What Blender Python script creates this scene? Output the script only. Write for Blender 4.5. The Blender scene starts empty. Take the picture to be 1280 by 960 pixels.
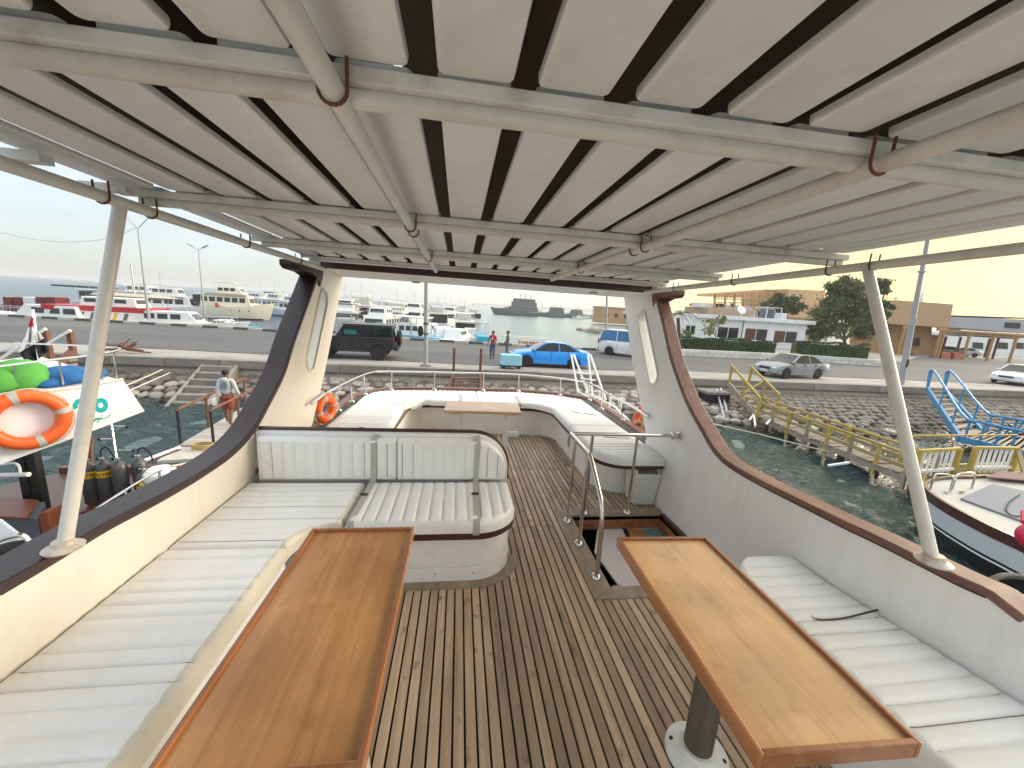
import bpy, bmesh, math, random
import numpy as np
from mathutils import Vector, Matrix, noise
from mathutils.geometry import tessellate_polygon
random.seed(7)
SC = bpy.context.scene
COL = SC.collection
R_ = math.radians
# ------------------------------------------------------------------ camera
F_PX, CAM_H = 481.0, 1.75
_down = np.array([-.063, 1, 97 / F_PX]); _down /= np.linalg.norm(_down)
_up = -_down
_fw = np.array([575 - 640, 392 - 480, F_PX], float); _fw -= _fw.dot(_up) * _up; _fw /= np.linalg.norm(_fw)
_rt = np.cross(_fw, _up)
if _rt[0] < 0: _rt = -_rt
cam = bpy.data.cameras.new('camera'); cam_ob = bpy.data.objects.new('camera', cam); COL.objects.link(cam_ob)
cam.sensor_width = 36; cam.lens = F_PX / 1280 * 36; cam.clip_start = .05; cam.clip_end = 12000
cam_ob.matrix_world = Matrix(((_rt[0], -_rt[1], -_rt[2], 0), (_fw[0], -_fw[1], -_fw[2], 0), (_up[0], -_up[1], -_up[2], CAM_H), (0, 0, 0, 1)))
SC.camera = cam_ob
# ------------------------------------------------------------------ light
SUN_AZ, SUN_EL = R_(78), R_(13)         # azimuth clockwise from +Y (ahead), towards +X (right)
SC.view_settings.view_transform = 'Standard'; SC.view_settings.look = 'None'
SC.view_settings.gamma = 1; SC.view_settings.use_curve_mapping = False
SC.view_settings.exposure = 1.68
sun = bpy.data.lights.new('sun', 'SUN'); sun.energy = 1.25; sun.angle = R_(30); sun.color = (1, .90, .76)
so = bpy.data.objects.new('sun', sun); COL.objects.link(so)
sd = Vector((math.sin(SUN_AZ) * math.cos(SUN_EL), math.cos(SUN_AZ) * math.cos(SUN_EL), math.sin(SUN_EL)))
so.rotation_euler = sd.to_track_quat('Z', 'Y').to_euler()
W_ = bpy.data.worlds.new('World'); SC.world = W_; W_.use_nodes = True
def world_nodes():
    nt = W_.node_tree; N = nt.nodes; L = nt.links; N.clear()
    out = N.new('ShaderNodeOutputWorld')
    sky = N.new('ShaderNodeTexSky'); sky.sky_type = 'NISHITA'; sky.sun_disc = False
    sky.sun_elevation = SUN_EL; sky.sun_rotation = SUN_AZ; sky.dust_density = 1; sky.air_density = 1
    bg1 = N.new('ShaderNodeBackground'); bg1.inputs[1].default_value = .05
    L.new(sky.outputs[0], bg1.inputs[0])
    tc = N.new('ShaderNodeTexCoord'); sep = N.new('ShaderNodeSeparateXYZ'); L.new(tc.outputs['Generated'], sep.inputs[0])
    dot = N.new('ShaderNodeVectorMath'); dot.operation = 'DOT_PRODUCT'; dot.inputs[1].default_value = (math.sin(SUN_AZ), math.cos(SUN_AZ), 0)
    L.new(tc.outputs['Generated'], dot.inputs[0])
    # overcast veil: cool away from the hidden sun, creamy towards it
    rr = N.new('ShaderNodeValToRGB'); L.new(dot.outputs['Value'], rr.inputs[0])
    e = rr.color_ramp.elements
    mr = N.new('ShaderNodeMapRange'); mr.inputs[1].default_value = -1; mr.inputs[2].default_value = 1
    L.new(dot.outputs['Value'], mr.inputs[0]); L.new(mr.outputs[0], rr.inputs[0])
    e[0].position = 0; e[0].color = (.165, .175, .19, 1)
    e[1].position = 1; e[1].color = (.17, .105, .012, 1)
    for p, c in ((.25, (.155, .17, .182, 1)), (.45, (.178, .19, .20, 1)), (.62, (.255, .257, .26, 1)), (.74, (.285, .275, .25, 1)), (.85, (.245, .20, .115, 1)), (.93, (.205, .145, .035, 1))):
        a = e.new(p); a.color = c
    # brightness grows with the sine of elevation (the standard overcast sky)
    mz = N.new('ShaderNodeMapRange'); mz.inputs[1].default_value = .0; mz.inputs[2].default_value = 1
    mz.inputs[3].default_value = 1.667; mz.inputs[4].default_value = 5.0; L.new(sep.outputs[2], mz.inputs[0])
    nz = N.new('ShaderNodeTexNoise'); nz.inputs['Scale'].default_value = 1.6; nz.inputs['Detail'].default_value = 6; nz.inputs['Distortion'].default_value = .6
    mp = N.new('ShaderNodeMapping'); mp.inputs['Scale'].default_value = (1, 1, 4); L.new(tc.outputs['Generated'], mp.inputs[0]); L.new(mp.outputs[0], nz.inputs['Vector'])
    mn = N.new('ShaderNodeMapRange'); mn.inputs[1].default_value = .3; mn.inputs[2].default_value = .7; mn.inputs[3].default_value = .88; mn.inputs[4].default_value = 1.10; L.new(nz.outputs[0], mn.inputs[0])
    mu = N.new('ShaderNodeMath'); mu.operation = 'MULTIPLY'; L.new(mz.outputs[0], mu.inputs[0]); L.new(mn.outputs[0], mu.inputs[1])
    bg2 = N.new('ShaderNodeBackground'); L.new(rr.outputs[0], bg2.inputs[0]); L.new(mu.outputs[0], bg2.inputs[1])
    mx = N.new('ShaderNodeMixShader'); mx.inputs[0].default_value = .6; L.new(bg1.outputs[0], mx.inputs[1]); L.new(bg2.outputs[0], mx.inputs[2])
    L.new(mx.outputs[0], out.inputs[0])
world_nodes()
SC.cycles.use_denoising = True
SC.cycles.max_bounces = 8; SC.cycles.diffuse_bounces = 5; SC.cycles.glossy_bounces = 4; SC.cycles.transmission_bounces = 4
SC.cycles.caustics_reflective = False; SC.cycles.caustics_refractive = False
# ------------------------------------------------------------------ measuring the photograph: photo pixel -> point on a real plane
SH = .026                                   # the boat is trimmed slightly down by the bow
TILT = [SH]
def ray(px, py):
    p = np.array([px - 640, py - 480, F_PX]); return p @ _rt, p @ _fw, p @ _up
def atz(px, py, z):
    d = ray(px, py); t = (z - CAM_H) / (d[2] + TILT[0] * d[1]); return Vector((t * d[0], t * d[1], z))
def aty(px, py, y):
    d = ray(px, py); t = y / d[1]; return Vector((t * d[0], y, CAM_H + t * d[2] + TILT[0] * y))
def atx(px, py, x):
    d = ray(px, py); t = x / d[0]; return Vector((x, t * d[1], CAM_H + t * d[2] + TILT[0] * t * d[1]))
def atd(px, py, dist):
    d = ray(px, py); t = dist / F_PX; return Vector((t * d[0], t * d[1], CAM_H + t * d[2] + TILT[0] * t * d[1]))
class Plane:                                # upright plane through two ground points
    def __init__(s, a, b):
        s.a = Vector((a[0], a[1], 0)); s.u = (Vector((b[0], b[1], 0)) - s.a).normalized(); s.n = Vector((-s.u.y, s.u.x, 0))
    def at(s, px, py):
        d = Vector(ray(px, py)); o = Vector((0, 0, CAM_H)); t = (s.a - o).dot(s.n) / d.dot(s.n); p = o + d * t
        return (p - s.a).dot(s.u), p.z      # distance along the facade, height
    def P(s, u, z, off=0): 
        p = s.a + s.u * u + s.n * off; return Vector((p.x, p.y, z))
def shear(p): return Vector((p[0], p[1], p[2] - TILT[0] * p[1]))
# ------------------------------------------------------------------ materials
MATS = {}
def _new(name):
    m = bpy.data.materials.new(name); m.use_nodes = True; nt = m.node_tree; b = nt.nodes['Principled BSDF']; return m, nt, nt.nodes, nt.links, b
def pm(name, col, rough=.5, metal=0, var=.12, vs=4, bump=0, bs=60, dirt=None, dirt_amt=.5, dirt_scale=3, rnd=0, coat=0, stretch=(1, 1, 1), spec=.5):
    m, nt, N, L, b = _new(name)
    tc = N.new('ShaderNodeTexCoord'); mp = N.new('ShaderNodeMapping'); mp.inputs['Scale'].default_value = stretch
    L.new(tc.outputs['Object'], mp.inputs[0])
    n1 = N.new('ShaderNodeTexNoise'); n1.inputs['Scale'].default_value = vs; n1.inputs['Detail'].default_value = 6; n1.inputs['Roughness'].default_value = .65
    L.new(mp.outputs[0], n1.inputs['Vector'])
    mr = N.new('ShaderNodeMapRange'); mr.inputs[1].default_value = .25; mr.inputs[2].default_value = .75; mr.inputs[3].default_value = 1 - var; mr.inputs[4].default_value = 1 + var
    L.new(n1.outputs[0], mr.inputs[0])
    val = mr.outputs[0]
    if rnd:
        oi = N.new('ShaderNodeObjectInfo'); m2 = N.new('ShaderNodeMapRange'); m2.inputs[3].default_value = 1 - rnd; m2.inputs[4].default_value = 1 + rnd
        L.new(oi.outputs['Random'], m2.inputs[0]); mm = N.new('ShaderNodeMath'); mm.operation = 'MULTIPLY'; L.new(val, mm.inputs[0]); L.new(m2.outputs[0], mm.inputs[1]); val = mm.outputs[0]
    vm = N.new('ShaderNodeVectorMath'); vm.operation = 'SCALE'; vm.inputs[0].default_value = col; L.new(val, vm.inputs['Scale'])
    c = vm.outputs[0]
    if dirt:
        n2 = N.new('ShaderNodeTexNoise'); n2.inputs['Scale'].default_value = dirt_scale; n2.inputs['Detail'].default_value = 8; n2.inputs['Roughness'].default_value = .7
        L.new(mp.outputs[0], n2.inputs['Vector'])
        r = N.new('ShaderNodeMapRange'); r.inputs[1].default_value = .5; r.inputs[2].default_value = .72; r.inputs[4].default_value = dirt_amt; L.new(n2.outputs[0], r.inputs[0])
        mx = N.new('ShaderNodeMix'); mx.data_type = 'RGBA'; L.new(r.outputs[0], mx.inputs[0]); L.new(c, mx.inputs[6]); mx.inputs[7].default_value = (*dirt, 1); c = mx.outputs[2]
    L.new(c, b.inputs['Base Color'])
    b.inputs['Metallic'].default_value = metal; b.inputs['Specular IOR Level'].default_value = spec
    r2 = N.new('ShaderNodeMapRange'); r2.inputs[3].default_value = max(0.02, rough - .08); r2.inputs[4].default_value = min(1, rough + .08); L.new(n1.outputs[0], r2.inputs[0]); L.new(r2.outputs[0], b.inputs['Roughness'])
    if coat: b.inputs['Coat Weight'].default_value = coat; b.inputs['Coat Roughness'].default_value = .1
    if bump:
        nb = N.new('ShaderNodeTexNoise'); nb.inputs['Scale'].default_value = bs; nb.inputs['Detail'].default_value = 5; L.new(mp.outputs[0], nb.inputs['Vector'])
        bp = N.new('ShaderNodeBump'); bp.inputs['Strength'].default_value = bump; bp.inputs['Distance'].default_value = .01; L.new(nb.outputs[0], bp.inputs['Height']); L.new(bp.outputs[0], b.inputs['Normal'])
    MATS[name] = m; return m
def wood(name, c1, c2, rough=.4, axis=1, scale=1.0, coat=0, rnd=.15, spots=0, bump=.15, red=None):
    m, nt, N, L, b = _new(name)
    tc = N.new('ShaderNodeTexCoord'); mp = N.new('ShaderNodeMapping'); s = [14 * scale] * 3; s[axis] = .9 * scale; mp.inputs['Scale'].default_value = s
    oi = N.new('ShaderNodeObjectInfo'); ad = N.new('ShaderNodeVectorMath'); ad.operation = 'MULTIPLY_ADD'; ad.inputs[1].default_value = (37, 19, 11)
    L.new(oi.outputs['Random'], ad.inputs[0]); L.new(tc.outputs['Object'], ad.inputs[2]); L.new(ad.outputs[0], mp.inputs[0])
    n1 = N.new('ShaderNodeTexNoise'); n1.inputs['Scale'].default_value = 1.5; n1.inputs['Detail'].default_value = 8; n1.inputs['Roughness'].default_value = .6; n1.inputs['Distortion'].default_value = .8
    L.new(mp.outputs[0], n1.inputs['Vector'])
    mr = N.new('ShaderNodeMapRange'); mr.inputs[1].default_value = .3; mr.inputs[2].default_value = .7; L.new(n1.outputs[0], mr.inputs[0])
    mx = N.new('ShaderNodeMix'); mx.data_type = 'RGBA'; mx.inputs[6].default_value = (*c1, 1); mx.inputs[7].default_value = (*c2, 1); L.new(mr.outputs[0], mx.inputs[0])
    c = mx.outputs[2]
    n3 = N.new('ShaderNodeTexNoise'); n3.inputs['Scale'].default_value = 3.2; n3.inputs['Detail'].default_value = 5; L.new(ad.outputs[0], n3.inputs['Vector'])
    r3 = N.new('ShaderNodeMapRange'); r3.inputs[1].default_value = .3; r3.inputs[2].default_value = .7; r3.inputs[3].default_value = .8; r3.inputs[4].default_value = 1.2; L.new(n3.outputs[0], r3.inputs[0])
    m2 = N.new('ShaderNodeMapRange'); m2.inputs[3].default_value = 1 - rnd; m2.inputs[4].default_value = 1 + rnd; L.new(oi.outputs['Random'], m2.inputs[0])
    mm = N.new('ShaderNodeMath'); mm.operation = 'MULTIPLY'; L.new(r3.outputs[0], mm.inputs[0]); L.new(m2.outputs[0], mm.inputs[1])
    sc = N.new('ShaderNodeVectorMath'); sc.operation = 'SCALE'; L.new(c, sc.inputs[0]); L.new(mm.outputs[0], sc.inputs['Scale']); c = sc.outputs[0]
    if spots:
        n2 = N.new('ShaderNodeTexNoise'); n2.inputs['Scale'].default_value = 11; n2.inputs['Detail'].default_value = 3; L.new(ad.outputs[0], n2.inputs['Vector'])
        r = N.new('ShaderNodeMapRange'); r.inputs[1].default_value = .62; r.inputs[2].default_value = .74; r.inputs[4].default_value = spots; L.new(n2.outputs[0], r.inputs[0])
        m3 = N.new('ShaderNodeMix'); m3.data_type = 'RGBA'; L.new(r.outputs[0], m3.inputs[0]); L.new(c, m3.inputs[6]); m3.inputs[7].default_value = (c1[0] * .3, c1[1] * .25, c1[2] * .25, 1); c = m3.outputs[2]
    if spots:
        mp2 = N.new('ShaderNodeMapping'); s2 = [120 * scale] * 3; s2[axis] = 5 * scale; mp2.inputs['Scale'].default_value = s2; L.new(ad.outputs[0], mp2.inputs[0])
        n4 = N.new('ShaderNodeTexNoise'); n4.inputs['Scale'].default_value = 1; n4.inputs['Detail'].default_value = 4; L.new(mp2.outputs[0], n4.inputs['Vector'])
        r4 = N.new('ShaderNodeMapRange'); r4.inputs[1].default_value = .60; r4.inputs[2].default_value = .78; r4.inputs[4].default_value = .55; L.new(n4.outputs[0], r4.inputs[0])
        m4 = N.new('ShaderNodeMix'); m4.data_type = 'RGBA'; L.new(r4.outputs[0], m4.inputs[0]); L.new(c, m4.inputs[6]); m4.inputs[7].default_value = (c2[0] * .45, c2[1] * .4, c2[2] * .4, 1); c = m4.outputs[2]
    L.new(c, b.inputs['Base Color']); b.inputs['Roughness'].default_value = rough
    if coat: b.inputs['Coat Weight'].default_value = coat; b.inputs['Coat Roughness'].default_value = .18
    bp = N.new('ShaderNodeBump'); bp.inputs['Strength'].default_value = bump; bp.inputs['Distance'].default_value = .004; L.new(n1.outputs[0], bp.inputs['Height']); L.new(bp.outputs[0], b.inputs['Normal'])
    MATS[name] = m; return m
def glassm(name, col=(.02, .03, .035), rough=.05):
    m, nt, N, L, b = _new(name); b.inputs['Base Color'].default_value = (*col, 1); b.inputs['Roughness'].default_value = rough; b.inputs['Specular IOR Level'].default_value = .35
    MATS[name] = m; return m
pm('gelcoat', (.85, .85, .84), .32, var=.04, vs=1.3, dirt=(.58, .54, .48), dirt_amt=.25, dirt_scale=2.2, bump=.04, bs=6, stretch=(2.5, 2.5, .7))
pm('gelcoat_seat', (.86, .86, .85), .35, var=.04, vs=3, dirt=(.4, .38, .35), dirt_amt=.25, dirt_scale=6)
pm('painted_slat', (.84, .85, .865), .42, var=.05, vs=4, dirt=(.36, .28, .2), dirt_amt=.18, dirt_scale=4.5, bump=.25, bs=14, rnd=.05)
pm('painted_beam', (.76, .76, .735), .42, var=.06, vs=5, dirt=(.34, .22, .13), dirt_amt=.65, dirt_scale=5, bump=.15, bs=30, rnd=.04)
pm('painted_pipe', (.74, .72, .67), .32, var=.05, vs=5, dirt=(.4, .25, .14), dirt_amt=.4, dirt_scale=4, bump=.1, bs=30)
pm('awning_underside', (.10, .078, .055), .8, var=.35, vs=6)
pm('rust', (.17, .065, .028), .85, var=.5, vs=30, bump=.6, bs=120)
wood('mahogany', (.075, .024, .020), (.045, .013, .012), .35, coat=.35, rnd=0, bump=.1)
wood('cap_wood', (.042, .021, .021), (.024, .012, .013), .5, coat=.06, rnd=0)
wood('cap_wood_worn', (.24, .12, .09), (.12, .055, .045), .55, coat=.05, rnd=0, spots=.4)
wood('teak_deck', (.50, .37, .255), (.34, .245, .165), .62, rnd=.30, spots=.8, bump=.6)
wood('teak_margin', (.36, .28, .20), (.24, .185, .13), .6, rnd=.1, spots=.4)
pm('caulk', (.012, .011, .010), .7, var=.2)
wood('table_ply', (.60, .31, .12), (.42, .185, .065), .30, scale=.8, coat=.3, rnd=.05, spots=.3, bump=.08)
wood('table_ply_light', (.80, .52, .29), (.66, .39, .19), .36, scale=.8, coat=.25, rnd=.05, spots=.35, bump=.08)
wood('table_rim', (.40, .17, .065), (.24, .085, .035), .3, coat=.4, rnd=.08, bump=.08)
wood('bow_table_wood', (.66, .43, .24), (.56, .34, .18), .35, axis=0, coat=.2, rnd=.05)
wood('pedestal_wood', (.13, .115, .085), (.075, .065, .05), .6, axis=2, rnd=0, bump=.6)
pm('vinyl', (.86, .87, .855), .38, var=.04, vs=3, dirt=(.62, .57, .46), dirt_amt=.3, dirt_scale=2.2, bump=.35, bs=22)
pm('vinyl_edge', (.68, .65, .56), .45, var=.1, vs=3, bump=.12, bs=200)
pm('strap', (.45, .45, .40), .6, var=.1, bump=.3, bs=300)
pm('seam_grey', (.20, .20, .19), .7)
pm('seam_dark', (.05, .045, .045), .7)
pm('steel', (.62, .60, .57), .16, 1, var=.05, vs=20)
pm('white_plastic', (.72, .74, .71), .35, var=.03)
pm('grey_plastic', (.30, .31, .30), .45, var=.05)
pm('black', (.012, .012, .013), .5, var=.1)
pm('rubber', (.02, .02, .02), .85, var=.3, vs=20, bump=.5)
pm('orange', (.80, .13, .02), .45, var=.08, vs=6)
pm('rope', (.60, .56, .46), .85, var=.15, vs=60, bump=.6, bs=200)
pm('pinkish_panel', (.78, .70, .68), .4, var=.04, dirt=(.4, .36, .34), dirt_amt=.3)
pm('blue_print', (.20, .36, .38), .5, var=.6, vs=9)
# ------------------------------------------------------------------ mesh builder
class G:
    def __init__(s): s.v = []; s.f = []; s.m = []
    def add(s, vs, fs, m=0):
        o = len(s.v); s.v += [Vector(p) for p in vs]; s.f += [tuple(i + o for i in f) for f in fs]; s.m += [m] * len(fs); return s
    def box(s, x0, x1, y0, y1, z0, z1, m=0):
        v = [(x, y, z) for x in (x0, x1) for y in (y0, y1) for z in (z0, z1)]
        return s.add(v, [(0, 1, 3, 2), (4, 6, 7, 5), (0, 4, 5, 1), (2, 3, 7, 6), (0, 2, 6, 4), (1, 5, 7, 3)], m)
    def beam(s, a, b, w, h, m=0, up=(0, 0, 1)):      # a rectangular bar from a to b
        a = Vector(a); b = Vector(b); d = (b - a).normalized(); u = Vector(up)
        if abs(d.dot(u)) > .95: u = Vector((0, 1, 0))
        x = d.cross(u).normalized(); z = x.cross(d)
        v = [p + x * sx * w / 2 + z * sz * h / 2 for p in (a, b) for sx in (-1, 1) for sz in (-1, 1)]
        return s.add(v, [(0, 1, 3, 2), (4, 6, 7, 5), (0, 4, 5, 1), (2, 3, 7, 6), (0, 2, 6, 4), (1, 5, 7, 3)], m)
    def tube(s, pts, r, n=10, m=0, closed=False, cap=True):
        pts = [Vector(p) for p in pts]; k = len(pts); rs = r if isinstance(r, (list, tuple)) else [r] * k
        rings = []; nrm = None
        for i, p in enumerate(pts):
            if closed: d = pts[(i + 1) % k] - pts[i - 1]
            else: d = pts[min(i + 1, k - 1)] - pts[max(i - 1, 0)]
            d.normalize()
            if nrm is None:
                nrm = Vector((0, 0, 1)) if abs(d.z) < .9 else Vector((0, 1, 0))
            nrm = (nrm - d * nrm.dot(d)).normalized(); bi = d.cross(nrm)
            rings.append([p + (nrm * math.cos(2 * math.pi * j / n) + bi * math.sin(2 * math.pi * j / n)) * rs[i] for j in range(n)])
        return s.loft(rings, m, cap and not closed, closed)
    def loft(s, rings, m=0, cap=True, closed=False, open_ring=False):
        n = len(rings[0]); v = [p for r in rings for p in r]; f = []
        K = len(rings)
        for i in range(K if closed else K - 1):
            a = i * n; b = ((i + 1) % K) * n
            for j in range(n - 1 if open_ring else n):
                j2 = (j + 1) % n; f.append((a + j, a + j2, b + j2, b + j))
        if cap: f.append(tuple(range(n))[::-1]); f.append(tuple((K - 1) * n + j for j in range(n)))
        return s.add(v, f, m)
    def prism(s, poly, off, m=0):                     # 3-D polygon pushed by a vector
        poly = [Vector(p) for p in poly]; off = Vector(off); n = len(poly)
        tri = tessellate_polygon([poly]); v = poly + [p + off for p in poly]
        f = [tuple(t) for t in tri] + [tuple(i + n for i in t[::-1]) for t in tri] + [(i, (i + 1) % n, (i + 1) % n + n, i + n) for i in range(n)]
        return s.add(v, f, m)
    def holed(s, outer, holes, off, m=0):
        loops = [[Vector(p) for p in outer]] + [[Vector(p) for p in h] for h in holes]; flat = [p for l in loops for p in l]; n = len(flat); off = Vector(off)
        tri = tessellate_polygon(loops); f = [tuple(t) for t in tri] + [tuple(i + n for i in t[::-1]) for t in tri]
        o = 0
        for l in loops:
            k = len(l); f += [(o + i, o + (i + 1) % k, o + (i + 1) % k + n, o + i + n) for i in range(k)]; o += k
        return s.add(flat + [p + off for p in flat], f, m)
    def lathe(s, prof, c=(0, 0, 0), n=20, m=0, axis=2):
        c = Vector(c); rings = []
        for r, h in prof:
            ring = []
            for j in range(n):
                a = 2 * math.pi * j / n; p = [r * math.cos(a), r * math.sin(a), h]
                if axis == 0: p = [p[2], p[0], p[1]]
                if axis == 1: p = [p[1], p[2], p[0]]
                ring.append(c + Vector(p))
            rings.append(ring)
        return s.loft(rings, m, True)
    def blob(s, c, rx, ry, rz, nu=10, nv=7, m=0, jit=0, seed=0):
        rnd = random.Random(seed); c = Vector(c); rings = []
        for i in range(1, nv):
            t = math.pi * i / nv; ring = []
            for j in range(nu):
                a = 2 * math.pi * j / nu; k = 1 + rnd.uniform(-jit, jit)
                ring.append(c + Vector((rx * math.sin(t) * math.cos(a) * k, ry * math.sin(t) * math.sin(a) * k, rz * math.cos(t) * k)))
            rings.append(ring)
        return s.loft(rings, m, True)
    def build(s, name, mats, parent=None, smooth=False, bevel=0, seg=2, angle=35, origin=None, world=False):
        if not isinstance(mats, (list, tuple)): mats = [mats]
        o0 = Vector((0, 0, 0))
        if parent is not None: o0 = Vector(parent['_w'])
        elif origin is not None: o0 = shear(origin)
        me = bpy.data.meshes.new(name); me.from_pydata([tuple((shear(p) if not world else p) - o0) for p in s.v], [], s.f)
        for mm in mats: me.materials.append(MATS[mm])
        if len(mats) > 1: me.polygons.foreach_set('material_index', s.m)
        bm = bmesh.new(); bm.from_mesh(me); bmesh.ops.recalc_face_normals(bm, faces=bm.faces); bm.to_mesh(me); bm.free()
        if smooth:
            me.polygons.foreach_set('use_smooth', [True] * len(me.polygons)); me.set_sharp_from_angle(angle=R_(angle))
        ob = bpy.data.objects.new(name, me); COL.objects.link(ob)
        if parent is not None: ob.parent = parent
        else: ob.location = o0
        ob['_w'] = tuple(o0)
        if bevel:
            bv = ob.modifiers.new('bevel', 'BEVEL'); bv.width = bevel; bv.segments = seg; bv.limit_method = 'ANGLE'; bv.angle_limit = R_(40)
        return ob
def tag(o, label=None, cat=None, group=None, kind=None):
    if label: o['label'] = label
    if cat: o['category'] = cat
    if group: o['group'] = group
    if kind: o['kind'] = kind
    return o
def thing(name, label, cat, loc=(0, 0, 0), group=None, kind=None):
    o = bpy.data.objects.new(name, None); COL.objects.link(o); o.empty_display_size = .2
    o.location = shear(loc); o['_w'] = tuple(o.location)
    return tag(o, label, cat, group, kind)
def copy_tree(o, parent=None, loc=None, rz=None, label=None, scale=None):
    c = o.copy(); COL.objects.link(c)
    if parent is not None: c.parent = parent
    for ch in o.children: copy_tree(ch, c)
    if loc is not None: c.location = loc; c['_w'] = tuple(loc)
    if rz is not None: c.rotation_euler = (0, 0, rz)
    if scale is not None: c.scale = (scale,) * 3 if not isinstance(scale, (tuple, list)) else scale
    if label: c['label'] = label
    return c
def arc(c, r, a0, a1, n, f=lambda a, b: (a, b)):
    return [f(c[0] + r * math.cos(R_(a0 + (a1 - a0) * i / n)), c[1] + r * math.sin(R_(a0 + (a1 - a0) * i / n))) for i in range(n + 1)]
def smoothpts(pts, n=4, closed=False):                # Catmull-Rom
    P = [Vector(p) for p in pts]; out = []; k = len(P)
    for i in range(k if closed else k - 1):
        a, b, c, d = (P[(i - 1) % k] if closed or i else P[0]), P[i], P[(i + 1) % k], (P[(i + 2) % k] if closed or i + 2 < k else P[-1])
        for j in range(n):
            t = j / n; out.append(.5 * ((2 * b) + (c - a) * t + (2 * a - 5 * b + 4 * c - d) * t * t + (3 * b - 3 * c + d - a) * t ** 3))
    if not closed: out.append(P[-1])
    return out
def interp(tab, x):
    if x <= tab[0][0]: return tab[0][1]
    for (a, fa), (b, fb) in zip(tab, tab[1:]):
        if x <= b: return fa + (fb - fa) * (x - a) / (b - a)
    return tab[-1][1]
def text_mesh(txt, size, name='lettering', mat='black', depth=.002, parent=None, M=None, bold=False):
    cu = bpy.data.curves.new(name, 'FONT'); cu.body = txt; cu.size = size; cu.extrude = depth; cu.align_x = 'CENTER'; cu.align_y = 'CENTER'
    if bold: cu.offset = size * .02
    tmp = bpy.data.objects.new('tmp', cu); COL.objects.link(tmp); dg = bpy.context.evaluated_depsgraph_get(); dg.update()
    me = bpy.data.meshes.new_from_object(tmp.evaluated_get(dg)); bpy.data.objects.remove(tmp)
    me.materials.clear(); me.materials.append(MATS[mat])
    o0 = Vector(parent['_w']) if parent is not None else Vector()
    me.transform(M); me.transform(Matrix.Translation(-o0))
    ob = bpy.data.objects.new(name, me); COL.objects.link(ob); ob['_w'] = tuple(o0)
    if parent is not None: ob.parent = parent
    return ob
def frame_m(c, xdir, ydir):                           # matrix: text x along xdir, y along ydir, at c
    x = Vector(xdir).normalized(); y = Vector(ydir); y = (y - x * y.dot(x)).normalized(); z = x.cross(y); c = Vector(c)
    return Matrix(((x.x, y.x, z.x, c.x), (x.y, y.y, z.y, c.y), (x.z, y.z, z.z, c.z), (0, 0, 0, 1)))
# ================================================================== OUR BOAT
TILT[0] = SH
def xw(side, y, z):                                   # inner face of the bulwark
    if side < 0: return -1.46 + .05 * (z - .8) / 1.3 - .03 * max(0, 1.4 - y)
    return 2.02 + .09 * (z - .8) / 1.3 + .17 * max(0, 1.55 - y)
def onwall(px, py, side):
    x = xw(side, 2, 1)
    for _ in range(6):
        p = atx(px, py, x); x = xw(side, p.y, p.z)
    return p
# ---- deck and planks
dk = G(); dk.holed([(-1.6, -1.7, -.014), (2.1, -1.7, -.014), (2.1, 5.75, -.014), (-1.6, 5.75, -.014)], [[(1.06, 2.14, -.014), (1.06, 3.08, -.014), (1.93, 3.08, -.014), (1.93, 2.14, -.014)]], (0, 0, -.03))
deck = tag(dk.build('boat_deck', 'caulk', origin=(0, 0, 0)), 'weathered teak planked deck of the boat with black caulked seams', kind='structure')
pk = G(); pk.box(-.5, .5, -.5, .5, -.5, .5)
def plank_mesh():
    me = bpy.data.meshes.new('plank'); me.from_pydata([tuple(v) for v in pk.v], [], pk.f); me.materials.append(MATS['teak_deck'])
    me.transform(Matrix.Diagonal((.0425, 1.3, .013, 1)))
    bm = bmesh.new(); bm.from_mesh(me); bmesh.ops.recalc_face_normals(bm, faces=bm.faces)
    bmesh.ops.bevel(bm, geom=[e for e in bm.edges if abs(e.verts[0].co.y - e.verts[1].co.y) > .5 and e.verts[0].co.z > 0], offset=.0018, segments=1, affect='EDGES')
    bm.to_mesh(me); bm.free(); return me
PM = plank_mesh(); rnd = random.Random(3)
def add_plank(xc, y0, y1):
    o = bpy.data.objects.new('plank', PM); COL.objects.link(o); o.parent = deck
    yc = (y0 + y1) / 2; o.location = (xc, yc, -.0065 - SH * yc + rnd.uniform(-.0012, .0004)); o.rotation_euler = (-SH, 0, 0); o.scale = (1, (y1 - y0) / 1.3, 1)
for k in range(58):
    xc = -.985 + k * .052
    if xc > 1.98: break
    st = (k * 5) % 4
    j1 = 1.02 + (.05 if k % 4 == 1 else (-.03 if k % 4 == 3 else 0)) - (0 if 14 < k < 32 else .9); j2 = 2.90 + rnd.choice((0, .0, .02)); j3 = 4.12 + (.12 if k % 2 else 0)
    cuts = [-1.65, j1, j2, j3, 5.62]
    for a, b in zip(cuts, cuts[1:]):
        segs = [(a, b)]
        if xc > .93: segs = [(s0, s1) for s0, s1 in ((a, min(b, 2.034)), (max(a, 3.186), b)) if s1 - s0 > .05]
        if xc > 1.5: segs = [s for s in segs if s[0] < 3.6]
        if xc < -.66: segs = [(s[0], min(s[1], 2.2)) for s in segs if s[0] < 2.1]
        for s0, s1 in segs: add_plank(xc, s0 + .002, s1 - .002)
def strip(path, off, z0, z1):                         # flat board following a path, off = width to the left side
    P = [Vector((p[0], p[1], 0)) for p in path]; g = []; 
    for i, p in enumerate(P):
        d = (P[min(i + 1, len(P) - 1)] - P[max(i - 1, 0)]).normalized(); g.append(p + Vector((-d.y, d.x, 0)) * off)
    return [[Vector((p.x, p.y, z0)), Vector((p.x, p.y, z1)), Vector((q.x, q.y, z1)), Vector((q.x, q.y, z0))] for p, q in zip(P, g)]
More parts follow.
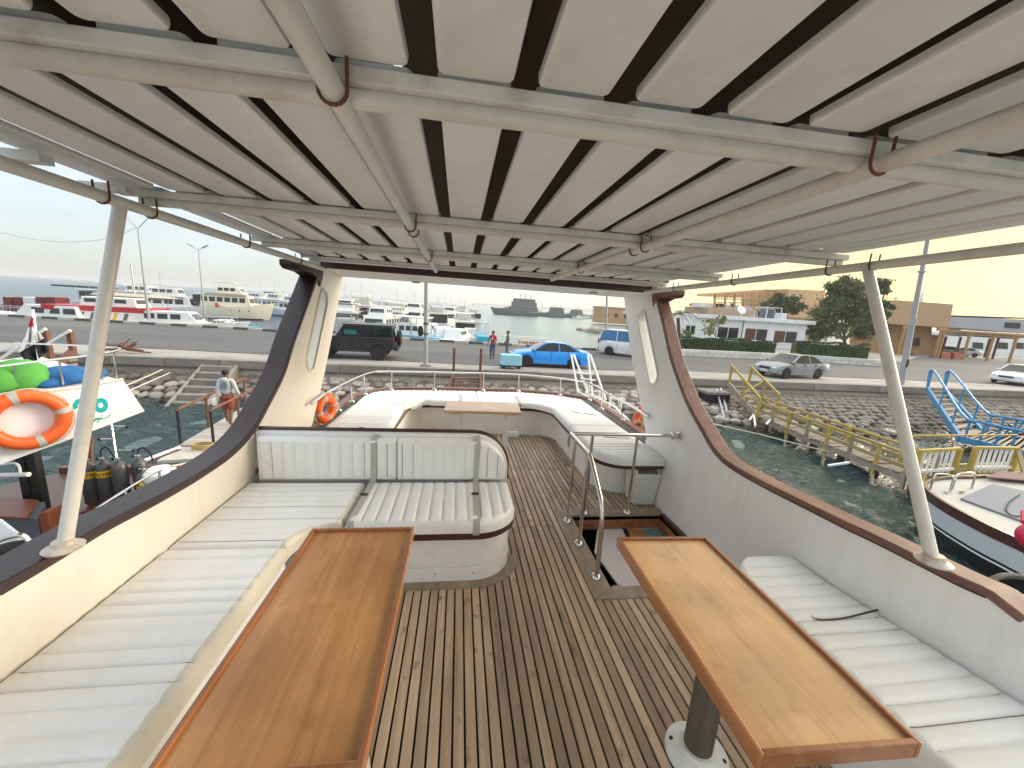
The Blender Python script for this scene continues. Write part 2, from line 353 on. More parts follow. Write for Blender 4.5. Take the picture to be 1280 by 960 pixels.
SOFA = [(-1.45, 2.26), (.14, 2.26)] + arc((.14, 2.53), .27, -80, 0, 8) + [(.41, 2.98)]
g = G(); g.loft(strip(SOFA[:-1], -.075, -.01, .004)); g.build('margin_board', 'teak_margin', deck)
for P, w in (([(.94, 2.055), (.94, 3.165)], .0), ):
    g = G(); g.prism([(.914, 2.03, -.01), (1.06, 2.14, -.01), (1.06, 3.08, -.01), (.914, 3.19, -.01)], (0, 0, .016)); g.build('margin_board', 'teak_margin', deck)
    g = G(); g.prism([(.925, 2.033, -.01), (1.99, 2.033, -.01), (1.99, 2.14, -.01), (1.062, 2.14, -.01)], (0, 0, .017)); g.build('margin_board', 'teak_margin', deck)
    g = G(); g.prism([(.925, 3.187, -.01), (1.99, 3.187, -.01), (1.93, 3.08, -.01), (1.062, 3.08, -.01)], (0, 0, .017)); g.build('margin_board', 'teak_margin', deck)
    g = G(); g.box(1.93, 1.995, 2.14, 3.08, -.01, .012); g.build('margin_board', 'mahogany', deck)
# ---- stair hatch in the deck
h = thing('stair_hatch', 'square open stair hatch in the teak deck beside the steel handrail', 'hatch', (1.5, 2.6, 0))
g = G(); g.box(1.06, 1.93, 3.08, 3.10, -.14, -.012); g.box(1.93, 1.95, 2.14, 3.08, -.5, -.012); g.build('frame', 'table_rim', h)
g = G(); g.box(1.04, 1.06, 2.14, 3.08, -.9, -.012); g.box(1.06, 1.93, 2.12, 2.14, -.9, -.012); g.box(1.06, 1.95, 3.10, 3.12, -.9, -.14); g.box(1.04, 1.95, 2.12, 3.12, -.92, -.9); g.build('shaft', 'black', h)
def hq(pts, z, name, mat, t=.02):
    g = G(); g.prism([atz(x, y, z) for x, y in pts], (0, 0, -t)); g.build(name, mat, h)
hq([(747, 659), (830, 659), (880, 740), (779, 740), (743, 690)], -.14, 'side_panel', 'pinkish_panel')
hq([(728, 656), (828, 655), (829, 658.5), (729, 659.5)], -.13, 'rear_panel', 'pinkish_panel')
hq([(784, 661), (800, 661), (812, 674), (791, 674)], -.135, 'wooden_step', 'table_ply')
hq([(801, 661), (824, 661), (836, 674), (813, 674)], -.135, 'printed_mat', 'blue_print')
hq([(778, 660), (783, 660), (790, 674), (784, 674)], -.134, 'gap', 'black', .004)
g = G(); g.tube([(1.09, 2.17, -.03), (1.16, 2.17, -.03)], .02, 8); g.build('latch', 'steel', h, smooth=True)
# ---- bulwarks with the arch pillars
LCAP = [(0, 742), (55, 709.5), (100, 682), (137, 660), (175, 640), (213, 619), (250, 597), (290, 569), (316, 541), (335, 508), (355, 468), (369, 424), (385, 380), (400, 338)]
RCAP = [(1233, 746), (1195, 729), (1152, 707), (1080, 671), (1017, 640), (952, 607), (911, 583), (892, 564), (876, 537), (862, 512), (851, 486), (838, 448), (829, 408), (819, 370)]
def bulwark(side, cap, front, slot, name, label, wallmat, capmat):
    t = thing(name, label, 'bulwark', (xw(side, 2, .4), 2, 0))
    C = smoothpts([onwall(x, y, side) for x, y in cap], 4); C = [Vector((xw(side, p.y, p.z), p.y, p.z)) for p in C]
    S = Vector((.11 * side, 0, 0)); g = G()
    fr = [onwall(x, y, side) for x, y in front]
    low = [p for p in C if p.y <= 2.0]; hi = [p for p in C if p.y > 2.0]; low.append(hi[0])
    ys = [-2.2, -1.2, -.4, .2] + [p.y for p in low]; zs = [.70, .71, .72, low[0].z - .05] + [p.z for p in low]
    if side > 0: zs[:4] = [.60, .60, .64, .72]
    rings = []
    for y, z in zip(ys, zs):
        a = Vector((xw(side, y, -.1), y, -.1)); b = Vector((xw(side, y, z), y, z)); rings.append([a, b, b + S, a + S])
    g.loft(rings)
    f0, f1 = fr[0], fr[-1]
    Y = 2.0 if False else hi[0].y
    # straight-sided outline ahead of that: bottom, front edge, beam end, back down the cap line
    zb = -.1
    def P(y, z): return Vector((xw(side, 2.5, z), y, z))
    pil = [P(Y, zb), P(5.6 if False else f1.y - .12, zb), P(f1.y, f1.z)] + [P(p.y, p.z) for p in fr[::-1][1:]] + [P(f0.y, 2.20), P(hi[-1].y, 2.20)] + [P(p.y, p.z) for p in hi[::-1]]
    so_ = [onwall(x, y, side) for x, y in slot]; c0, c1 = P(so_[0].y, so_[0].z), P(so_[1].y, so_[1].z); r = .125 if side < 0 else .085
    d = (c1 - c0).normalized(); nrm = Vector((0, -d.z, d.y)); c0 = c0 + d * r; c1 = c1 - d * r
    hole = [c0 - d * r * math.sin(a) + nrm * r * math.cos(a) for a in [R_(i * 18) for i in range(11)]] + [c1 + d * r * math.sin(a) - nrm * r * math.cos(a) for a in [R_(i * 18) for i in range(11)]]
    hole = [P(p.y, p.z) for p in hole]
    g.holed(pil, [hole], S)
    g.build('wall_panel', wallmat, t, smooth=True, angle=30)
    # moulded lip round the slot window and its pane
    l = G(); l.tube([p - S.normalized() * .004 for p in hole], .012, 8, closed=True); sw = l.build('slot_window', wallmat, t, smooth=True)
    if side < 0:
        l = G(); l.prism([p + S * .10 for p in hole], S * .05); l.build('pane', 'frosted_pane', sw)
    # dark wooden cap swept along the edge
    K = [p.copy() for p in C]
    if side > 0: K = [Vector((xw(side, .95, .80), .97, C[0].z - .04))] + K
    else: K = [Vector((xw(side, y, .75), y, .755)) for y in (-2, -1, 0, .7)] + K
    rings = []
    for i, p in enumerate(K):
        dd = (K[min(i + 1, len(K) - 1)] - K[max(i - 1, 0)]); dd.x = 0; dd.normalize(); n = Vector((0, -dd.z, dd.y))
        if n.z < 0 and n.y > 0: n = -n
        w = .165 if side < 0 else .13
        a = p - Vector((side * .012, 0, 0)) + n * .001; rings.append([a, a + n * .038, a + n * .038 + Vector((side * w, 0, 0)), a + Vector((side * w, 0, 0))])
    l = G(); l.loft(rings); l.build('rail_cap', capmat, t, smooth=True, angle=40, bevel=.008)
    # dark seam under the cap
    l = G(); l.tube([p - Vector((side * .002, 0, .002)) for p in C], .006, 6); l.build('seam', 'mahogany', t, smooth=True)
    return t, C, fr
pm('frosted_pane', (.62, .70, .74), .5, var=.03)
pm('gelcoat_warm_lit', (.80, .745, .66), .32, var=.03, vs=1.3, dirt=(.55, .49, .40), dirt_amt=.2, dirt_scale=2.2, stretch=(2.5, 2.5, .7))  # gelcoat with the warm light falling on the port wall put into its colour
bl, LC, LF = bulwark(-1, LCAP, [(429, 346), (415, 420), (405, 470), (388, 540)], [(407, 364), (386, 463)], 'port_bulwark', 'cream bulwark on the left with dark cap sweeping up into a slotted pillar', 'gelcoat_warm_lit', 'cap_wood')
br, RC, RF = bulwark(1, RCAP, [(780, 372), (790, 450), (808, 545)], [(801, 390), (819, 479)], 'starboard_bulwark', 'grey-white bulwark on the right with brown cap sweeping up into a slotted pillar', 'gelcoat', 'cap_wood_worn')
# ---- arch beam between the pillars
ab = thing('arch_beam', 'white crossbeam with dark wooden edge joining the two slotted pillars', 'beam', (.3, 4.7, 2.1))
a0 = LF[0]; b0 = RF[0]; ac = LC[-1]; bc = RC[-1]
g = G()
g.loft([[Vector((x, yb, 2.128 + dz)), Vector((x, yf, a0.z + dz)), Vector((x, yf, 2.215 + dz)), Vector((x, yb, 2.215 + dz))] for x, yf, yb, dz in ((xw(-1, 3, 2.1) + .002, a0.y - .003, ac.y + .06, 0), (xw(1, 3, 2.1) - .002, b0.y - .003, bc.y + .16, b0.z - a0.z))])
g.build('beam', 'gelcoat', ab, bevel=.008)
g = G(); yl, yr = ac.y + .055, bc.y + .155
g.loft([[Vector((x, y - .03, 2.125 + dz)), Vector((x, y, 2.125 + dz)), Vector((x, y, 2.19 + dz)), Vector((x, y - .03, 2.19 + dz))] for x, y, dz in ((-1.42, yl, 0.0), (2.12, yr, b0.z - a0.z))]); g.build('edge_trim', 'mahogany', ab, bevel=.004)
for px, py in ((520, 353), (741, 366)):
    p = aty(px, py, 4.6); g = G(); g.box(p.x - .04, p.x + .04, 4.55, 4.65, p.z - .006, p.z + .01); g.build('cover_plate', 'grey_plastic', ab)
for s, y0, xx, mt in ((-1, LC[-1].y, -1.41, 'cap_wood'), (1, RC[-1].y, 2.11, 'cap_wood_worn')):
    o = G(); x0 = xx - s * .012; dz = 0 if s < 0 else -.01
    pts = [(y0 - .035, 1.93), (y0 - .07, 1.98), (y0 - .13, 2.02), (y0 - .27, 2.045), (y0 - .50, 2.05), (y0 - .56, 2.075), (y0 - .56, 2.125), (y0 + .08, 2.125), (y0 + .05, 2.03)]
    if s > 0: pts = [(y0 + .05 + (a - y0 - .05) * .62, b) for a, b in pts]
    o.prism([(x0, a, b + dz) for a, b in pts], (s * .16, 0, 0)); o.build('bracket', mt, bl if s < 0 else br, bevel=.01)
# ---- canopy
cn = thing('canopy', 'slatted white canopy on painted pipes over the seating deck', 'canopy', (.3, 1.5, 2.2))
def slat_mesh():
    g = G(); w, l, r = .074, .5, .014
    pts = arc((w - r, l - r), r, 0, 90, 3) + arc((-w + r, l - r), r, 90, 180, 3) + arc((-w + r, -l + r), r, 180, 270, 3) + arc((w - r, -l + r), r, 270, 360, 3)
    rings = []
    for k, z in ((.93, .0), (.965, .0012), (.99, .0045), (1, .009), (1, .018)):
        rings.append([Vector((x * k, (abs(y) - (1 - k) * .06) * (1 if y > 0 else -1), z)) for x, y in pts])
    g.loft(rings); me = bpy.data.meshes.new('slat'); me.from_pydata([tuple(p) for p in g.v], [], g.f); me.materials.append(MATS['painted_slat'])
    bm = bmesh.new(); bm.from_mesh(me); bmesh.ops.recalc_face_normals(bm, faces=bm.faces); bm.to_mesh(me); bm.free()
    me.polygons.foreach_set('use_smooth', [True] * len(me.polygons)); me.set_sharp_from_angle(angle=R_(35)); return me
SM = slat_mesh(); BEAM_Y = [-.22, .86, 1.98, 3.04, 3.93]
org = Vector(cn['_w'])
for b in range(5):
    y0 = BEAM_Y[b - 1] + .02 if b else -1.32; y1 = BEAM_Y[b] - .005
    for k in range(18):
        o = bpy.data.objects.new('slat', SM); COL.objects.link(o); o.parent = cn; yc = (y0 + y1) / 2
        w = shear((-1.387 + .2 * k + rnd.uniform(-.004, .004), yc + rnd.uniform(-.006, .006), 2.2 + rnd.uniform(-.001, .003))); o.location = w - org
        o.rotation_euler = (-SH, rnd.uniform(-.012, .012), rnd.uniform(-.004, .004)); o.scale = (1, y1 - y0, 1)
for y in BEAM_Y:
    g = G(); last = y > 3.5; g.box(-1.47, 2.14, y, y + (.026 if last else .034), 2.178 if last else 2.169, 2.198); g.build('beam', 'painted_beam', cn, bevel=.003)
    g = G(); g.tube([(-1.40, y + .033, 2.166 if last else 2.154), (.3, y + .033, 2.166 if last else 2.156), (2.12, y + .033, 2.166 if last else 2.154)], .013 if last else .0185, 14); g.build('cross_pipe', 'painted_pipe', cn, smooth=True)
for xa, xb in ((-.243, -.243), (.935, .90)):
    g = G(); g.tube([(xa, -1.3, 2.140), (xa, BEAM_Y[1] + .01, 2.138), (xb, 3.9, 2.140)], .0205, 14); g.build('long_pipe', 'painted_pipe', cn, smooth=True)
sideL = [(0, 207), (140, 243), (310, 303)]; sideR = [(1280, 306), (1090, 326), (940, 343), (835, 357)]
LPX, RPX = -1.325, 2.0
g = G(); g.tube([(LPX, -1.3, 2.105), (LPX, 1.8, 2.10), (LPX, 4.1, 2.10)], .022, 14); g.build('side_pipe', 'painted_pipe', cn, smooth=True)
g = G(); g.tube([(RPX, -1.3, 2.105), (RPX, 1.8, 2.10), (RPX, 4.1, 2.10)], .022, 14); g.build('side_pipe', 'painted_pipe', cn, smooth=True)
def clamp(x, y, z, s=.0255):
    g = G(); P = [(x - s, y, z + .055)] + [(x - s * math.cos(R_(a)), y, z - s * math.sin(R_(a))) for a in range(0, 181, 20)] + [(x + s, y, z + .055)]
    g.tube(P, .0036, 6); g.build('clamp', 'rust', cn, smooth=True)
for x in (-.243, .92):
    for y in BEAM_Y[1:4]: clamp(x, y - .03, 2.138); 
    clamp(x, BEAM_Y[2] + .1, 2.139)
for x in (LPX, RPX):
    for y in (1.72, 1.95, 2.7, 3.5): clamp(x, y, 2.10)
# weathered awning above the slats, split where daylight comes through
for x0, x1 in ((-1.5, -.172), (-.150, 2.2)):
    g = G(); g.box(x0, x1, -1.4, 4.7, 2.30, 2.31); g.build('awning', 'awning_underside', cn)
g = G(); g.box(-1.5, 2.2, 4.0, 4.02, 2.2, 2.299); g.build('added_gap_board', 'awning_underside', cn)  # added dark board, shuts out bright sky between the last slats and the awning
def cpost(bpx, bz, tx, ty, nm, rusty=False):
    b = atz(*bpx, bz); g = G(); g.tube([b, (tx, ty, 2.10)], .0225, 16); p = g.build('post', 'painted_pipe', cn, smooth=True)
    g = G(); g.lathe([(.0, 0), (.055, 0), (.058, .008), (.036, .02), (.03, .035)], b, 16); g.build('foot_plate', 'painted_foot', p, smooth=True)
    return b
pm('painted_foot', (.62, .56, .47), .5, var=.15, vs=8, dirt=(.22, .10, .05), dirt_amt=.8, dirt_scale=14)
pb = cpost((80, 686), .80, LPX, 1.80, 'l'); pb2 = cpost((1166, 703), .885, RPX, 1.75, 'r')
for y0, y1 in ((1.55, 1.60), (1.88, 1.92)): g = G(); g.box(-1.53, -1.36, y0, y1, 2.155, 2.185); g.build('bracket', 'painted_beam', cn)
# ---- padded cushions: pleats, rounded edges
def cushion(parent, v0, v1, ul, ur, fn, spacing, phase=0, R=.035, T=.09, mat='vinyl', name='cushion', pleat_from=0.0, gd=.015, step=.0125, edge=0):
    nv = max(8, int((v1 - v0) / step)); us = [0, .2, .55, 1.0]
    vs = [v0, v0 + .3 * R, v0 + .7 * R] + [v0 + R + (v1 - v0 - 2 * R) * i / nv for i in range(nv + 1)] + [v1 - .7 * R, v1 - .3 * R, v1]
    rows = []; NU = 12
    for v in vs:
        a, b = ul(v), ur(v); rr = min(R, (b - a) / 3)
        uu = [a, a + .3 * rr, a + .7 * rr] + [a + rr + (b - a - 2 * rr) * i / NU for i in range(NU + 1)] + [b - .7 * rr, b - .3 * rr, b]
        row = []; 
        dv = min(v - v0, v1 - v)
        for u in uu:
            d = min(u - a, b - u); 
            def e(d): return 0 if d >= R else R - math.sqrt(max(0, R * R - (R - d) ** 2))
            hgt = T - max(e(d), e(dv)) 
            q = ((v - phase) / spacing) % 1; dist = min(q, 1 - q) * spacing
            fade = min(1, max(0, (d - .008) / .03)) * min(1, max(0, dv / .03))
            hgt -= gd * fade * math.exp(-(dist / .0055) ** 2) - .0035 * fade * (1 - (1 - 2 * min(q, 1 - q)) ** 2)
            hgt += .004 * noise.noise(Vector((u * 3, v * 3, 1.3))) * fade
            row.append(Vector(fn(u, v, hgt)))
        rows.append([Vector(fn(uu[0], v, 0))] + row + [Vector(fn(uu[-1], v, 0))])
    g = G(); g.loft(rows, cap=True, open_ring=True); ncol = len(rows[0]) - 1
    if edge:
        for i in range((len(rows) - 1) * ncol):
            c = i % ncol
            if (edge > 0 and c > ncol - 5) or (edge < 0 and c < 4): g.m[i] = 1
    ob = g.build(name, [mat, 'vinyl_edge'], parent, smooth=True, angle=60)
    # stitched seam lines lying in the grooves between the pleats
    st = G(); k = math.ceil((v0 + .035 - phase) / spacing)
    while phase + k * spacing < v1 - .035:
        v = phase + k * spacing; k += 1; a, b = ul(v), ur(v); P = []
        for i in range(15):
            u = a + .03 + (b - a - .06) * i / 14; d = min(u - a, b - u); e_ = 0 if d >= R else R - math.sqrt(max(0, R * R - (R - d) ** 2)); fade = min(1, max(0, (d - .008) / .03))
            P.append((u, T - e_ - gd * fade * .97 + .004 * noise.noise(Vector((u * 3, v * 3, 1.3))) * fade + .0025))
        st.loft([[Vector(fn(u, v - .002, h)), Vector(fn(u, v + .002, h))] for u, h in P], cap=False, open_ring=True)
    if st.v: st.build('stitching', 'seam_grey', ob)
    return ob
TOPF = lambda z: (lambda u, v, hgt: (u, v, z + hgt))      # u = x, v = y
TOPX = lambda z: (lambda u, v, hgt: (v, u, z + hgt))      # v = x, u = y
ZS = .375
lb = thing('side_bench', 'long left side bench with pleated pale vinyl cushion beside a wooden table', 'bench', (-1.2, .5, 0))
cushion(lb, -1.5, 2.0, lambda v: xw(-1, v, .42) + .002, lambda v: -.885, TOPF(ZS), .076, edge=1)
g = G(); g.box(-1.47, -.93, -1.5, 2.0, 0, ZS - .002); g.build('base', 'gelcoat_seat', lb, bevel=.01)
g = G(); g.box(-.93, -.895, -1.5, 2.0, ZS - .06, ZS - .004); g.build('trim', 'gelcoat_seat', lb, bevel=.008)
sf = thing('corner_sofa', 'pleated white corner sofa with backrest, rounded end and red-brown trim', 'sofa', (-.4, 2.6, 0))
def xr_c(v): return -.885 + (.22 - math.sqrt(max(0, .22 ** 2 - (min(v, 2.22) - 2.0) ** 2)) if v < 2.22 else .22) if v < 2.30 else -.655
cushion(sf, 2.004, 2.80, lambda v: xw(-1, v, .42) + .002, lambda v: min(-.655, xr_c(v)), TOPF(ZS), .076, name='corner_cushion', gd=.006, edge=1)
def yl_s(v): return 2.22 if v < .16 else 2.22 + .27 - math.sqrt(max(0, .27 ** 2 - (v - .16) ** 2))
cushion(sf, -.652, .425, yl_s, lambda v: 2.815, TOPX(ZS), .081, phase=.01, name='seat_cushion', R=.04)
def zt_b(v): return .80 if v < .14 else .80 - .27 + math.sqrt(max(0, .27 ** 2 - (v - .14) ** 2))
BK = lambda u, v, hgt: (v, 2.90 - hgt, u)
cushion(sf, -1.415, -.44, lambda v: .462, lambda v: .79, BK, .081, phase=-.02, T=.085, name='back_cushion', R=.03)
cushion(sf, -.436, .40, lambda v: .462, lambda v: max(.49, zt_b(v) - .01), BK, .081, phase=.01, T=.085, gd=.011, name='back_cushion', R=.03)
out = [(-1.45, .0), (-1.45, .815), (.14, .815)] + [(.14 + .285 * math.sin(R_(a)), .53 + .285 * math.cos(R_(a))) for a in range(10, 91, 10)] + [(.425, 0)]
g = G(); g.prism([(x, 2.902, z) for x, z in out], (0, .07, 0)); g.build('back_panel', 'gelcoat_seat', sf, smooth=True, bevel=.01)
g = G(); g.tube([(x, 2.965, z + .006) for x, z in out[1:-1]] + [(.43, 2.965, .42)], .018, 8); g.build('back_trim', 'mahogany', sf, smooth=True)
g = G(); g.prism([(x, y, .0) for x, y in SOFA] + [(-1.45, 2.9, 0)], (0, 0, .10)); g.build('plinth', 'gelcoat_seat', sf, smooth=True, bevel=.004)
ins = [(x - (.006 if y > 2.4 else 0), y + (.006 if y < 2.5 else 0)) for x, y in SOFA]
g = G(); g.prism([(x, y, .103) for x, y in ins] + [(-1.45, 2.9, .103)], (0, 0, .23)); g.build('base', 'gelcoat_seat', sf, smooth=True, bevel=.003)
TR = [(-1.0, 2.225), (.15, 2.225)] + arc((.15, 2.51), .285, -80, 0, 8) + [(.435, 2.97)]
g = G(); g.prism([(x, y, .325) for x, y in TR] + [(-1.0, 2.9, .325)], (0, 0, .047)); g.build('trim', 'mahogany', sf, smooth=True, bevel=.012)
for px in (.095, .345): 
    g = G(); g.lathe([(0, 0), (.005, 0), (.005, .003)], (px - .2, 2.2585, .06), 8, axis=1); g.build('screw', 'black', sf)
def ribbon(pts, w, mat, parent, name='strap', wd=(1, 0, 0), t=.003):
    P = [Vector(p) for p in pts]; wv = Vector(wd); rings = []
    for i, p in enumerate(P):
        d = (P[min(i + 1, len(P) - 1)] - P[max(i - 1, 0)]).normalized(); n = d.cross(wv).normalized(); rings.append([p - wv * w / 2, p - wv * w / 2 + n * t, p + wv * w / 2 + n * t, p + wv * w / 2])
    g = G(); g.loft(rings); return g.build(name, mat, parent, smooth=True, angle=50)
for x in (-.62, .15):
    s_ = ribbon([(x, 2.222, .36), (x, 2.212, .42), (x, 2.235, .462), (x + .005, 2.30, .471), (x + .01, 2.5, .472), (x + .015, 2.79, .471), (x + .015, 2.808, .50), (x + .02, 2.808, .76), (x + .02, 2.84, .798), (x + .02, 2.91, .812)], .042, 'strap', sf)
    g = G(); g.box(x - .022, x + .028, 2.56, 2.585, .474, .482); g.build('buckle', 'seam_dark', s_, bevel=.002)
rb = thing('side_bench', 'right side bench with rounded end and loose strap lying on its cushion', 'bench', (1.8, .5, 0))
def xl_r(v): return 1.535 if v < 1.55 else 1.535 + .26 - math.sqrt(max(0, .26 ** 2 - (v - 1.55) ** 2))
cushion(rb, -1.5, 1.80, xl_r, lambda v: xw(1, v, .42) - .002, TOPF(ZS), .076, phase=.02)
g = G(); g.prism([(1.58, -1.5, 0), (2.05, -1.5, 0), (2.0, 1.78, 0), (1.80, 1.78, 0), (1.66, 1.70, 0), (1.58, 1.55, 0)], (0, 0, ZS - .002)); g.build('base', 'gelcoat_seat', rb, bevel=.01)
q = [atz(x, y, .468) for x, y in ((1010, 763), (1018, 773), (1030, 775), (1055, 773), (1080, 767), (1100, 762))]
tag(ribbon(smoothpts(q, 3), .008, 'seam_dark', None, 'strap', wd=(0, 1, 0)), 'thin dark strap curling across the right bench cushion', 'strap')
# ---- tables
def table(name, label, cx, cy, x0, x1, y0, y1, ang, top, rim, ztop=.75, ped=None):
    t = thing(name, label, 'table', (cx, cy, 0)); M = Matrix.Rotation(ang, 4, 'Z')
    def T(g): 
        g.v = [Vector((cx, cy, 0)) + M @ p for p in g.v]; return g
    w, l = (x1 - x0) / 2, (y1 - y0) / 2
    g = G(); g.box(-w + .013, w - .013, -l + .013, l - .013, ztop - .035, ztop - .012); T(g).build('tabletop', top, t)
    for a in ((-w, -w + .015, -l, l), (w - .015, w, -l, l), (-w + .015, w - .015, -l, -l + .015), (-w + .015, w - .015, l - .015, l)):
        g = G(); g.box(a[0], a[1], a[2], a[3], ztop - .048, ztop + .001); T(g).build('rim', rim, t, bevel=.003)
    px, py = ped or (cx, cy)
    g = G(); g.tube([(px, py, .03), (px, py, ztop - .036)], .055, 24); g.build('pedestal', 'pedestal_wood', t, smooth=True)
    g = G(); g.lathe([(0, 0.004), (.125, .004), (.12, .022), (.075, .04), (.07, .055), (0, .055)], (px, py, 0), 28); b = g.build('base', 'white_plastic', t, smooth=True)
    for a in range(4):
        g = G(); g.lathe([(0, 0), (.009, 0), (.009, .006), (0, .008)], (px + .1 * math.cos(a * 1.57 + 2.6), py + .1 * math.sin(a * 1.57 + 2.6), .026), 6); g.build('bolt', 'black', b)
    return t
table('wooden_table', 'orange-brown plywood table with raised rim beside the left bench', -.405, 1.19, -.63, -.178, .70, 1.685, -.0, 'table_ply', 'table_rim')
table('wooden_table', 'lighter plywood table with raised rim beside the right bench, on a round grey pedestal', .985, 1.092, .76, 1.21, .63, 1.555, -.03, 'table_ply_light', 'table_rim', ped=(1.035, 1.14))
bt = thing('bow_table', 'small pale wood table on white legs inside the bow seating', 'table', (.29, 4.15, 0))
g = G(); g.prism([(-.14, 3.95, .715), (-.11, 4.40, .715), (.72, 4.38, .715), (.69, 3.93, .715)], (0, 0, .028)); g.build('tabletop', 'bow_table_wood', bt, bevel=.01)
g = G(); g.box(-.06, .04, 3.99, 4.3, .695, .713); g.box(.5, .64, 3.99, 4.3, .695, .713); g.build('batten', 'bow_table_wood', bt)
for x in (.05, .555):
    g = G(); g.box(x - .028, x + .028, 4.10, 4.14, 0, .695); l = g.build('leg', 'white_plastic', bt, bevel=.006)
for x0, x1 in ((-.12, .02), (.585, .70)):
    g = G(); g.box(x0, x1, 4.105, 4.135, .41, .47); g.build('brace', 'white_plastic', bt, bevel=.012)
# ---- bow bench
bb = thing('bow_bench', 'horseshoe bench of white pleated cushions around the bow', 'bench', (.3, 5.6, 0))
TRIM = [(2.0, 3.24), (1.62, 3.24)] + arc((1.62, 3.51), .27, 270, 180, 8) + [(1.35, 5.12)] + arc((1.05, 5.12), .30, 0, 88, 8) + [(-.36, 5.5)] + arc((-.36, 5.2), .30, 93, 176, 8) + [(-.70, 4.2), (-.74, 2.98)]
bs = [(2.0, 3.52), (1.80, 3.52)] + arc((1.80, 3.86), .34, 270, 185, 8) + [(1.46, 5.16)] + arc((1.16, 5.18), .30, 0, 88, 8) + [(-.38, 5.56)] + arc((-.38, 5.24), .32, 93, 176, 8) + [(-.76, 4.2), (-.80, 2.98)]
g = G(); g.loft(strip(bs, -.03, -.01, .385)); g.build('base', 'gelcoat_seat', bb, smooth=True)
g = G(); g.loft(strip(TRIM, -.16, .385, .425)); g.build('trim', 'mahogany', bb, smooth=True, bevel=.01)
g = G(); sh_ = [(2.04, 3.30), (1.60, 3.30), (1.42, 3.5), (1.42, 5.2), (1.1, 5.5), (-.4, 5.56), (-.76, 5.2), (-.80, 3.0), (-1.45, 3.0), (-1.43, 5.2), (-1.38, 5.7), (-1.06, 6.14), (-.37, 6.25), (.43, 6.31), (1.04, 6.33), (1.7, 6.12), (2.08, 5.8), (2.08, 4.0)]
g.prism([(x, y, .39) for x, y in sh_], (0, 0, .035)); g.build('seat_board', 'gelcoat_seat', bb)
def xl_b(v): return 1.355 if v > 3.5 else 1.355 + .28 - math.sqrt(max(0, .28 ** 2 - (3.5 - v) ** 2))
ZB = .427
cushion(bb, 3.225, 4.30, xl_b, lambda v: 1.99, TOPF(ZB), .08, T=.085)
cushion(bb, 4.305, 5.10, lambda v: 1.355, lambda v: 1.99, TOPF(ZB), .08, T=.085)
cushion(bb, 3.0, 3.9, lambda v: -1.40, lambda v: -.715, TOPF(ZB), .08, T=.085)
cushion(bb, 3.905, 5.12, lambda v: -1.36 + .03 * (v - 3.9), lambda v: -.70, TOPF(ZB), .08, T=.085)
def yl_f(v):
    if v > 1.05: return 5.42 - .30 * (min(v, 1.35) - 1.05) ** 2 / .09 if v < 1.35 else 5.12
    if v < -.38: return 5.48 - .34 * (-.38 - max(v, -.70)) ** 2 / .1024 if v > -.70 else 5.14
    return 5.44
def yr_f(v): return interp([(-1.34, 5.62), (-1.2, 5.95), (-1.0, 6.08), (-.4, 6.18), (1.0, 6.24), (1.6, 6.08), (1.98, 5.78)], v)
cushion(bb, -1.33, .30, yl_f, yr_f, TOPX(ZB), .08, T=.085); cushion(bb, .304, 1.98, yl_f, yr_f, TOPX(ZB), .08, T=.085)
def cush_line(pts, z=.517):
    g = G(); g.tube([atz(x, y, z) for x, y in pts], .0045, 5); g.build('strap', 'seam_dark', bb, smooth=True)
cush_line([(714, 514.5), (730, 517), (746, 519)]); cush_line([(755, 546), (770, 547.5), (787, 548)]); cush_line([(449, 534), (456, 535), (464, 537)])
for x in (.05, .92): ribbon([(x, 5.425, .44), (x, 5.42, .49), (x, 5.45, .514), (x, 5.55, .516), (x, 5.9, .516)], .05, 'strap', bb)
g = G(); g.lathe([(0, 0), (.05, 0), (.05, .012), (0, .014)], (0, 0, 0), 16, axis=0); g.v = [Vector((1.459 - p.x, 4.6 + p.y * .7, .2 + p.z * 1.5)) for p in g.v]; g.build('vent_cover', 'grey_plastic', bb, smooth=True)
# ---- bow gunwale, hull and guard rail
GW = smoothpts([(-1.47, 2.9), (-1.46, 3.9), (-1.44, 5.26), (-1.37, 5.74), (-1.06, 6.17), (-.37, 6.29), (.43, 6.35), (1.04, 6.37), (1.72, 6.16), (2.12, 5.84), (2.13, 5.2), (2.12, 4.6), (2.10, 3.5)], 4)
hull = thing('boat_hull', 'white hull of this boat below the deck with brown gunwale', 'hull', (.3, 2, 0))
g = G(); g.loft(strip([(p[0], p[1]) for p in GW], .09, .475, .525)); g.build('gunwale', 'cap_wood_worn', hull, smooth=True, bevel=.008)
HO = [(-1.62, -3.0), (-1.60, 3.9), (-1.54, 5.3), (-1.45, 5.8), (-1.1, 6.26), (-.37, 6.38), (.43, 6.44), (1.08, 6.46), (1.78, 6.25), (2.2, 5.9), (2.24, 5.2), (2.24, 3.0), (2.62, -1), (2.62, -3.0)]
rings = []
for z, k in ((.474, 1), (0, .99), (-1.2, .97), (-3.4, .86)): rings.append([Vector((.3 + (x - .3) * k, y if y < 0 else y * k, z)) for x, y in HO])
g = G(); g.loft(rings, cap=False); g.build('shell', 'gelcoat', hull, smooth=True)
g = G(); g.box(-1.6, 2.5, -3, -1.7, -.05, -.02); g.box(-1.6, 2.55, -3.02, -2.98, -3, .7); g.build('stern_panel', 'gelcoat', hull)
gr = thing('guard_rail', 'polished steel guard rail running round the bow', 'rail', (.3, 6.1, .53))
RT = [atz(x, y, .80) for x, y in [(403, 505), (423, 490), (457, 472), (472, 467.5), (489, 466), (565, 467), (640, 469), (680, 472), (712, 475.5), (735, 480), (757, 493), (780, 505), (805, 521)]]
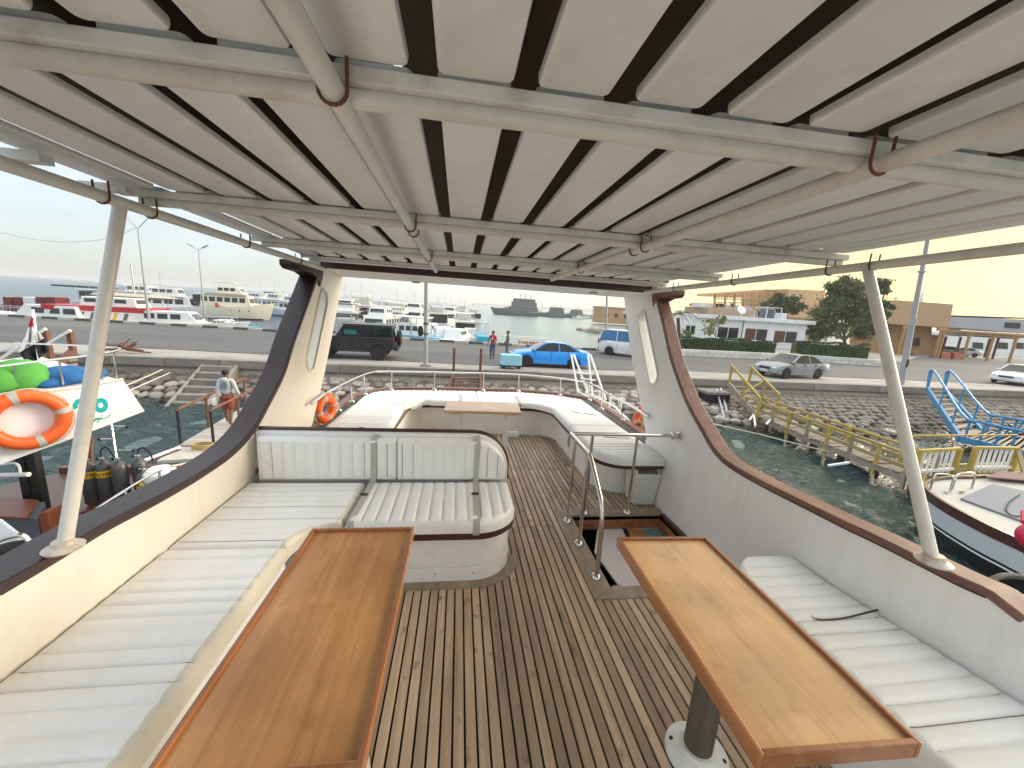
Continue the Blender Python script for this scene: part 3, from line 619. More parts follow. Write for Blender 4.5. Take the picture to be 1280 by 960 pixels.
RT = [Vector((p.x - (.10 if p.x < -1 else (-.05 if p.x > 1.9 else 0)), p.y + (.1 if p.y > 5.8 else 0), .80)) for p in RT]
g = G(); g.tube(smoothpts(RT, 4), .015, 10); g.build('top_rail', 'steel', gr, smooth=True)
for px, py in [(440, 502), (457, 493), (489, 487), (543, 487), (604, 488), (648, 489), (700, 494), (737, 500), (752, 511), (779, 525), (424, 513)]:
    b = atz(px, py, .525); best = min(smoothpts(RT, 6), key=lambda p: (p.x - b.x) ** 2 + (p.y - b.y) ** 2)
    if b.y > 5.9: best = min(smoothpts(RT, 12), key=lambda p: abs(p.x - b.x)); best = Vector((b.x, best.y, 0))
    g = G(); g.tube([b, (best.x, best.y, .79)], .011, 8); s_ = g.build('stanchion', 'steel', gr, smooth=True)
    g = G(); g.lathe([(0, 0), (.035, 0), (.03, .012), (.014, .02)], b, 12); g.build('flange', 'steel', s_, smooth=True)
def buoy(name, label, c, R, r, axis, mat, bands='strap', rope=True):
    t = thing(name, label, 'lifebuoy', c); n = 32; e = axis
    c = Vector(c); g = G(); g.tube([c + e[0] * R * math.cos(2 * math.pi * i / n) + e[1] * R * math.sin(2 * math.pi * i / n) for i in range(n)], r, 14, closed=True); g.build('ring', mat, t, smooth=True)
    for k in range(4):
        a0 = k * math.pi / 2 + .25; P = [c + e[0] * R * math.cos(a0 + d) + e[1] * R * math.sin(a0 + d) for d in (-.11, -.05, .05, .11)]
        g = G(); g.tube(P, r * 1.03, 14, cap=False); g.build('band', bands, t, smooth=True)
    if rope:
        g = G(); g.tube([c + e[0] * (R + r * (1.02 + .25 * abs(math.sin(2 * (2 * math.pi * i / 48 - .25))))) * math.cos(2 * math.pi * i / 48) + e[1] * (R + r * (1.02 + .25 * abs(math.sin(2 * (2 * math.pi * i / 48 - .25))))) * math.sin(2 * math.pi * i / 48) for i in range(48)], .008, 6, closed=True); g.build('grab_rope', 'rope', t, smooth=True)
    return t
p = atz(409, 515, .60)
buoy('lifebuoy', 'small orange lifebuoy tied with white rope to the left guard rail', (p.x - .02, p.y, .64), .115, .05, (Vector((.35, .94, 0)), Vector((0, 0, 1))), 'orange')
rp = G(); 
for k in range(5):
    c = Vector((p.x - .0, p.y + .12 + k * .03, .74)); rp.tube([c + Vector((.05 * math.cos(a), .02 * math.sin(a * 2 + k), .05 * math.sin(a) - .01 * k)) for a in [i * .5236 for i in range(12)]], .008, 6, closed=True)
rp.tube([(p.x, p.y + .2, .72), (p.x + .03, p.y + .25, .6), (p.x + .02, p.y + .22, .53)], .008, 6)
tag(rp.build('rope', 'rope', None, smooth=True), 'coil of white rope looped over the left guard rail above the orange lifebuoy', 'rope')
p = atz(798, 526, .56); buoy('lifebuoy', 'small orange lifebuoy lying against the right pillar foot by the rail', (p.x + .05, p.y + .05, .60), .12, .05, (Vector((.2, .98, 0)), Vector((.3, 0, .9)).normalized()), 'orange')
# ---- stair handrail
hr = thing('handrail', 'bent stainless steel handrail with five posts around the stair hatch', 'handrail', (1.0, 2.7, 0))
g = G(); g.tube(smoothpts([(1, 3.12, .772), (1, 2.9, .772), (1, 2.66, .768), (1, 2.58, .745), (1, 2.36, .58), (1, 2.30, .52), (1, 2.262, .42), (1, 2.245, .2), (1, 2.245, .01)], 5), .0165, 12); g.build('sloping_rail', 'steel', hr, smooth=True)
g = G(); g.tube([(1, 3.12, .772), (1.6, 3.12, .77), (2.03, 3.12, .766)], .0165, 12); rl = g.build('cross_rail', 'steel', hr, smooth=True)
g = G(); g.lathe([(0, 0), (.045, 0), (.045, .01), (.025, .016), (.024, .04), (.034, .045), (.034, .07), (.018, .08)], (0, 0, 0), 16, axis=0); xx = xw(1, 3.1, .77); g.v = [Vector((xx - p.x, 3.12 + p.y, .766 + p.z)) for p in g.v]; g.build('wall_flange', 'steel', rl, smooth=True)
for x, y, zt in ((1, 2.985, .77), (1, 2.645, .765), (1.0, 2.245, .02), (1.2, 3.12, .77), (1.62, 3.12, .77)):
    g = G(); g.tube([(x, y, .0), (x, y, zt)], .014 if zt > .1 else .016, 12); s_ = g.build('post', 'steel', hr, smooth=True)
    g = G(); g.lathe([(0, .006), (.042, .006), (.04, .016), (.028, .03), (.017, .036)], (x, y, 0), 18); g.build('flange', 'steel', s_, smooth=True)
# ---- swing-top bin
wb = thing('waste_bin', 'small white plastic swing-top bin in the corner by the hatch', 'bin', (1.85, 3.36, 0))
g = G(); g.loft([[Vector((1.85 + sx * w, 3.36 + sy * d, z)) for sx, sy in ((-1, -1), (1, -1), (1, 1), (-1, 1))] for w, d, z in ((.105, .10, .002), (.125, .12, .30))]); g.build('body', 'white_plastic', wb, bevel=.012)
g = G(); g.box(1.715, 1.985, 3.23, 3.49, .298, .335); g.build('rim', 'white_plastic', wb, bevel=.012)
g = G()
for x in (1.728, 1.955): g.prism([(x, 3.245, .334), (x, 3.30, .41), (x, 3.42, .41), (x, 3.475, .334)], (.02, 0, 0))
g.box(1.745, 1.955, 3.40, 3.43, .334, .41); g.build('hood', 'white_plastic', wb, bevel=.006)
g = G(); g.prism([(1.75, 3.25, .338), (1.75, 3.40, .385), (1.75, 3.41, .375), (1.75, 3.26, .336)], (.205, 0, 0)); g.build('flap', 'grey_plastic', wb)
# ---- covered gear just outside the right rail
cg = thing('gear_cover', 'off-white fabric cover with brown edge just outside the right rail', 'cover', (2.75, .7, .5))
p = atx(1262, 742, 2.55)
g = G(); g.blob((p.x + .15, p.y - .12, p.z - .12), .22, .20, .13, 14, 8, jit=.03); g.build('fabric', 'awning_light', cg, smooth=True) if 'awning_light' in MATS else (pm('awning_light', (.55, .53, .46), .8, var=.1, bump=.3, bs=40), g.build('fabric', 'awning_light', cg, smooth=True))
g = G(); g.tube(smoothpts([(p.x - .08, p.y + .02, p.z - .08), (p.x + .02, p.y + .08, p.z + .0), (p.x + .2, p.y + .1, p.z + .01), (p.x + .4, p.y + .05, p.z - .03)], 4), .014, 8); g.build('edge_band', 'seam_dark', cg, smooth=True)
g = G(); g.beam((p.x - .02, p.y + .06, p.z - .13), (p.x + .3, p.y - .2, p.z - .16), .05, .09); g.build('side_board', 'mahogany', cg, bevel=.01)
# ================================================================== THE HARBOUR (level ground: no trim from here on)
TILT[0] = 0
QZ, WZ = -1.5, -3.0
def W(px, py, z): return atz(px, py, z)
def Q(px, py): return atz(px, py, QZ)
# ---- ground materials
def asphalt():
    m, nt, N, L, b = _new('asphalt'); tc = N.new('ShaderNodeTexCoord')
    def nz(s, d=6, st=(1, 1, 1)):
        mp = N.new('ShaderNodeMapping'); mp.inputs['Scale'].default_value = st; L.new(tc.outputs['Object'], mp.inputs[0])
        n = N.new('ShaderNodeTexNoise'); n.inputs['Scale'].default_value = s; n.inputs['Detail'].default_value = d; n.inputs['Roughness'].default_value = .65; L.new(mp.outputs[0], n.inputs['Vector']); return n.outputs[0]
    def mixc(f, a, bcol, lo, hi, amt=1):
        r = N.new('ShaderNodeMapRange'); r.inputs[1].default_value = lo; r.inputs[2].default_value = hi; r.inputs[4].default_value = amt; L.new(f, r.inputs[0])
        x = N.new('ShaderNodeMix'); x.data_type = 'RGBA'; L.new(r.outputs[0], x.inputs[0])
        if isinstance(a, tuple): x.inputs[6].default_value = (*a, 1)
        else: L.new(a, x.inputs[6])
        x.inputs[7].default_value = (*bcol, 1); return x.outputs[2]
    c = mixc(nz(.35, 8, (.35, 1, 1)), (.085, .085, .088), (.14, .135, .128), .35, .7)
    c = mixc(nz(.18, 6, (.3, 1.4, 1)), c, (.26, .24, .21), .55, .75, .5)
    c = mixc(nz(40, 3), c, (.06, .06, .06), .5, .7, .35)
    L.new(c, b.inputs['Base Color']); b.inputs['Roughness'].default_value = .85
    MATS['asphalt'] = m
asphalt()
pm('sandy_concrete', (.36, .33, .29), .9, var=.22, vs=.8, dirt=(.20, .19, .18), dirt_amt=.7, dirt_scale=.6, bump=.3, bs=12, stretch=(.5, 1, 1))
pm('quay_concrete', (.245, .225, .20), .9, var=.3, vs=1.8, dirt=(.12, .11, .10), dirt_amt=.7, dirt_scale=2.5, bump=.5, bs=9, rnd=.14)
pm('quay_render', (.33, .30, .255), .9, var=.22, vs=1.4, dirt=(.16, .14, .12), dirt_amt=.6, dirt_scale=1.2, bump=.4, bs=8, stretch=(.5, 1, 2))
pm('stone', (.34, .295, .255), .9, var=.35, vs=3, dirt=(.09, .07, .06), dirt_amt=.5, dirt_scale=3, bump=.6, bs=9, rnd=.45)
pm('wet_stone', (.045, .042, .038), .5, var=.4, vs=3, bump=.5, bs=9, rnd=.4)
pm('mortar', (.16, .14, .115), .95, var=.3, vs=2)
pm('kerb_pale', (.50, .47, .40), .85, var=.15, vs=3)
pm('kerb_dark', (.10, .10, .10), .85, var=.2, vs=3)
pm('white_block', (.66, .64, .60), .8, var=.1, vs=3, rnd=.12, dirt=(.4, .37, .32), dirt_amt=.4)
pm('white_paint', (.78, .78, .77), .4, var=.05, vs=2, dirt=(.5, .45, .38), dirt_amt=.3, dirt_scale=2)
# ---- water: real wave mesh near by, sheet to the horizon
def water_mat():
    m, nt, N, L, b = _new('water'); b.inputs['Base Color'].default_value = (.018, .044, .041, 1); b.inputs['Roughness'].default_value = .05; b.inputs['IOR'].default_value = 1.333
    b.inputs['Specular IOR Level'].default_value = .65
    tc = N.new('ShaderNodeTexCoord'); mp = N.new('ShaderNodeMapping'); mp.inputs['Scale'].default_value = (.75, 1.3, 1); mp.inputs['Rotation'].default_value = (0, 0, .25); L.new(tc.outputs['Object'], mp.inputs[0])
    n1 = N.new('ShaderNodeTexNoise'); n1.inputs['Scale'].default_value = 3.6; n1.inputs['Detail'].default_value = 5; n1.inputs['Roughness'].default_value = .55; n1.inputs['Distortion'].default_value = .5; L.new(mp.outputs[0], n1.inputs['Vector'])
    bp = N.new('ShaderNodeBump'); bp.inputs['Strength'].default_value = 1; bp.inputs['Distance'].default_value = .24; L.new(n1.outputs[0], bp.inputs['Height']); L.new(bp.outputs[0], b.inputs['Normal'])
    MATS['water'] = m
    m, nt, N, L, b = _new('open_water'); b.inputs['Roughness'].default_value = .22; b.inputs['IOR'].default_value = 1.333; b.inputs['Specular IOR Level'].default_value = .6
    tc = N.new('ShaderNodeTexCoord')
    n0 = N.new('ShaderNodeTexNoise'); n0.inputs['Scale'].default_value = .02; n0.inputs['Detail'].default_value = 6; mp = N.new('ShaderNodeMapping'); mp.inputs['Scale'].default_value = (.6, 2, 1); L.new(tc.outputs['Object'], mp.inputs[0]); L.new(mp.outputs[0], n0.inputs['Vector'])
    x = N.new('ShaderNodeMix'); x.data_type = 'RGBA'; x.inputs[6].default_value = (.02, .06, .10, 1); x.inputs[7].default_value = (.035, .085, .115, 1); L.new(n0.outputs[0], x.inputs[0])
    sx = N.new('ShaderNodeSeparateXYZ'); L.new(tc.outputs['Object'], sx.inputs[0]); sh = N.new('ShaderNodeMapRange'); sh.interpolation_type = 'SMOOTHSTEP'; sh.inputs[1].default_value = -45; sh.inputs[2].default_value = 25; L.new(sx.outputs[0], sh.inputs[0])
    x2 = N.new('ShaderNodeMix'); x2.data_type = 'RGBA'; L.new(sh.outputs[0], x2.inputs[0]); L.new(x.outputs[2], x2.inputs[6]); x2.inputs[7].default_value = (.16, .22, .19, 1); L.new(x2.outputs[2], b.inputs['Base Color'])
    n1 = N.new('ShaderNodeTexNoise'); n1.inputs['Scale'].default_value = .8; n1.inputs['Detail'].default_value = 6; L.new(mp.outputs[0], n1.inputs['Vector'])
    bp = N.new('ShaderNodeBump'); bp.inputs['Strength'].default_value = 1; bp.inputs['Distance'].default_value = .35; L.new(n1.outputs[0], bp.inputs['Height']); L.new(bp.outputs[0], b.inputs['Normal'])
    MATS['open_water'] = m
water_mat()
def waves():
    nx, ny = 330, 210; X = np.linspace(-45, 45, nx); Y = np.linspace(-14, 19.5, ny); xx, yy = np.meshgrid(X, Y); z = np.zeros_like(xx); r = np.random.RandomState(4)
    for i in range(26):
        lam = r.uniform(.5, 2.6); a = r.uniform(0, 2 * math.pi) * .4 + 1.1 * (i % 2); z += .014 * lam ** .9 * np.sin(2 * math.pi / lam * (xx * math.cos(a) + yy * math.sin(a)) + r.uniform(0, 6.3) + .8 * np.sin(xx * .23 + i) + .6 * np.sin(yy * .31 + i * 2))
    v = np.stack([xx.ravel(), yy.ravel(), (z + WZ).ravel()], 1); idx = np.arange(nx * ny).reshape(ny, nx)
    f = np.stack([idx[:-1, :-1].ravel(), idx[:-1, 1:].ravel(), idx[1:, 1:].ravel(), idx[1:, :-1].ravel()], 1)
    me = bpy.data.meshes.new('harbour_water'); me.from_pydata(v.tolist(), [], f.tolist()); me.materials.append(MATS['water']); me.polygons.foreach_set('use_smooth', [True] * len(me.polygons))
    o = bpy.data.objects.new('harbour_water', me); COL.objects.link(o); tag(o, 'dark green rippled harbour water between the boats and the quay wall', kind='structure')
waves()
g = G(); B = 9000; g.add([(-B, -B, WZ - .12), (B, -B, WZ - .12), (B, B, WZ - .12), (-B, B, WZ - .12)], [(0, 1, 2, 3)])
tag(g.build('sea', 'open_water', world=True), 'open blue-green sea beyond the quay reaching the horizon', kind='structure')
# ---- quay land
EDGE = 19.3
def kerb_y(x): return interp([(-60, 37), (-18, 34.4), (-8, 32.6), (13, 31.2)], x)
land = [(-75, EDGE), (90, EDGE), (260, EDGE + 10), (260, 420), (190, 420), (58, 120), (17, 38), (13, 31.6), (-8, 33.0), (-18, 34.8), (-75, 38.5)]
g = G(); g.prism([(x, y, QZ - .02) for x, y in land], (0, 0, -3)); tag(g.build('quay_ground', 'sandy_concrete', world=True), 'pale sandy concrete surface of the quay', kind='structure')
ROAD_E = lambda x: interp([(-75, 23.5), (-14, 21.9), (0, 20.95), (9, 21.0), (14, 22.0), (90, 22.0)], x)
rd = [(x, ROAD_E(x), QZ) for x in (-75, -30, -14, -6, 0, 9, 14, 30, 90)] + [(90, 52, QZ), (60, 43, QZ), (47, 35.2, QZ), (23.2, 38.0, QZ), (16.5, 37.4, QZ), (12.8, 31.4, QZ), (-8, 32.8, QZ), (-18, 34.6, QZ), (-75, 38.2, QZ)]
g = G(); P = [Vector(p) for p in rd]; g.add(P, [tuple(t) for t in tessellate_polygon([P])]); tag(g.build('road', 'asphalt', world=True), 'worn grey asphalt road along the quay', kind='structure')
# far kerb painted in alternating dark and pale blocks
kb = thing('striped_kerb', 'low kerb in alternating pale and black blocks on the far side of the road', 'kerb', (0, 33, QZ))
def unit(name, mat, bev=.0):
    g = G(); g.box(-.5, .5, -.5, .5, -.5, .5); me = bpy.data.meshes.new(name); me.from_pydata([tuple(v) for v in g.v], [], g.f); me.materials.append(MATS[mat])
    bm = bmesh.new(); bm.from_mesh(me); bmesh.ops.recalc_face_normals(bm, faces=bm.faces); bm.to_mesh(me); bm.free(); return me
KP, KD, QB, WB = unit('block', 'kerb_pale'), unit('block', 'kerb_dark'), unit('block', 'quay_concrete'), unit('block', 'white_block')
def inst(name, me, parent, loc, scale, rz=0):
    o = bpy.data.objects.new(name, me); COL.objects.link(o); o.parent = parent; o.location = Vector(loc) - Vector(parent['_w']); o.scale = scale; o.rotation_euler = (0, 0, rz); return o
x = -46
while x < 12.2:
    k = int(round((x + 46) / 1.2)); a = Vector((x, kerb_y(x) + .35, 0)); b = Vector((x + 1.2, kerb_y(x + 1.2) + .35, 0)); d = b - a; c = (a + b) / 2
    inst('block', KD if k % 2 else KP, kb, (c.x, c.y, QZ + .09), (d.length - .02, .35, .19), math.atan2(d.y, d.x)); x += 1.2
# quay wall: cap blocks, rendered band, stone revetment
qw = tag(G().box(-75, 90, EDGE + .02, EDGE + .6, -2.05, QZ - .03).build('quay_wall', 'quay_render', world=True, origin=(0, EDGE, QZ)), 'weathered concrete quay wall with block edge above a stone slope', 'quay wall'); qw['_w'] = (0, 0, 0); 
qw.data.transform(Matrix.Translation(Vector((0, EDGE, QZ)))); qw.location = (0, 0, 0)
x = -34; rnd = random.Random(5)
SX0, SX1 = -11.45, -10.2
while x < 44:
    l = rnd.uniform(1.9, 3.2)
    inst('block', QB, qw, (x + l / 2, EDGE - .02 + rnd.uniform(-.012, .012), QZ - .165 + rnd.uniform(-.01, .01)), (l - .03, .42 + rnd.uniform(0, .03), .37)); x += l
g = G(); xs = np.arange(-40, 46, 1.0); rings = []
for x in xs:
    j = noise.noise(Vector((x * .6, 0, 0))) * .08
    rings.append([Vector((x, EDGE - .02, -1.86)), Vector((x, EDGE - .10 + j, -2.0 + j * .3)), Vector((x, EDGE - .16 + j, -2.22 + j)), Vector((x, EDGE + .1, -2.3))])
g.loft(rings); g.build('render_band', 'quay_render', qw, smooth=True, world=True)
rs = G(); rs.loft([[Vector((x, EDGE, -2.1)), Vector((x, interp([(-40, 17.3), (0, 16.8), (8, 15.6), (14, 14.0), (30, 13.8), (46, 13.8)], x) + .15, -3.35)), Vector((x, EDGE, -3.4))] for x in np.arange(-40, 47, 2.0)])
sl = tag(rs.build('stone_slope', 'mortar', world=True), 'sloping revetment of rough grey-brown stones down to the water', 'stone slope'); sl['_w'] = (0, 0, 0)
def stone_mesh(seed, mat):
    g = G(); r = random.Random(seed); g.blob((0, 0, 0), .5, .5, .5, 7, 4, jit=.16, seed=seed)
    g.v = [Vector((max(-.42, min(.42, p.x)), max(-.42, min(.42, p.y)), p.z)) for p in g.v]
    me = bpy.data.meshes.new('stone'); me.from_pydata([tuple(v) for v in g.v], [], g.f); me.materials.append(MATS[mat])
    bm = bmesh.new(); bm.from_mesh(me); bmesh.ops.recalc_face_normals(bm, faces=bm.faces); bm.to_mesh(me); bm.free(); return me
SMS = [stone_mesh(i, 'stone') for i in range(6)]; SMW = [stone_mesh(i + 9, 'wet_stone') for i in range(4)]
def foot_y(x): return interp([(-40, 17.3), (0, 16.8), (8, 15.6), (14, 14.0), (30, 13.8), (46, 13.8)], x)
stones = []; rnd = random.Random(11)
x = -26.0
while x < 40:
    fy = foot_y(x); n = max(3, int((EDGE - fy) / .46)); n = int(math.hypot(EDGE - fy, 1.2) / .42)
    for i in range(n + 1):
        t = (i + rnd.uniform(-.2, .2)) / n; sx = x + rnd.uniform(-.1, .1) + (.24 if i % 2 else 0); y = EDGE - .12 + (fy - EDGE) * t; z = -2.18 - 1.0 * t
        if SX0 - .25 < sx < SX1 + .25: continue
        stones.append((sx, y, z, rnd.uniform(.42, .66), rnd.uniform(.38, .56), t))
    x += .5
def visible_first(s): 
    d = Vector((s[0], s[1], s[2] - CAM_H)); return d.length
def in_view(s):
    d = np.array([s[0], s[1], s[2] - CAM_H]); c = d[0] * _rt + d[1] * _fw + d[2] * _up; u, v = 640 + F_PX * c[0] / c[2], 480 + F_PX * c[1] / c[2]
    return (0 < u < 290 or 395 < u < 800 and v < 512 or 870 < u < 1280) and v < 600 and s[5] < 1.05
order = sorted(range(len(stones)), key=lambda i: (0 if in_view(stones[i]) else 1, visible_first(stones[i])))
rest = G()
for rank, i in enumerate(order):
    sx, y, z, a, b_, t = stones[i]; r = random.Random(i); wet = t > .72 + r.uniform(-.1, .06); fyv = foot_y(sx); ang = math.atan2(1.0, EDGE - fyv)
    if rank < 299:
        o = bpy.data.objects.new('stone', r.choice(SMW if wet else SMS)); COL.objects.link(o); o.parent = sl; o.location = (sx, y, z); o.scale = (a, b_, .21); o.rotation_euler = (ang * .9, r.uniform(-.15, .15), r.uniform(-.3, .3))
    else:
        me = r.choice(SMW if wet else SMS); M = Matrix.Translation((sx, y, z)) @ Matrix.Rotation(ang * .9, 4, 'X') @ Matrix.Rotation(r.uniform(-.3, .3), 4, 'Z') @ Matrix.Diagonal((a, b_, .21, 1))
        rest.add([M @ v.co for v in me.vertices], [tuple(p.vertices) for p in me.polygons], 1 if wet else 0)
o = rest.build('stone', ['stone', 'wet_stone'], sl, world=True); o['kind'] = 'stuff'
# concrete steps down to the water
cs = thing('quay_steps', 'worn concrete steps going down the quay wall to the water on the left', 'steps', (-11.5, 18.4, QZ))
for i in range(6):
    y1 = EDGE - .18 - i * .40; z = -1.72 - i * .235
    g = G(); g.box(SX0 + .02, SX1 - .02, y1 - .42, y1, z - .40, z); g.build('step', 'quay_concrete', cs, bevel=.015, world=True)
for xx, k in ((SX0 - .14, -.14), (SX1, .14)):
    g = G(); g.prism([(xx, EDGE - .1, -1.62), (xx, EDGE - .1, -3.3), (xx, EDGE - 2.9, -3.3), (xx, EDGE - 2.7, -3.0)], (.14, 0, 0)); g.build('side_wall', 'quay_render', cs, world=True)
# ---- lamp posts and poles
pm('galvanised', (.42, .43, .44), .45, .6, var=.1, vs=4)
pm('grey_pole', (.36, .37, .37), .5, .2, var=.12, vs=3, dirt=(.18, .15, .12), dirt_amt=.4)
pm('brown_wood', (.17, .075, .045), .7, var=.25, vs=6, bump=.3)
pm('weathered_wood', (.30, .25, .19), .85, var=.3, vs=5, bump=.4, stretch=(1, 3, 3), rnd=.2, dirt=(.12, .09, .06), dirt_amt=.5)
def lamp(name, label, base, h, r0, r1, arms, group=None):
    t = thing(name, label, 'lamp post', base, group); b = Vector(base)
    g = G(); g.tube([b, b + Vector((0, 0, h))], [r0, r1], 10); g.build('pole', 'galvanised', t, smooth=True, world=True)
    for dx, dy, up in arms:
        e = b + Vector((dx, dy, h + up)); g = G(); g.tube([b + Vector((0, 0, h - .05)), e], r1 * .6, 8); a = g.build('arm', 'galvanised', t, smooth=True, world=True)
        g = G(); d = Vector((dx, dy, up)).normalized(); g.beam(e - d * .1, e + d * .7, .28, .13); g.build('lamp_head', 'galvanised', a, bevel=.03, world=True)
    return t
p = W(178, 399, QZ); topz = Vector(ray(173, 285)) * (p.y / ray(173, 285)[1]); lamp('street_lamp', 'taller twin-armed street lamp on the left, with the cable hanging from it', (p.x + .55, p.y, QZ), 1.75 + topz.z - QZ, .13, .06, ((-1.0, 0, 1.0), (1.0, 0, 1.0)))
p = Vector((-33.5, 55.0, WZ)); r_ = Vector(ray(248, 312)); tz = 1.75 + r_.z * (p.y / r_.y); px_ = r_.x * (p.y / r_.y); lamp('street_lamp', 'shorter twin-armed street lamp farther away behind the cream yacht', (px_, p.y, WZ), tz - WZ, .13, .06, ((-.55, 0, .3), (.55, 0, .3)))
def pole(label, bpx, tpx, r0, r1, base=None, mat='grey_pole', sway=0):
    b = base or Q(*bpx); r_ = Vector(ray(*tpx)); tp = r_ * (b.y / r_.y); t = thing('utility_pole', label, 'pole', b); T_ = Vector((tp.x, b.y + sway, 1.75 + tp.z))
    g = G(); g.tube([b, T_], [r0, r1], 14); g.build('shaft', mat, t, smooth=True, world=True)
    return t, b, T_
t, b, tp = pole('grey pole standing between the black jeep and the moored boats', (532, 457), (533, 352), .11, .10)
g = G(); g.tube([b + (tp - b) * .5 + Vector((-.0, 0, 0)), b + (tp - b) * .5 + Vector((0, 0, .1))], .14, 14); g.tube([b + (tp - b) * .38, b + (tp - b) * .38 + Vector((0, 0, .08))], .14, 14); g.build('strap', 'rust', t, world=True, smooth=True)
g = G(); g.lathe([(0, 0), (.3, 0), (.26, .06), (0, .07)], b, 12); g.build('footing', 'quay_concrete', t, world=True)
g = G(); g.blob(b + Vector((-.28, -.02, 1.75)), .14, .12, .30, 8, 6, m=0); g.build('rubber_bag', 'rubber', t, world=True, smooth=True)
pole('thin pale pole on the shore just left of the white van', (757, 434), (759, 360), .12, .09)
t, b, tp = pole('tall grey lamp pole on the right leaning slightly, cut by the canopy edge', (1126, 480), (1160, 298), .17, .10)
b2 = b + (tp - b) * .44
g = G(); g.box(b2.x - .24, b2.x - .06, b2.y - .3, b2.y - .08, b2.z - .22, b2.z + .28); g.build('meter_box', 'grey_pole', t, bevel=.02, world=True)
b2 = b + (tp - b) * .16; g = G(); g.box(b2.x - .07, b2.x + .06, b2.y - .185, b2.y - .15, b2.z - .28, b2.z + .2); g.build('label_plate', 'black', t, world=True)
g = G(); b2 = b + (tp - b) * .78; g.tube([b2, b2 + Vector((0, 0, .08))], .2, 12); g.build('clamp', 'grey_pole', t, smooth=True, world=True)
# cable slung to the left street lamp
pts = [atd(-60, 288, 42), atd(0, 291, 42), atd(40, 299, 42), atd(80, 302.5, 42), atd(120, 300.5, 42), atd(150, 293, 42), atd(171, 284, 42)]
g = G(); g.tube(smoothpts(pts, 4), .022, 5); tag(g.build('cable', 'grey_pole', smooth=True, world=True), 'thin overhead cable sagging across the left sky', 'cable')
# ---- rusty anchor lying at the road edge
an = thing('anchor', 'rusty stocked anchor lying on the quay by the left post', 'anchor', Q(155, 441))
c = Q(150, 441) + Vector((0, .1, .12))
g = G(); g.beam(c + Vector((.9, 0, -.02)), c + Vector((-.9, .1, .22)), .1, .12); g.tube(smoothpts([c + Vector((-.55, .1, .75)), c + Vector((-.95, .05, .3)), c + Vector((-.85, -.25, -.02)), c + Vector((-.3, -.3, .06))], 5), [.05] * 15 + [.03], 8); g.build('shank', 'rust', an, world=True, smooth=True)
for s in (-1, 1):
    g = G(); g.tube(smoothpts([c + Vector((-.5, 0, .02)), c + Vector((-.1, s * .32, .05)), c + Vector((.35, s * .42, .28))], 5), [.06] * 10 + [.03], 8); a = g.build('arm', 'rust', an, world=True, smooth=True)
    e = c + Vector((.35, s * .42, .28)); g = G(); g.prism([e + Vector((-.15, -.1, .02)), e + Vector((.12, 0, .1)), e + Vector((-.15, .1, .02))], (0, 0, .03)); g.build('fluke', 'rust', a, world=True)
g = G(); g.tube([c + Vector((.2, .25, .5)), c + Vector((.0, .0, .1)), c + Vector((.3, -.1, .02)), c + Vector((1.3, -.1, -.06))], .035, 8); g.build('stock', 'rust', an, world=True, smooth=True)
# ================================================================== VEHICLES
glassm('car_glass', (.015, .02, .022)); glassm('blue_glass', (.05, .16, .32))
def paint(name, col, rough=.25, coat=.4): return pm(name, col, rough, var=.03, vs=2, coat=coat, dirt=(.3, .28, .25), dirt_amt=.12, dirt_scale=1.5)
paint('blue_paint', (.010, .30, .86)); paint('silver_paint', (.22, .235, .25), .3); paint('black_paint', (.008, .008, .009), .42, .15); paint('white_van_paint', (.74, .75, .76)); paint('white_car_paint', (.66, .67, .68))
pm('red_lamp', (.5, .02, .02), .25); pm('clear_lamp', (.6, .62, .62), .15); pm('tyre', (.018, .018, .018), .85, var=.2); pm('alloy', (.35, .36, .37), .35, .7); pm('plate', (.6, .6, .58), .4)
def wheel(parent, c, r, w, side, rim='alloy', name='wheel'):
    c = Vector(c); g = G(); prof = [(r * .62, -w / 2), (r * .9, -w / 2), (r, -w * .35), (r, w * .35), (r * .9, w / 2), (r * .62, w / 2)]
    g.lathe(prof, (0, 0, 0), 22, axis=1); g.v = [c + p for p in g.v]; wh = g.build(name, 'tyre', parent, smooth=True, world=True)
    g = G(); g.lathe([(0, .0), (r * .16, .0), (r * .2, -.015), (r * .56, -.03), (r * .64, .0), (r * .64, -.06), (0, -.06)], (0, 0, 0), 20, axis=1)
    g.v = [c + Vector((p.x, side * (w / 2 + p.y * 1 - .005), p.z)) for p in g.v]; rm = g.build('rim', rim, wh, smooth=True, angle=25, world=True)
    g = G()
    for k in range(6):
        a = k * math.pi / 3 + .3; g.prism([c + Vector((math.cos(a + d) * rr, side * (w / 2 + .0), math.sin(a + d) * rr)) for d, rr in ((-.32, r * .52), (.32, r * .52), (.18, r * .26), (-.18, r * .26))], (0, side * .004, 0))
    g.build('hub_gap', 'black', rm, world=True)
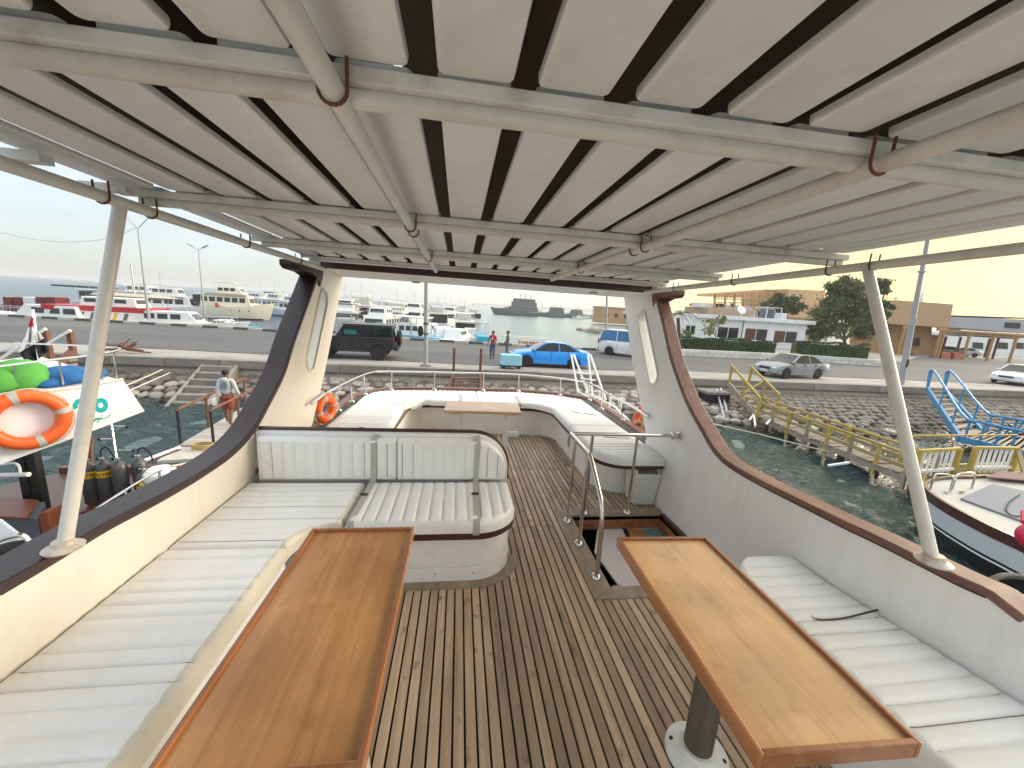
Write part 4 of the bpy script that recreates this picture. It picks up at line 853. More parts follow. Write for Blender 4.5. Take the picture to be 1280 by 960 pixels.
def car(name, label, cat, loc, rz, pt, L=4.5, Wd=1.72, H=1.40, kind='sedan', glass='car_glass', group=None, detail=True):
    """built nose towards +X at the origin, then moved and turned"""
    t = thing(name, label, cat, (0, 0, 0), group)
    if kind == 'sedan':
        top = [(-2.25, .78), (-2.2, .93), (-1.7, .985), (-1.2, .96), (.9, .93), (1.1, .90), (1.75, .80), (2.1, .68), (2.23, .56), (2.26, .42)]; fr, rr = 1.38, -1.32; wr = .315
        gh = [(-1.72, .96), (-1.1, 1.30), (-.7, 1.385), (-.1, 1.405), (.35, 1.36), (1.12, .91)]; roof = (-.95, .30); pil = [(-1.60, -.98, -.04), (-.45, -.42, .0), (1.05, .34, 0)]
    elif kind == 'van':
        top = [(-2.45, .85), (-2.42, 1.08), (-2.0, 1.12), (1.0, 1.10), (1.45, 1.06), (2.1, .90), (2.35, .70), (2.42, .45)]; fr, rr = 1.55, -1.5; wr = .33
        gh = [(-2.38, 1.1), (-2.2, 1.80), (-1.8, 1.90), (.2, 1.90), (.7, 1.78), (1.5, 1.06)]; roof = (-2.15, .55); pil = [(-2.36, -2.18, 0), (-1.0, -1.0, 0), (.2, .2, 0), (1.44, .68, 0)]
    s = L / (4.5 if kind == 'sedan' else 4.85); hs = H / (1.405 if kind == 'sedan' else 1.90); w = Wd / 2
    xs = sorted(set([a for a, _ in top] + [fr + dx for dx in np.linspace(-.40, .40, 13)] + [rr + dx for dx in np.linspace(-.40, .40, 13)] + list(np.linspace(top[0][0], top[-1][0], 14))))
    rings = []
    for x in xs:
        zb = .22 if abs(x) < 2.1 else .30
        for c in (fr, rr):
            if abs(x - c) < .40: zb = max(zb, .30 + math.sqrt(max(0, .38 ** 2 - (x - c) ** 2)) * .93 if abs(x - c) < .38 else zb)
        zt = interp(top, x); k = 1 - .10 * max(0, (abs(x) - 1.5) / .8) ** 2; ww = w * k
        half = [(ww * .95, zb), (ww, zb + (zt - zb) * .35), (ww * .995, zb + (zt - zb) * .72), (ww * .95, zt - .03), (ww * .84, zt + .005), (0, zt + .03)]
        ring = [Vector((x * s, -a, b * hs)) for a, b in half] + [Vector((x * s, a, b * hs)) for a, b in half[-2::-1]]
        rings.append(ring)
    g = G(); g.loft(rings); body = g.build('body', pt, t, smooth=True, angle=40, world=True)
    g = G(); g.box(-1.95 * s, 1.95 * s, -w * .80, w * .80, .2, .60 * hs); g.build('underbody', 'black', t, world=True)
    gx = sorted(set([a for a, _ in gh] + list(np.linspace(gh[0][0], gh[-1][0], 16)))); rings = []; zl = .93 if kind == 'sedan' else 1.08
    def wt(z): return w * (.93 - .22 * max(0, (z - zl) / .47)) if kind == 'sedan' else w * (.95 - .12 * max(0, (z - zl) / .8))
    for x in gx:
        zt = max(interp(gh, x), zl + .005); rings.append([Vector((x * s, sy * a, b * hs)) for sy, a, b in ((-1, wt(zl), zl - .02), (-1, wt(zt - .02), zt - .02), (-1, wt(zt) * .8, zt), (1, wt(zt) * .8, zt), (1, wt(zt - .02), zt - .02), (1, wt(zl), zl - .02))])
    g = G(); g.loft(rings); g.build('windows', glass, t, smooth=True, angle=30, world=True)
    rx = [x for x in gx if roof[0] <= x <= roof[1]]; rx = sorted(set(rx + list(roof))); rings = []
    for x in rx:
        zt = interp(gh, x); rings.append([Vector((x * s, y, z * hs)) for y, z in ((-wt(zt) * 1.01, zt - .05), (-wt(zt) * .99, zt), (-wt(zt) * .7, zt + .02), (wt(zt) * .7, zt + .02), (wt(zt) * .99, zt), (wt(zt) * 1.01, zt - .05))])
    g = G(); g.loft(rings); g.build('roof', pt, t, smooth=True, world=True)
    for xa, xb, _ in pil:
        for sy in (-1, 1):
            g = G(); za, zb2 = zl - .02, interp(gh, xb) - .02; g.beam((xa * s, sy * (wt(za) + .004), za * hs), (xb * s, sy * (wt(zb2) + .003), zb2 * hs), .05 if abs(xa) > .6 else .06, .07, up=(0, 1, 0)); g.build('window_pillar', pt, t, world=True)
    for x in (fr, rr):
        for sy in (-1, 1): wheel(t, (x * s, sy * (w - .10), wr), wr, .19, sy)
    nx = top[-1][0] * s; tx = top[0][0] * s
    for sy in (-1, 1):
        g = G(); g.blob((nx - .10, sy * w * .66, .60 * hs), .10, w * .20, .08 * hs, 8, 6); g.build('headlight', 'clear_lamp', t, smooth=True, world=True)
        g = G()
        if kind == 'van': g.box(tx - .01, tx + .10, sy * w * .93 - .06, sy * w * .93 + .06, .86 * hs, 1.18 * hs)
        else: g.box(tx - .012, tx + .12, sy * w * .74 - .15, sy * w * .74 + .12, .72 * hs, .86 * hs)
        g.build('tail_light', 'red_lamp', t, bevel=.02, world=True)
        g = G(); g.blob(((.98 if kind == 'sedan' else 1.3) * s, sy * (w + .05), (zl + .03) * hs), .06, .10, .065, 8, 6); g.build('wing_mirror', pt, t, smooth=True, world=True)
        g = G()
        for x in ((.02,) if kind == 'sedan' else (-.1,)): 
            g.box(x * s - .1, x * s + .06, sy * (w + .002), sy * (w + .012), .80 * hs, .83 * hs); g.box((x - .9) * s - .1, (x - .9) * s + .06, sy * (w + .002), sy * (w + .012), .80 * hs, .83 * hs)
        g.build('door_handles', 'black' if pt == 'silver_paint' else pt, t, world=True)
        for x in (.92, -.0, -.95): g = G(); g.box(x * s - .006, x * s + .006, sy * w * .9, sy * (w + .0015), .34 * hs, .90 * hs); g.build('door_gap', 'black', t, world=True)
    g = G(); g.box(nx - .05, nx + .012, -w * .42, w * .42, .50 * hs, .62 * hs); g.build('grille', 'black', t, bevel=.01, world=True)
    g = G(); g.box(nx - .06, nx + .02, -w * .86, w * .86, .27 * hs, .44 * hs); g.build('front_bumper', pt, t, bevel=.04, world=True)
    g = G(); g.box(tx - .03, tx + .08, -w * .90, w * .90, .30 * hs, .55 * hs); g.build('rear_bumper', 'grey_plastic' if kind == 'van' else pt, t, bevel=.04, world=True)
    for xx in (nx + .022, tx - .034):
        g = G(); g.box(xx - .004, xx + .004, -.24, .24, .36 * hs, .46 * hs); g.build('number_plate', 'plate', t, world=True)
    t.location = loc; t.rotation_euler = (0, 0, rz); t['_w'] = tuple(loc)
    return t
car('parked_car', 'bright sky-blue sedan parked on the quay behind two standing men', 'car', (5.18, 21.75, QZ), R_(180 - 3), 'blue_paint', L=4.5)
car('moving_car', 'silver sedan driving along the quay beside the yellow gangway', 'car', (20.75, 21.45, QZ), R_(180 + 9), 'silver_paint', L=4.35, H=1.42)
car('parked_van', 'white minivan at the edge of the road partly behind the right pillar', 'van', (13.4, 28.6, QZ), R_(-38), 'white_van_paint', L=4.9, kind='van', H=1.95, glass='blue_glass', Wd=1.85)
car('moving_car', 'white sedan entering at the right edge on the wide asphalt', 'car', (40.3, 22.3, QZ), R_(180 + 12), 'white_car_paint', L=4.4)
# boxy black off-roader
def jeep():
    t = thing('off_road_car', 'boxy black off-road car with a spare wheel on its tail, heading left', 'car', (0, 0, 0)); w = .93
    g = G(); g.prism([(-2.0, -w, .62), (-2.0, -w, 1.18), (.85, -w, 1.18), (2.0, -w, 1.08), (2.05, -w, .62), (1.95, -w, .5), (-1.9, -w, .5)], (0, 2 * w, 0)); g.build('body', 'black_paint', t, bevel=.04, world=True)
    g = G(); g.prism([(-1.97, -w * .93, 1.182), (-1.93, -w * .90, 1.74), (.45, -w * .88, 1.74), (.85, -w * .93, 1.182)], (0, 2 * w * .92, 0)); g.build('cabin', 'black_paint', t, bevel=.04, world=True)
    g = G(); g.box(-1.98, .52, -w * .92, w * .92, 1.742, 1.80); g.build('roof', 'black_paint', t, bevel=.03, world=True)
    for sy in (-1, 1):
        for x0, x1 in ((-1.82, -1.15), (-1.0, -.32), (-.18, .42)):
            g = G(); g.box(x0, x1, sy * w * .925 - .012, sy * w * .925 + .012, 1.26, 1.66); f = g.build('window', 'teal_glass' if x0 > -.2 else 'car_glass', t, bevel=.01, world=True)
        for x in (-1.25, 1.45):
            g = G(); pts = arc((x, .46), .50, 8, 172, 9); inn = arc((x, .46), .40, 172, 8, 9); g.prism([(a, sy * (w - .02), b) for a, b in pts + inn], (0, sy * .16, 0)); g.build('fender_flare', 'matt_black', t, smooth=True, world=True)
            wheel(t, (x, sy * (w - .02), .41), .41, .27, sy, 'matt_black')
        g = G(); g.box(-2.03, -1.97, sy * .8 - .07, sy * .8 + .07, .95, 1.12); g.build('tail_light', 'red_lamp', t, bevel=.01, world=True)
        for x in (-.28, -1.08): g = G(); g.box(x, x + .14, sy * w, sy * (w + .02), 1.05, 1.08); g.build('door_handle', 'matt_black', t, world=True)
        g = G(); g.box(.5, .68, sy * (w + .1) - .08, sy * (w + .1) + .08, 1.2, 1.38); g.build('wing_mirror', 'matt_black', t, bevel=.02, world=True)
        g = G(); g.beam((-1.7, sy * w * .98, .45), (1.0, sy * w * .98, .45), .12, .08); g.build('side_step', 'matt_black', t, world=True)
    g = G(); g.box(-2.2, -1.98, -w * .9, w * .9, .5, .68); g.build('rear_bumper', 'matt_black', t, bevel=.03, world=True)
    g = G(); g.lathe([(0, -.12), (.3, -.12), (.41, -.08), (.41, .08), (.3, .12), (0, .12)], (-2.2, 0, 1.12), 22, axis=0); g.build('spare_wheel', 'tyre', t, smooth=True, world=True)
    g = G(); g.box(-2.1, -1.98, -.1, .1, .9, 1.2); g.build('carrier', 'matt_black', t, world=True)
    g = G(); g.box(-2.02, -1.99, -.75, .75, 1.26, 1.64); g.build('rear_window', 'car_glass', t, world=True)
    return t
glassm('teal_glass', (.03, .16, .15)); pm('matt_black', (.02, .02, .021), .7)
j = jeep(); j.location = (-5.55, 22.0, QZ); j.rotation_euler = (0, 0, R_(180 + 3)); j.scale = (1.03,) * 3
# ---- pale blue hand cart in front of the blue car
pm('cart_blue', (.28, .58, .70), .5, var=.08, vs=3, dirt=(.5, .5, .48), dirt_amt=.4)
b = Q(638, 460); ct = thing('cool_box', 'pale blue chest on a small dark trolley in front of the blue car', 'box', b)
g = G(); g.box(b.x - .56, b.x + .56, b.y - .3, b.y + .3, QZ + .16, QZ + .74); g.build('chest', 'cart_blue', ct, bevel=.05, world=True)
g = G(); g.box(b.x - .58, b.x + .58, b.y - .32, b.y + .32, QZ + .10, QZ + .155); g.build('trolley', 'matt_black', ct, world=True)
for x in (-.4, .4): 
    for y in (-.25, .25): g = G(); g.lathe([(0, -.03), (.09, -.03), (.09, .03), (0, .03)], (b.x + x, b.y + y, QZ + .09), 10, axis=1); g.build('wheel', 'tyre', ct, world=True)
g = G(); g.tube([(b.x - .2, b.y - .9, QZ + .01), (b.x + .1, b.y - 1.1, QZ + .01), (b.x + .25, b.y - .8, QZ + .05), (b.x, b.y - .4, QZ + .15)], .02, 6); g.build('handle', 'galvanised', ct, world=True)
# ================================================================== LANDWARD SIDE: walls, buildings, plants
pm('white_wall', (.72, .73, .74), .8, var=.06, vs=1, dirt=(.45, .43, .40), dirt_amt=.4, dirt_scale=1.2)
pm('ochre_wall', (.42, .25, .12), .85, var=.12, vs=.6, dirt=(.24, .13, .06), dirt_amt=.4, dirt_scale=1)
pm('ochre_boards', (.50, .33, .19), .8, var=.10, vs=1.2, stretch=(6, 6, .4), dirt=(.30, .17, .08), dirt_amt=.45)
pm('ochre_timber', (.44, .25, .10), .75, var=.2, vs=3)
pm('grey_roof', (.42, .42, .44), .7, var=.06)
pm('beige_wall', (.40, .31, .23), .85, var=.15, vs=1)
pm('dark_window', (.018, .018, .02), .12); pm('curtain', (.10, .04, .025), .6); pm('alu_frame', (.60, .61, .62), .4, .2)
pm('orange_block', (.48, .15, .07), .7, var=.15, vs=4); pm('tank_grey', (.09, .10, .12), .6, var=.1)
pm('leaf_dark', (.065, .088, .022), .6, var=.4, vs=.9, rnd=0); pm('leaf_mid', (.12, .155, .042), .6, var=.45, vs=.8); pm('leaf_yellow', (.17, .19, .05), .6, var=.35, vs=2); pm('leaf_hedge', (.030, .060, .016), .6, var=.45, vs=1.5)
pm('bark', (.10, .075, .05), .9, var=.3, vs=6, bump=.5); pm('frond', (.075, .12, .035), .55, var=.35, vs=2); pm('dry_frond', (.25, .15, .06), .7, var=.3)
pm('hill', (.30, .265, .24), .9, var=.2, vs=.004)
def plane_poly(pl, pts, off, th, name, mat, parent, bevel=0):
    q = [pl.P(*pl.at(x, y), off) for x, y in pts]; g = G(); g.prism(q, pl.n * th); return g.build(name, mat, parent, world=True, bevel=bevel)
def away(pl):                                          # plane normal pointing away from the camera
    if pl.n.dot(pl.a) < 0: pl.n = -pl.n
    return pl
# low white block wall, two courses of blocks one can tell apart
lw = thing('block_wall', 'low wall of white blocks along the far edge of the road', 'wall', Q(980, 450))
wl = [Q(848, 444.5), Q(1000, 451), Q(1107, 458.5)]
for a, b in zip(wl, wl[1:]):
    d = b - a; n = int(d.length / .62)
    for c_ in range(2):
        for i in range(n):
            p = a + d * ((i + .5 + .25 * c_) / n); inst('block', WB, lw, (p.x, p.y, QZ + .15 + c_ * .29), (d.length / n - .035, .35, .27), math.atan2(d.y, d.x))
pv = Q(900, 444); g = G(); g.prism([a + Vector((0, .2, .02)) for a in wl] + [Vector((p.x + 4, p.y + 14, QZ + .02)) for p in wl[::-1]], (0, 0, .4)); tag(g.build('planting_bed', 'sandy_concrete', world=True), 'raised planting bed behind the white block wall', kind='structure')
def leaves(g, fn, n, size, seed, m=0, flat=.5):
    r = random.Random(seed)
    for _ in range(n):
        c = Vector(fn(r)); d = Vector((r.gauss(0, 1), r.gauss(0, 1), r.gauss(0, 1) * flat)).normalized(); u = d.orthogonal().normalized(); w = d.cross(u); s = size * r.uniform(.6, 1.4)
        g.add([c - u * s, c + w * s * .45, c + u * s, c - w * s * .45], [(0, 1, 2, 3)], m)
    return g
def hedge(label, a, b, h, dpt, seed):
    a, b = Vector(a), Vector(b); d = (b - a); L_ = d.length; d.normalize(); nrm = Vector((-d.y, d.x, 0)); t = thing('hedge', label, 'hedge', a)
    g = G(); 
    def fn(r):
        s = r.uniform(0, L_); v = r.uniform(-.5, .5); top = h * (1 + .25 * noise.noise(Vector((s * .7, seed, 0)))); z = r.uniform(0, 1)
        if r.random() < .7:
            if r.random() < .4: z = 1 - .06 * r.random()
            else: v = -.5 + .05 * r.random()
        return a + d * s + nrm * v * dpt + Vector((0, 0, z * top))
    leaves(g, fn, int(L_ * 360), .10, seed); g.build('foliage', 'leaf_hedge', t, world=True)
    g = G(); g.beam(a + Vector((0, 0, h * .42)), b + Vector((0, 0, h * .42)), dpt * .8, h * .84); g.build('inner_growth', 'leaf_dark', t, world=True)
wn = Vector((.3, 1, 0)).normalized()
hedge('long clipped dark green hedge in front of the white building', wl[0] + Vector((.6, 1.2, .4)), wl[1] + Vector((-2.0, 1.2, .4)), 1.15, .9, 3)
hedge('dark green hedge under the big tree right of the white building', wl[1] + Vector((.6, 1.6, .4)), wl[2] + Vector((-.5, 1.6, .4)), 1.35, 1.0, 8)
def tree(name, label, base, trunk_h, crowns, nleaf, size, mats, seed, trunk_r=.22, group=None):
    base = Vector(base); t = thing(name, label, 'tree', base, group); r = random.Random(seed); g = G(); tc_ = Vector((base.x, base.y, base.z + trunk_h))
    g.tube(smoothpts([base, base + Vector((.1, 0, trunk_h * .5)), tc_], 4), [trunk_r * (1 - .045 * i) for i in range(9)], 8)
    for c, rad in crowns:
        c = Vector(c); mid = (tc_ + c) / 2 + Vector((r.uniform(-.3, .3), 0, -.2)); g.tube(smoothpts([tc_ - Vector((0, 0, .4)), mid, c], 4), [trunk_r * .5 * (1 - .09 * i) for i in range(9)], 6)
        for _ in range(4):
            e = c + Vector((r.gauss(0, 1), r.gauss(0, 1), r.gauss(0, 1))).normalized() * rad[0] * .75; g.tube([c, (c + e) / 2 + Vector((0, 0, .15)), e], [trunk_r * .2, trunk_r * .13, .02], 5)
    g.build('trunk', 'bark', t, smooth=True, world=True)
    g = G()
    for ci, (c, rad) in enumerate(crowns):
        c = Vector(c); clumps = []
        for k in range(26):
            d = Vector((r.gauss(0, 1), r.gauss(0, 1), r.gauss(0, 1))).normalized(); q = r.uniform(.45, 1.0); clumps.append((c + Vector((d.x * rad[0] * q, d.y * rad[1] * q, d.z * rad[2] * q)), r.uniform(.20, .42) * rad[0]))
        for cc, cr in clumps:
            leaves(g, lambda rr: cc + Vector((rr.gauss(0, .5), rr.gauss(0, .5), rr.gauss(0, .36))) * cr, int(nleaf / 26 / len(crowns)), size, r.random(), r.choice((0, 0, 1)))
    g.build('crown', mats, t, world=True); return t
def at_depth(px, py, y): r_ = Vector(ray(px, py)); q = r_ * (y / r_.y); return Vector((q.x, y, 1.75 + q.z))
Yt = 40.0
def cr(px, py, rpx, rpy, y=Yt): c = at_depth(px, py, y); k = y / ray(px, py)[1] * 1.0; return (c, (rpx * k, rpx * k * .8, rpy * k))
b = at_depth(1052, 440, Yt); tree('shade_tree', 'big feathery green tree between the white building and the ochre hall', (b.x, b.y, QZ), 2.2, [cr(1040, 398, 30, 24), cr(1065, 376, 32, 24), cr(1082, 402, 28, 22), cr(1028, 412, 17, 14), cr(1098, 358, 13, 9), cr(1058, 360, 18, 12), cr(1104, 386, 11, 12), cr(1050, 385, 26, 22)], 34000, .14, ['leaf_dark', 'leaf_mid'], 21)
b = at_depth(975, 400, 52); tree('shade_tree', 'dark round-topped tree behind the water tank of the white building', (b.x, b.y, QZ), 3.0, [cr(962, 386, 14, 13, 52), cr(985, 382, 17, 14, 52), cr(975, 376, 10, 8, 52)], 7000, .17, ['leaf_dark', 'leaf_dark'], 5)
b = at_depth(893, 425, 36.8); tree('small_tree', 'thin yellow-green tree in front of the white building wall', (b.x, b.y, QZ), 2.0, [cr(891, 404, 11, 8, 36.8), cr(902, 399, 8, 6, 36.8), cr(886, 413, 8, 6, 36.8)], 900, .10, ['leaf_yellow', 'leaf_mid'], 6, .07)
b = at_depth(857, 430, 37); tree('shrub', 'small yellow-green shrub at the foot of the palm', (b.x, b.y, QZ), .9, [cr(857, 419, 7, 8, 37)], 700, .10, ['leaf_yellow', 'leaf_mid'], 7, .06)
def palm():
    c = at_depth(848, 395, 37.5); base = Vector((c.x + .5, c.y, QZ)); t = thing('palm_tree', 'short palm with drooping fronds beside the right pillar', 'palm', base)
    g = G(); g.tube(smoothpts([base, base + Vector((-.1, 0, 1.2)), c - Vector((0, 0, .2))], 4), [.22, .2, .19, .18, .18, .18, .17, .16, .16], 10); g.build('trunk', 'bark', t, smooth=True, world=True)
    r = random.Random(4)
    for k in range(19):
        a = k * 2.4; l = r.uniform(1.3, 2.1); el = r.uniform(-.1, 1.0); pts = []
        for i in range(7):
            s = i / 6; pts.append(c + Vector((math.cos(a) * l * s * math.cos(el * (1 - s)), math.sin(a) * l * s, l * (math.sin(el) * s - .75 * s * s) + .25)))
        g = G(); g.tube(pts, [.03, .025, .02, .02, .015, .01, .008], 5)
        for i in range(1, 7):
            for q in np.linspace(0, 1, 4)[:-1]:
                p = pts[i - 1].lerp(pts[i], q); d = (pts[i] - pts[i - 1]).normalized(); sd_ = d.cross(Vector((0, 0, 1))).normalized()
                for s in (-1, 1): e = p + sd_ * s * .34 * (1.1 - i / 7) + d * .2 - Vector((0, 0, .12)); g.add([p, p + d * .05, e], [(0, 1, 2)])
        g.build('frond', 'dry_frond' if el < .1 else 'frond', t, world=True)
palm()
# white single-storey building
pw = away(Plane(Q(845, 432), Q(1001, 441.5)))
u0, _ = pw.at(838, 430); u1, zr = pw.at(1008, 410); _, ztop = pw.at(930, 397)
wb_ = thing('white_building', 'white flat-roofed single-storey building with sliding windows behind the hedge', 'building', pw.P((u0 + u1) / 2, QZ))
zt = 1.75 + .05
WIN = [(792, 388, 932, 480, 'curtain'), (598, 372, 735, 462, 'curtain'), (415, 362, 546, 448, 'leaf'), (200, 352, 258, 422, 'dark')]
cr3 = lambda x, y: (820 + x / 5.333, 340 + y / 5.333)
holes = []
for x0, y0, x1, y1, k in WIN:
    a0_, b0_ = pw.at(*cr3(x0, y0)); a1_, b1_ = pw.at(*cr3(x1, y1)); holes.append((a0_, a1_, b1_, b0_, k))
w = G(); w.holed([pw.P(u0 - 3, QZ), pw.P(u1, QZ), pw.P(u1, zt), pw.P(u0 - 3, zt)], [[pw.P(a, z0), pw.P(b, z0), pw.P(b, z1), pw.P(a, z1)] for a, b, z0, z1, _ in holes], pw.n * .25); w.build('wall', 'white_wall', wb_, world=True)
g = G(); g.prism([pw.P(u1, QZ, .26), pw.P(u1, zt, .26), pw.P(u1, zt, 7), pw.P(u1, QZ, 7)], pw.u * -.2); g.build('wall', 'beige_wall', wb_, world=True)
g = G(); g.prism([pw.P(u0 - 3, QZ, 7), pw.P(u1, QZ, 7), pw.P(u1, zt, 7), pw.P(u0 - 3, zt, 7)], pw.n * .2); g.build('wall', 'beige_wall', wb_, world=True)
uf, zf1 = pw.at(871, 391); ue, zf0 = pw.at(1016, 405)
g = G(); g.prism([pw.P(uf, zt, -.45), pw.P(ue, zt, -.45), pw.P(ue, zt + .42, -.45), pw.P(uf, zt + .42, -.45)], pw.n * 8.2); g.build('roof', 'white_wall', wb_, bevel=.03, world=True)
g = G(); g.prism([pw.P(uf - 6, zt - .003, -.0), pw.P(uf - .01, zt - .003, -.0), pw.P(uf - .01, zt + .25, -.0), pw.P(uf - 6, zt + .25, -.0)], pw.n * 8); g.build('roof', 'white_wall', wb_, world=True)
for a, b, z0, z1, k in holes:
    g = G()
    for (c, d, e, f) in ((a, b, z0, z0 + .07), (a, b, z1 - .07, z1), (a, a + .07, z0 + .07, z1 - .07), (b - .07, b, z0 + .07, z1 - .07), ((a + b) / 2 - .04, (a + b) / 2 + .04, z0 + .07, z1 - .07)):
        g.prism([pw.P(c, e, .03), pw.P(d, e, .03), pw.P(d, f, .03), pw.P(c, f, .03)], pw.n * .08)
    wi = g.build('window', 'alu_frame', wb_, world=True)
    for c, d, mt in ((a + .07, (a + b) / 2 - .04, 'curtain' if k == 'curtain' else 'dark_window'), ((a + b) / 2 + .04, b - .07, 'dark_window')):
        g = G(); g.prism([pw.P(c, z0 + .07, .06), pw.P(d, z0 + .07, .06), pw.P(d, z1 - .07, .06), pw.P(c, z1 - .07, .06)], pw.n * .03); g.build('pane', mt, wi, world=True)
    g = G(); g.prism([pw.P(a - .12, z0 - .08, -.06), pw.P(b + .12, z0 - .08, -.06), pw.P(b + .12, z0 - .01, -.06), pw.P(a - .12, z0 - .01, -.06)], pw.n * .1); g.build('sill', 'white_wall', wb_, world=True)
ud, _ = pw.at(*cr3(572, 400)); g = G(); g.tube([pw.P(ud, QZ, -.05), pw.P(ud, zt, -.05)], .045, 8); g.build('downpipe', 'tank_grey', wb_, world=True)
# things on its roof
def on_roof(px, off): u, _ = pw.at(px, 395); p = pw.P(u, zt + .42, off); return p
p = on_roof(981, 3); tk = thing('water_tank', 'dark grey plastic water tank in a pale frame on the white roof', 'tank', p)
g = G(); g.lathe([(0, 0), (.78, 0), (.80, .2), (.76, .25), (.80, .3), (.80, .85), (.76, .9), (.78, 1.0), (.4, 1.25), (.2, 1.3), (0, 1.3)], p + Vector((0, 0, .05)), 20); g.build('tank', 'tank_grey', tk, smooth=True, world=True)
for sx, sy in ((-1, -1), (1, -1), (1, 1), (-1, 1)): g = G(); g.beam(p + Vector((sx * .95, sy * .95, 0)), p + Vector((sx * .95, sy * .95, 1.3)), .08, .08); g.build('frame_post', 'alu_frame', tk, world=True)
g = G()
for a, b in (((-1, -1), (1, -1)), ((1, -1), (1, 1)), ((-1, 1), (1, 1)), ((-1, -1), (-1, 1))): g.beam(p + Vector((a[0] * .95, a[1] * .95, 1.3)), p + Vector((b[0] * .95, b[1] * .95, 1.3)), .07, .07)
g.build('frame_rail', 'alu_frame', tk, world=True)
for px, mt, lab in ((946, 'white_wall', 'white satellite dish on the roof left of the dark tree'),):
    p = on_roof(px, 3); sd2 = thing('satellite_dish', lab, 'dish', p); g = G(); g.tube([p, p + Vector((0, 0, .7))], .04, 6); g.build('mast', 'alu_frame', sd2, world=True)
    g = G(); g.lathe([(0, 0), (.3, .05), (.55, .16), (.53, .18), (.3, .08), (0, .03)], (0, 0, 0), 18, axis=1); g.v = [p + Vector((0, -.1, .9)) + Matrix.Rotation(-.5, 3, 'X') @ q for q in g.v]; g.build('reflector', mt, sd2, smooth=True, world=True)
p = on_roof(1003, 3.5); tag(G().box(p.x - .5, p.x + .5, p.y - .4, p.y + .4, p.z, p.z + .75).build('roof_unit', 'white_wall', world=True, origin=(0, 0, 0), bevel=.05), 'white rounded cabinet on the white roof right of the water tank', 'cabinet')
# ochre slatted pergola building behind, raised on a beige block
pb_ = away(Plane((at_depth(893, 390, 60).x, 60), (at_depth(1030, 390, 66).x, 66)))
ob = thing('slatted_hall', 'ochre building with slatted open upper storey behind the white building', 'building', pb_.P(10, QZ))
def qd(x0, y0, x1, y1): return [cr3(x0, y1), cr3(x1, y1 + (x1 - x0) * .085), cr3(x1, y0 + (x1 - x0) * .085), cr3(x0, y0)]
plane_poly(pb_, [cr3(345, 560), cr3(1100, 620), cr3(1100, 290), cr3(345, 235)], 0, 5, 'wall', 'beige_wall', ob)
plane_poly(pb_, [cr3(330, 235), cr3(700, 262), cr3(700, 232), cr3(330, 205)], 1.0, 2, 'wall', 'white_wall', ob)
plane_poly(pb_, [cr3(870, 300), cr3(1110, 320), cr3(1110, 125), cr3(870, 115)], -.3, 5, 'wall', 'ochre_boards', ob)
plane_poly(pb_, [cr3(690, 290), cr3(870, 300), cr3(870, 175), cr3(690, 175)], .6, 3, 'wall', 'beige_wall', ob)
ro = plane_poly(pb_, [cr3(388, 205), cr3(388, 145), cr3(870, 113), cr3(870, 175), cr3(680, 172)][1:] + [cr3(388, 160)], 3.5, .15, 'roof', 'ochre_boards', ob)
for i in range(26):
    x = 392 + i * 18.5; plane_poly(pb_, [cr3(x, 172 + (x - 390) * .01), cr3(x + 7, 172 + (x - 390) * .01), cr3(x + 7, 148 - (x - 390) * .055), cr3(x, 148 - (x - 390) * .055)], -.25, .12, 'slat', 'ochre_timber', ob)
for x in (388, 458, 520, 582, 640, 684): plane_poly(pb_, [cr3(x, 238), cr3(x + 7, 238), cr3(x + 7, 150), cr3(x, 150)], -.1, .25, 'post', 'ochre_timber', ob)
for y in (176, 200): plane_poly(pb_, [cr3(388, y + 6), cr3(690, y + 12), cr3(690, y + 6), cr3(388, y)], -.15, .15, 'beam', 'ochre_timber', ob)
for x in (420, 455, 535): plane_poly(pb_, [cr3(x, 232), cr3(x + 26, 234), cr3(x + 26, 212), cr3(x, 210)], -.02 + .9, .3, 'window', 'dark_window', ob)
# ochre hall with boarded upper block and pillars
c4 = lambda x, y: (1060 + x / 5.818, 340 + y / 5.818)
ph = away(Plane(Q(*c4(350, 600)), Q(*c4(1165, 660))))
hb = thing('ochre_hall', 'ochre boarded hall with pillared porch on the right side', 'building', ph.P(4, QZ))
plane_poly(ph, [c4(270, 375), c4(735, 405), c4(765, 235), c4(358, 205), c4(240, 210)], 0, 6, 'upper_wall', 'ochre_boards', hb)
plane_poly(ph, [c4(200, 620), c4(480, 620), c4(480, 388), c4(200, 372)], 1.8, 4, 'wall', 'ochre_wall', hb)
plane_poly(ph, [c4(480, 622), c4(690, 632), c4(700, 402), c4(480, 388)], 2.0, 4, 'wall', 'ochre_wall', hb)
plane_poly(ph, [c4(690, 632), c4(790, 638), c4(790, 470), c4(690, 460)], 2.6, 3, 'wall', 'ochre_wall', hb)
for x0, y0, x1, y1 in ((296, 432, 358, 492), (512, 478, 600, 548)):
    f = plane_poly(ph, [c4(x0, y1), c4(x1, y1 + 3), c4(x1, y0 + 3), c4(x0, y0)], 1.72, .1, 'window', 'ochre_timber', hb)
    plane_poly(ph, [c4(x0 + 6, y1 - 6), c4(x1 - 6, y1 - 3), c4(x1 - 6, y0 + 9), c4(x0 + 6, y0 + 6)], 1.66, .05, 'pane', 'dark_window', f)
plane_poly(ph, [c4(470, 600), c4(490, 602), c4(490, 468), c4(470, 466)], 1.7, .1, 'door', 'brown_wood', hb)
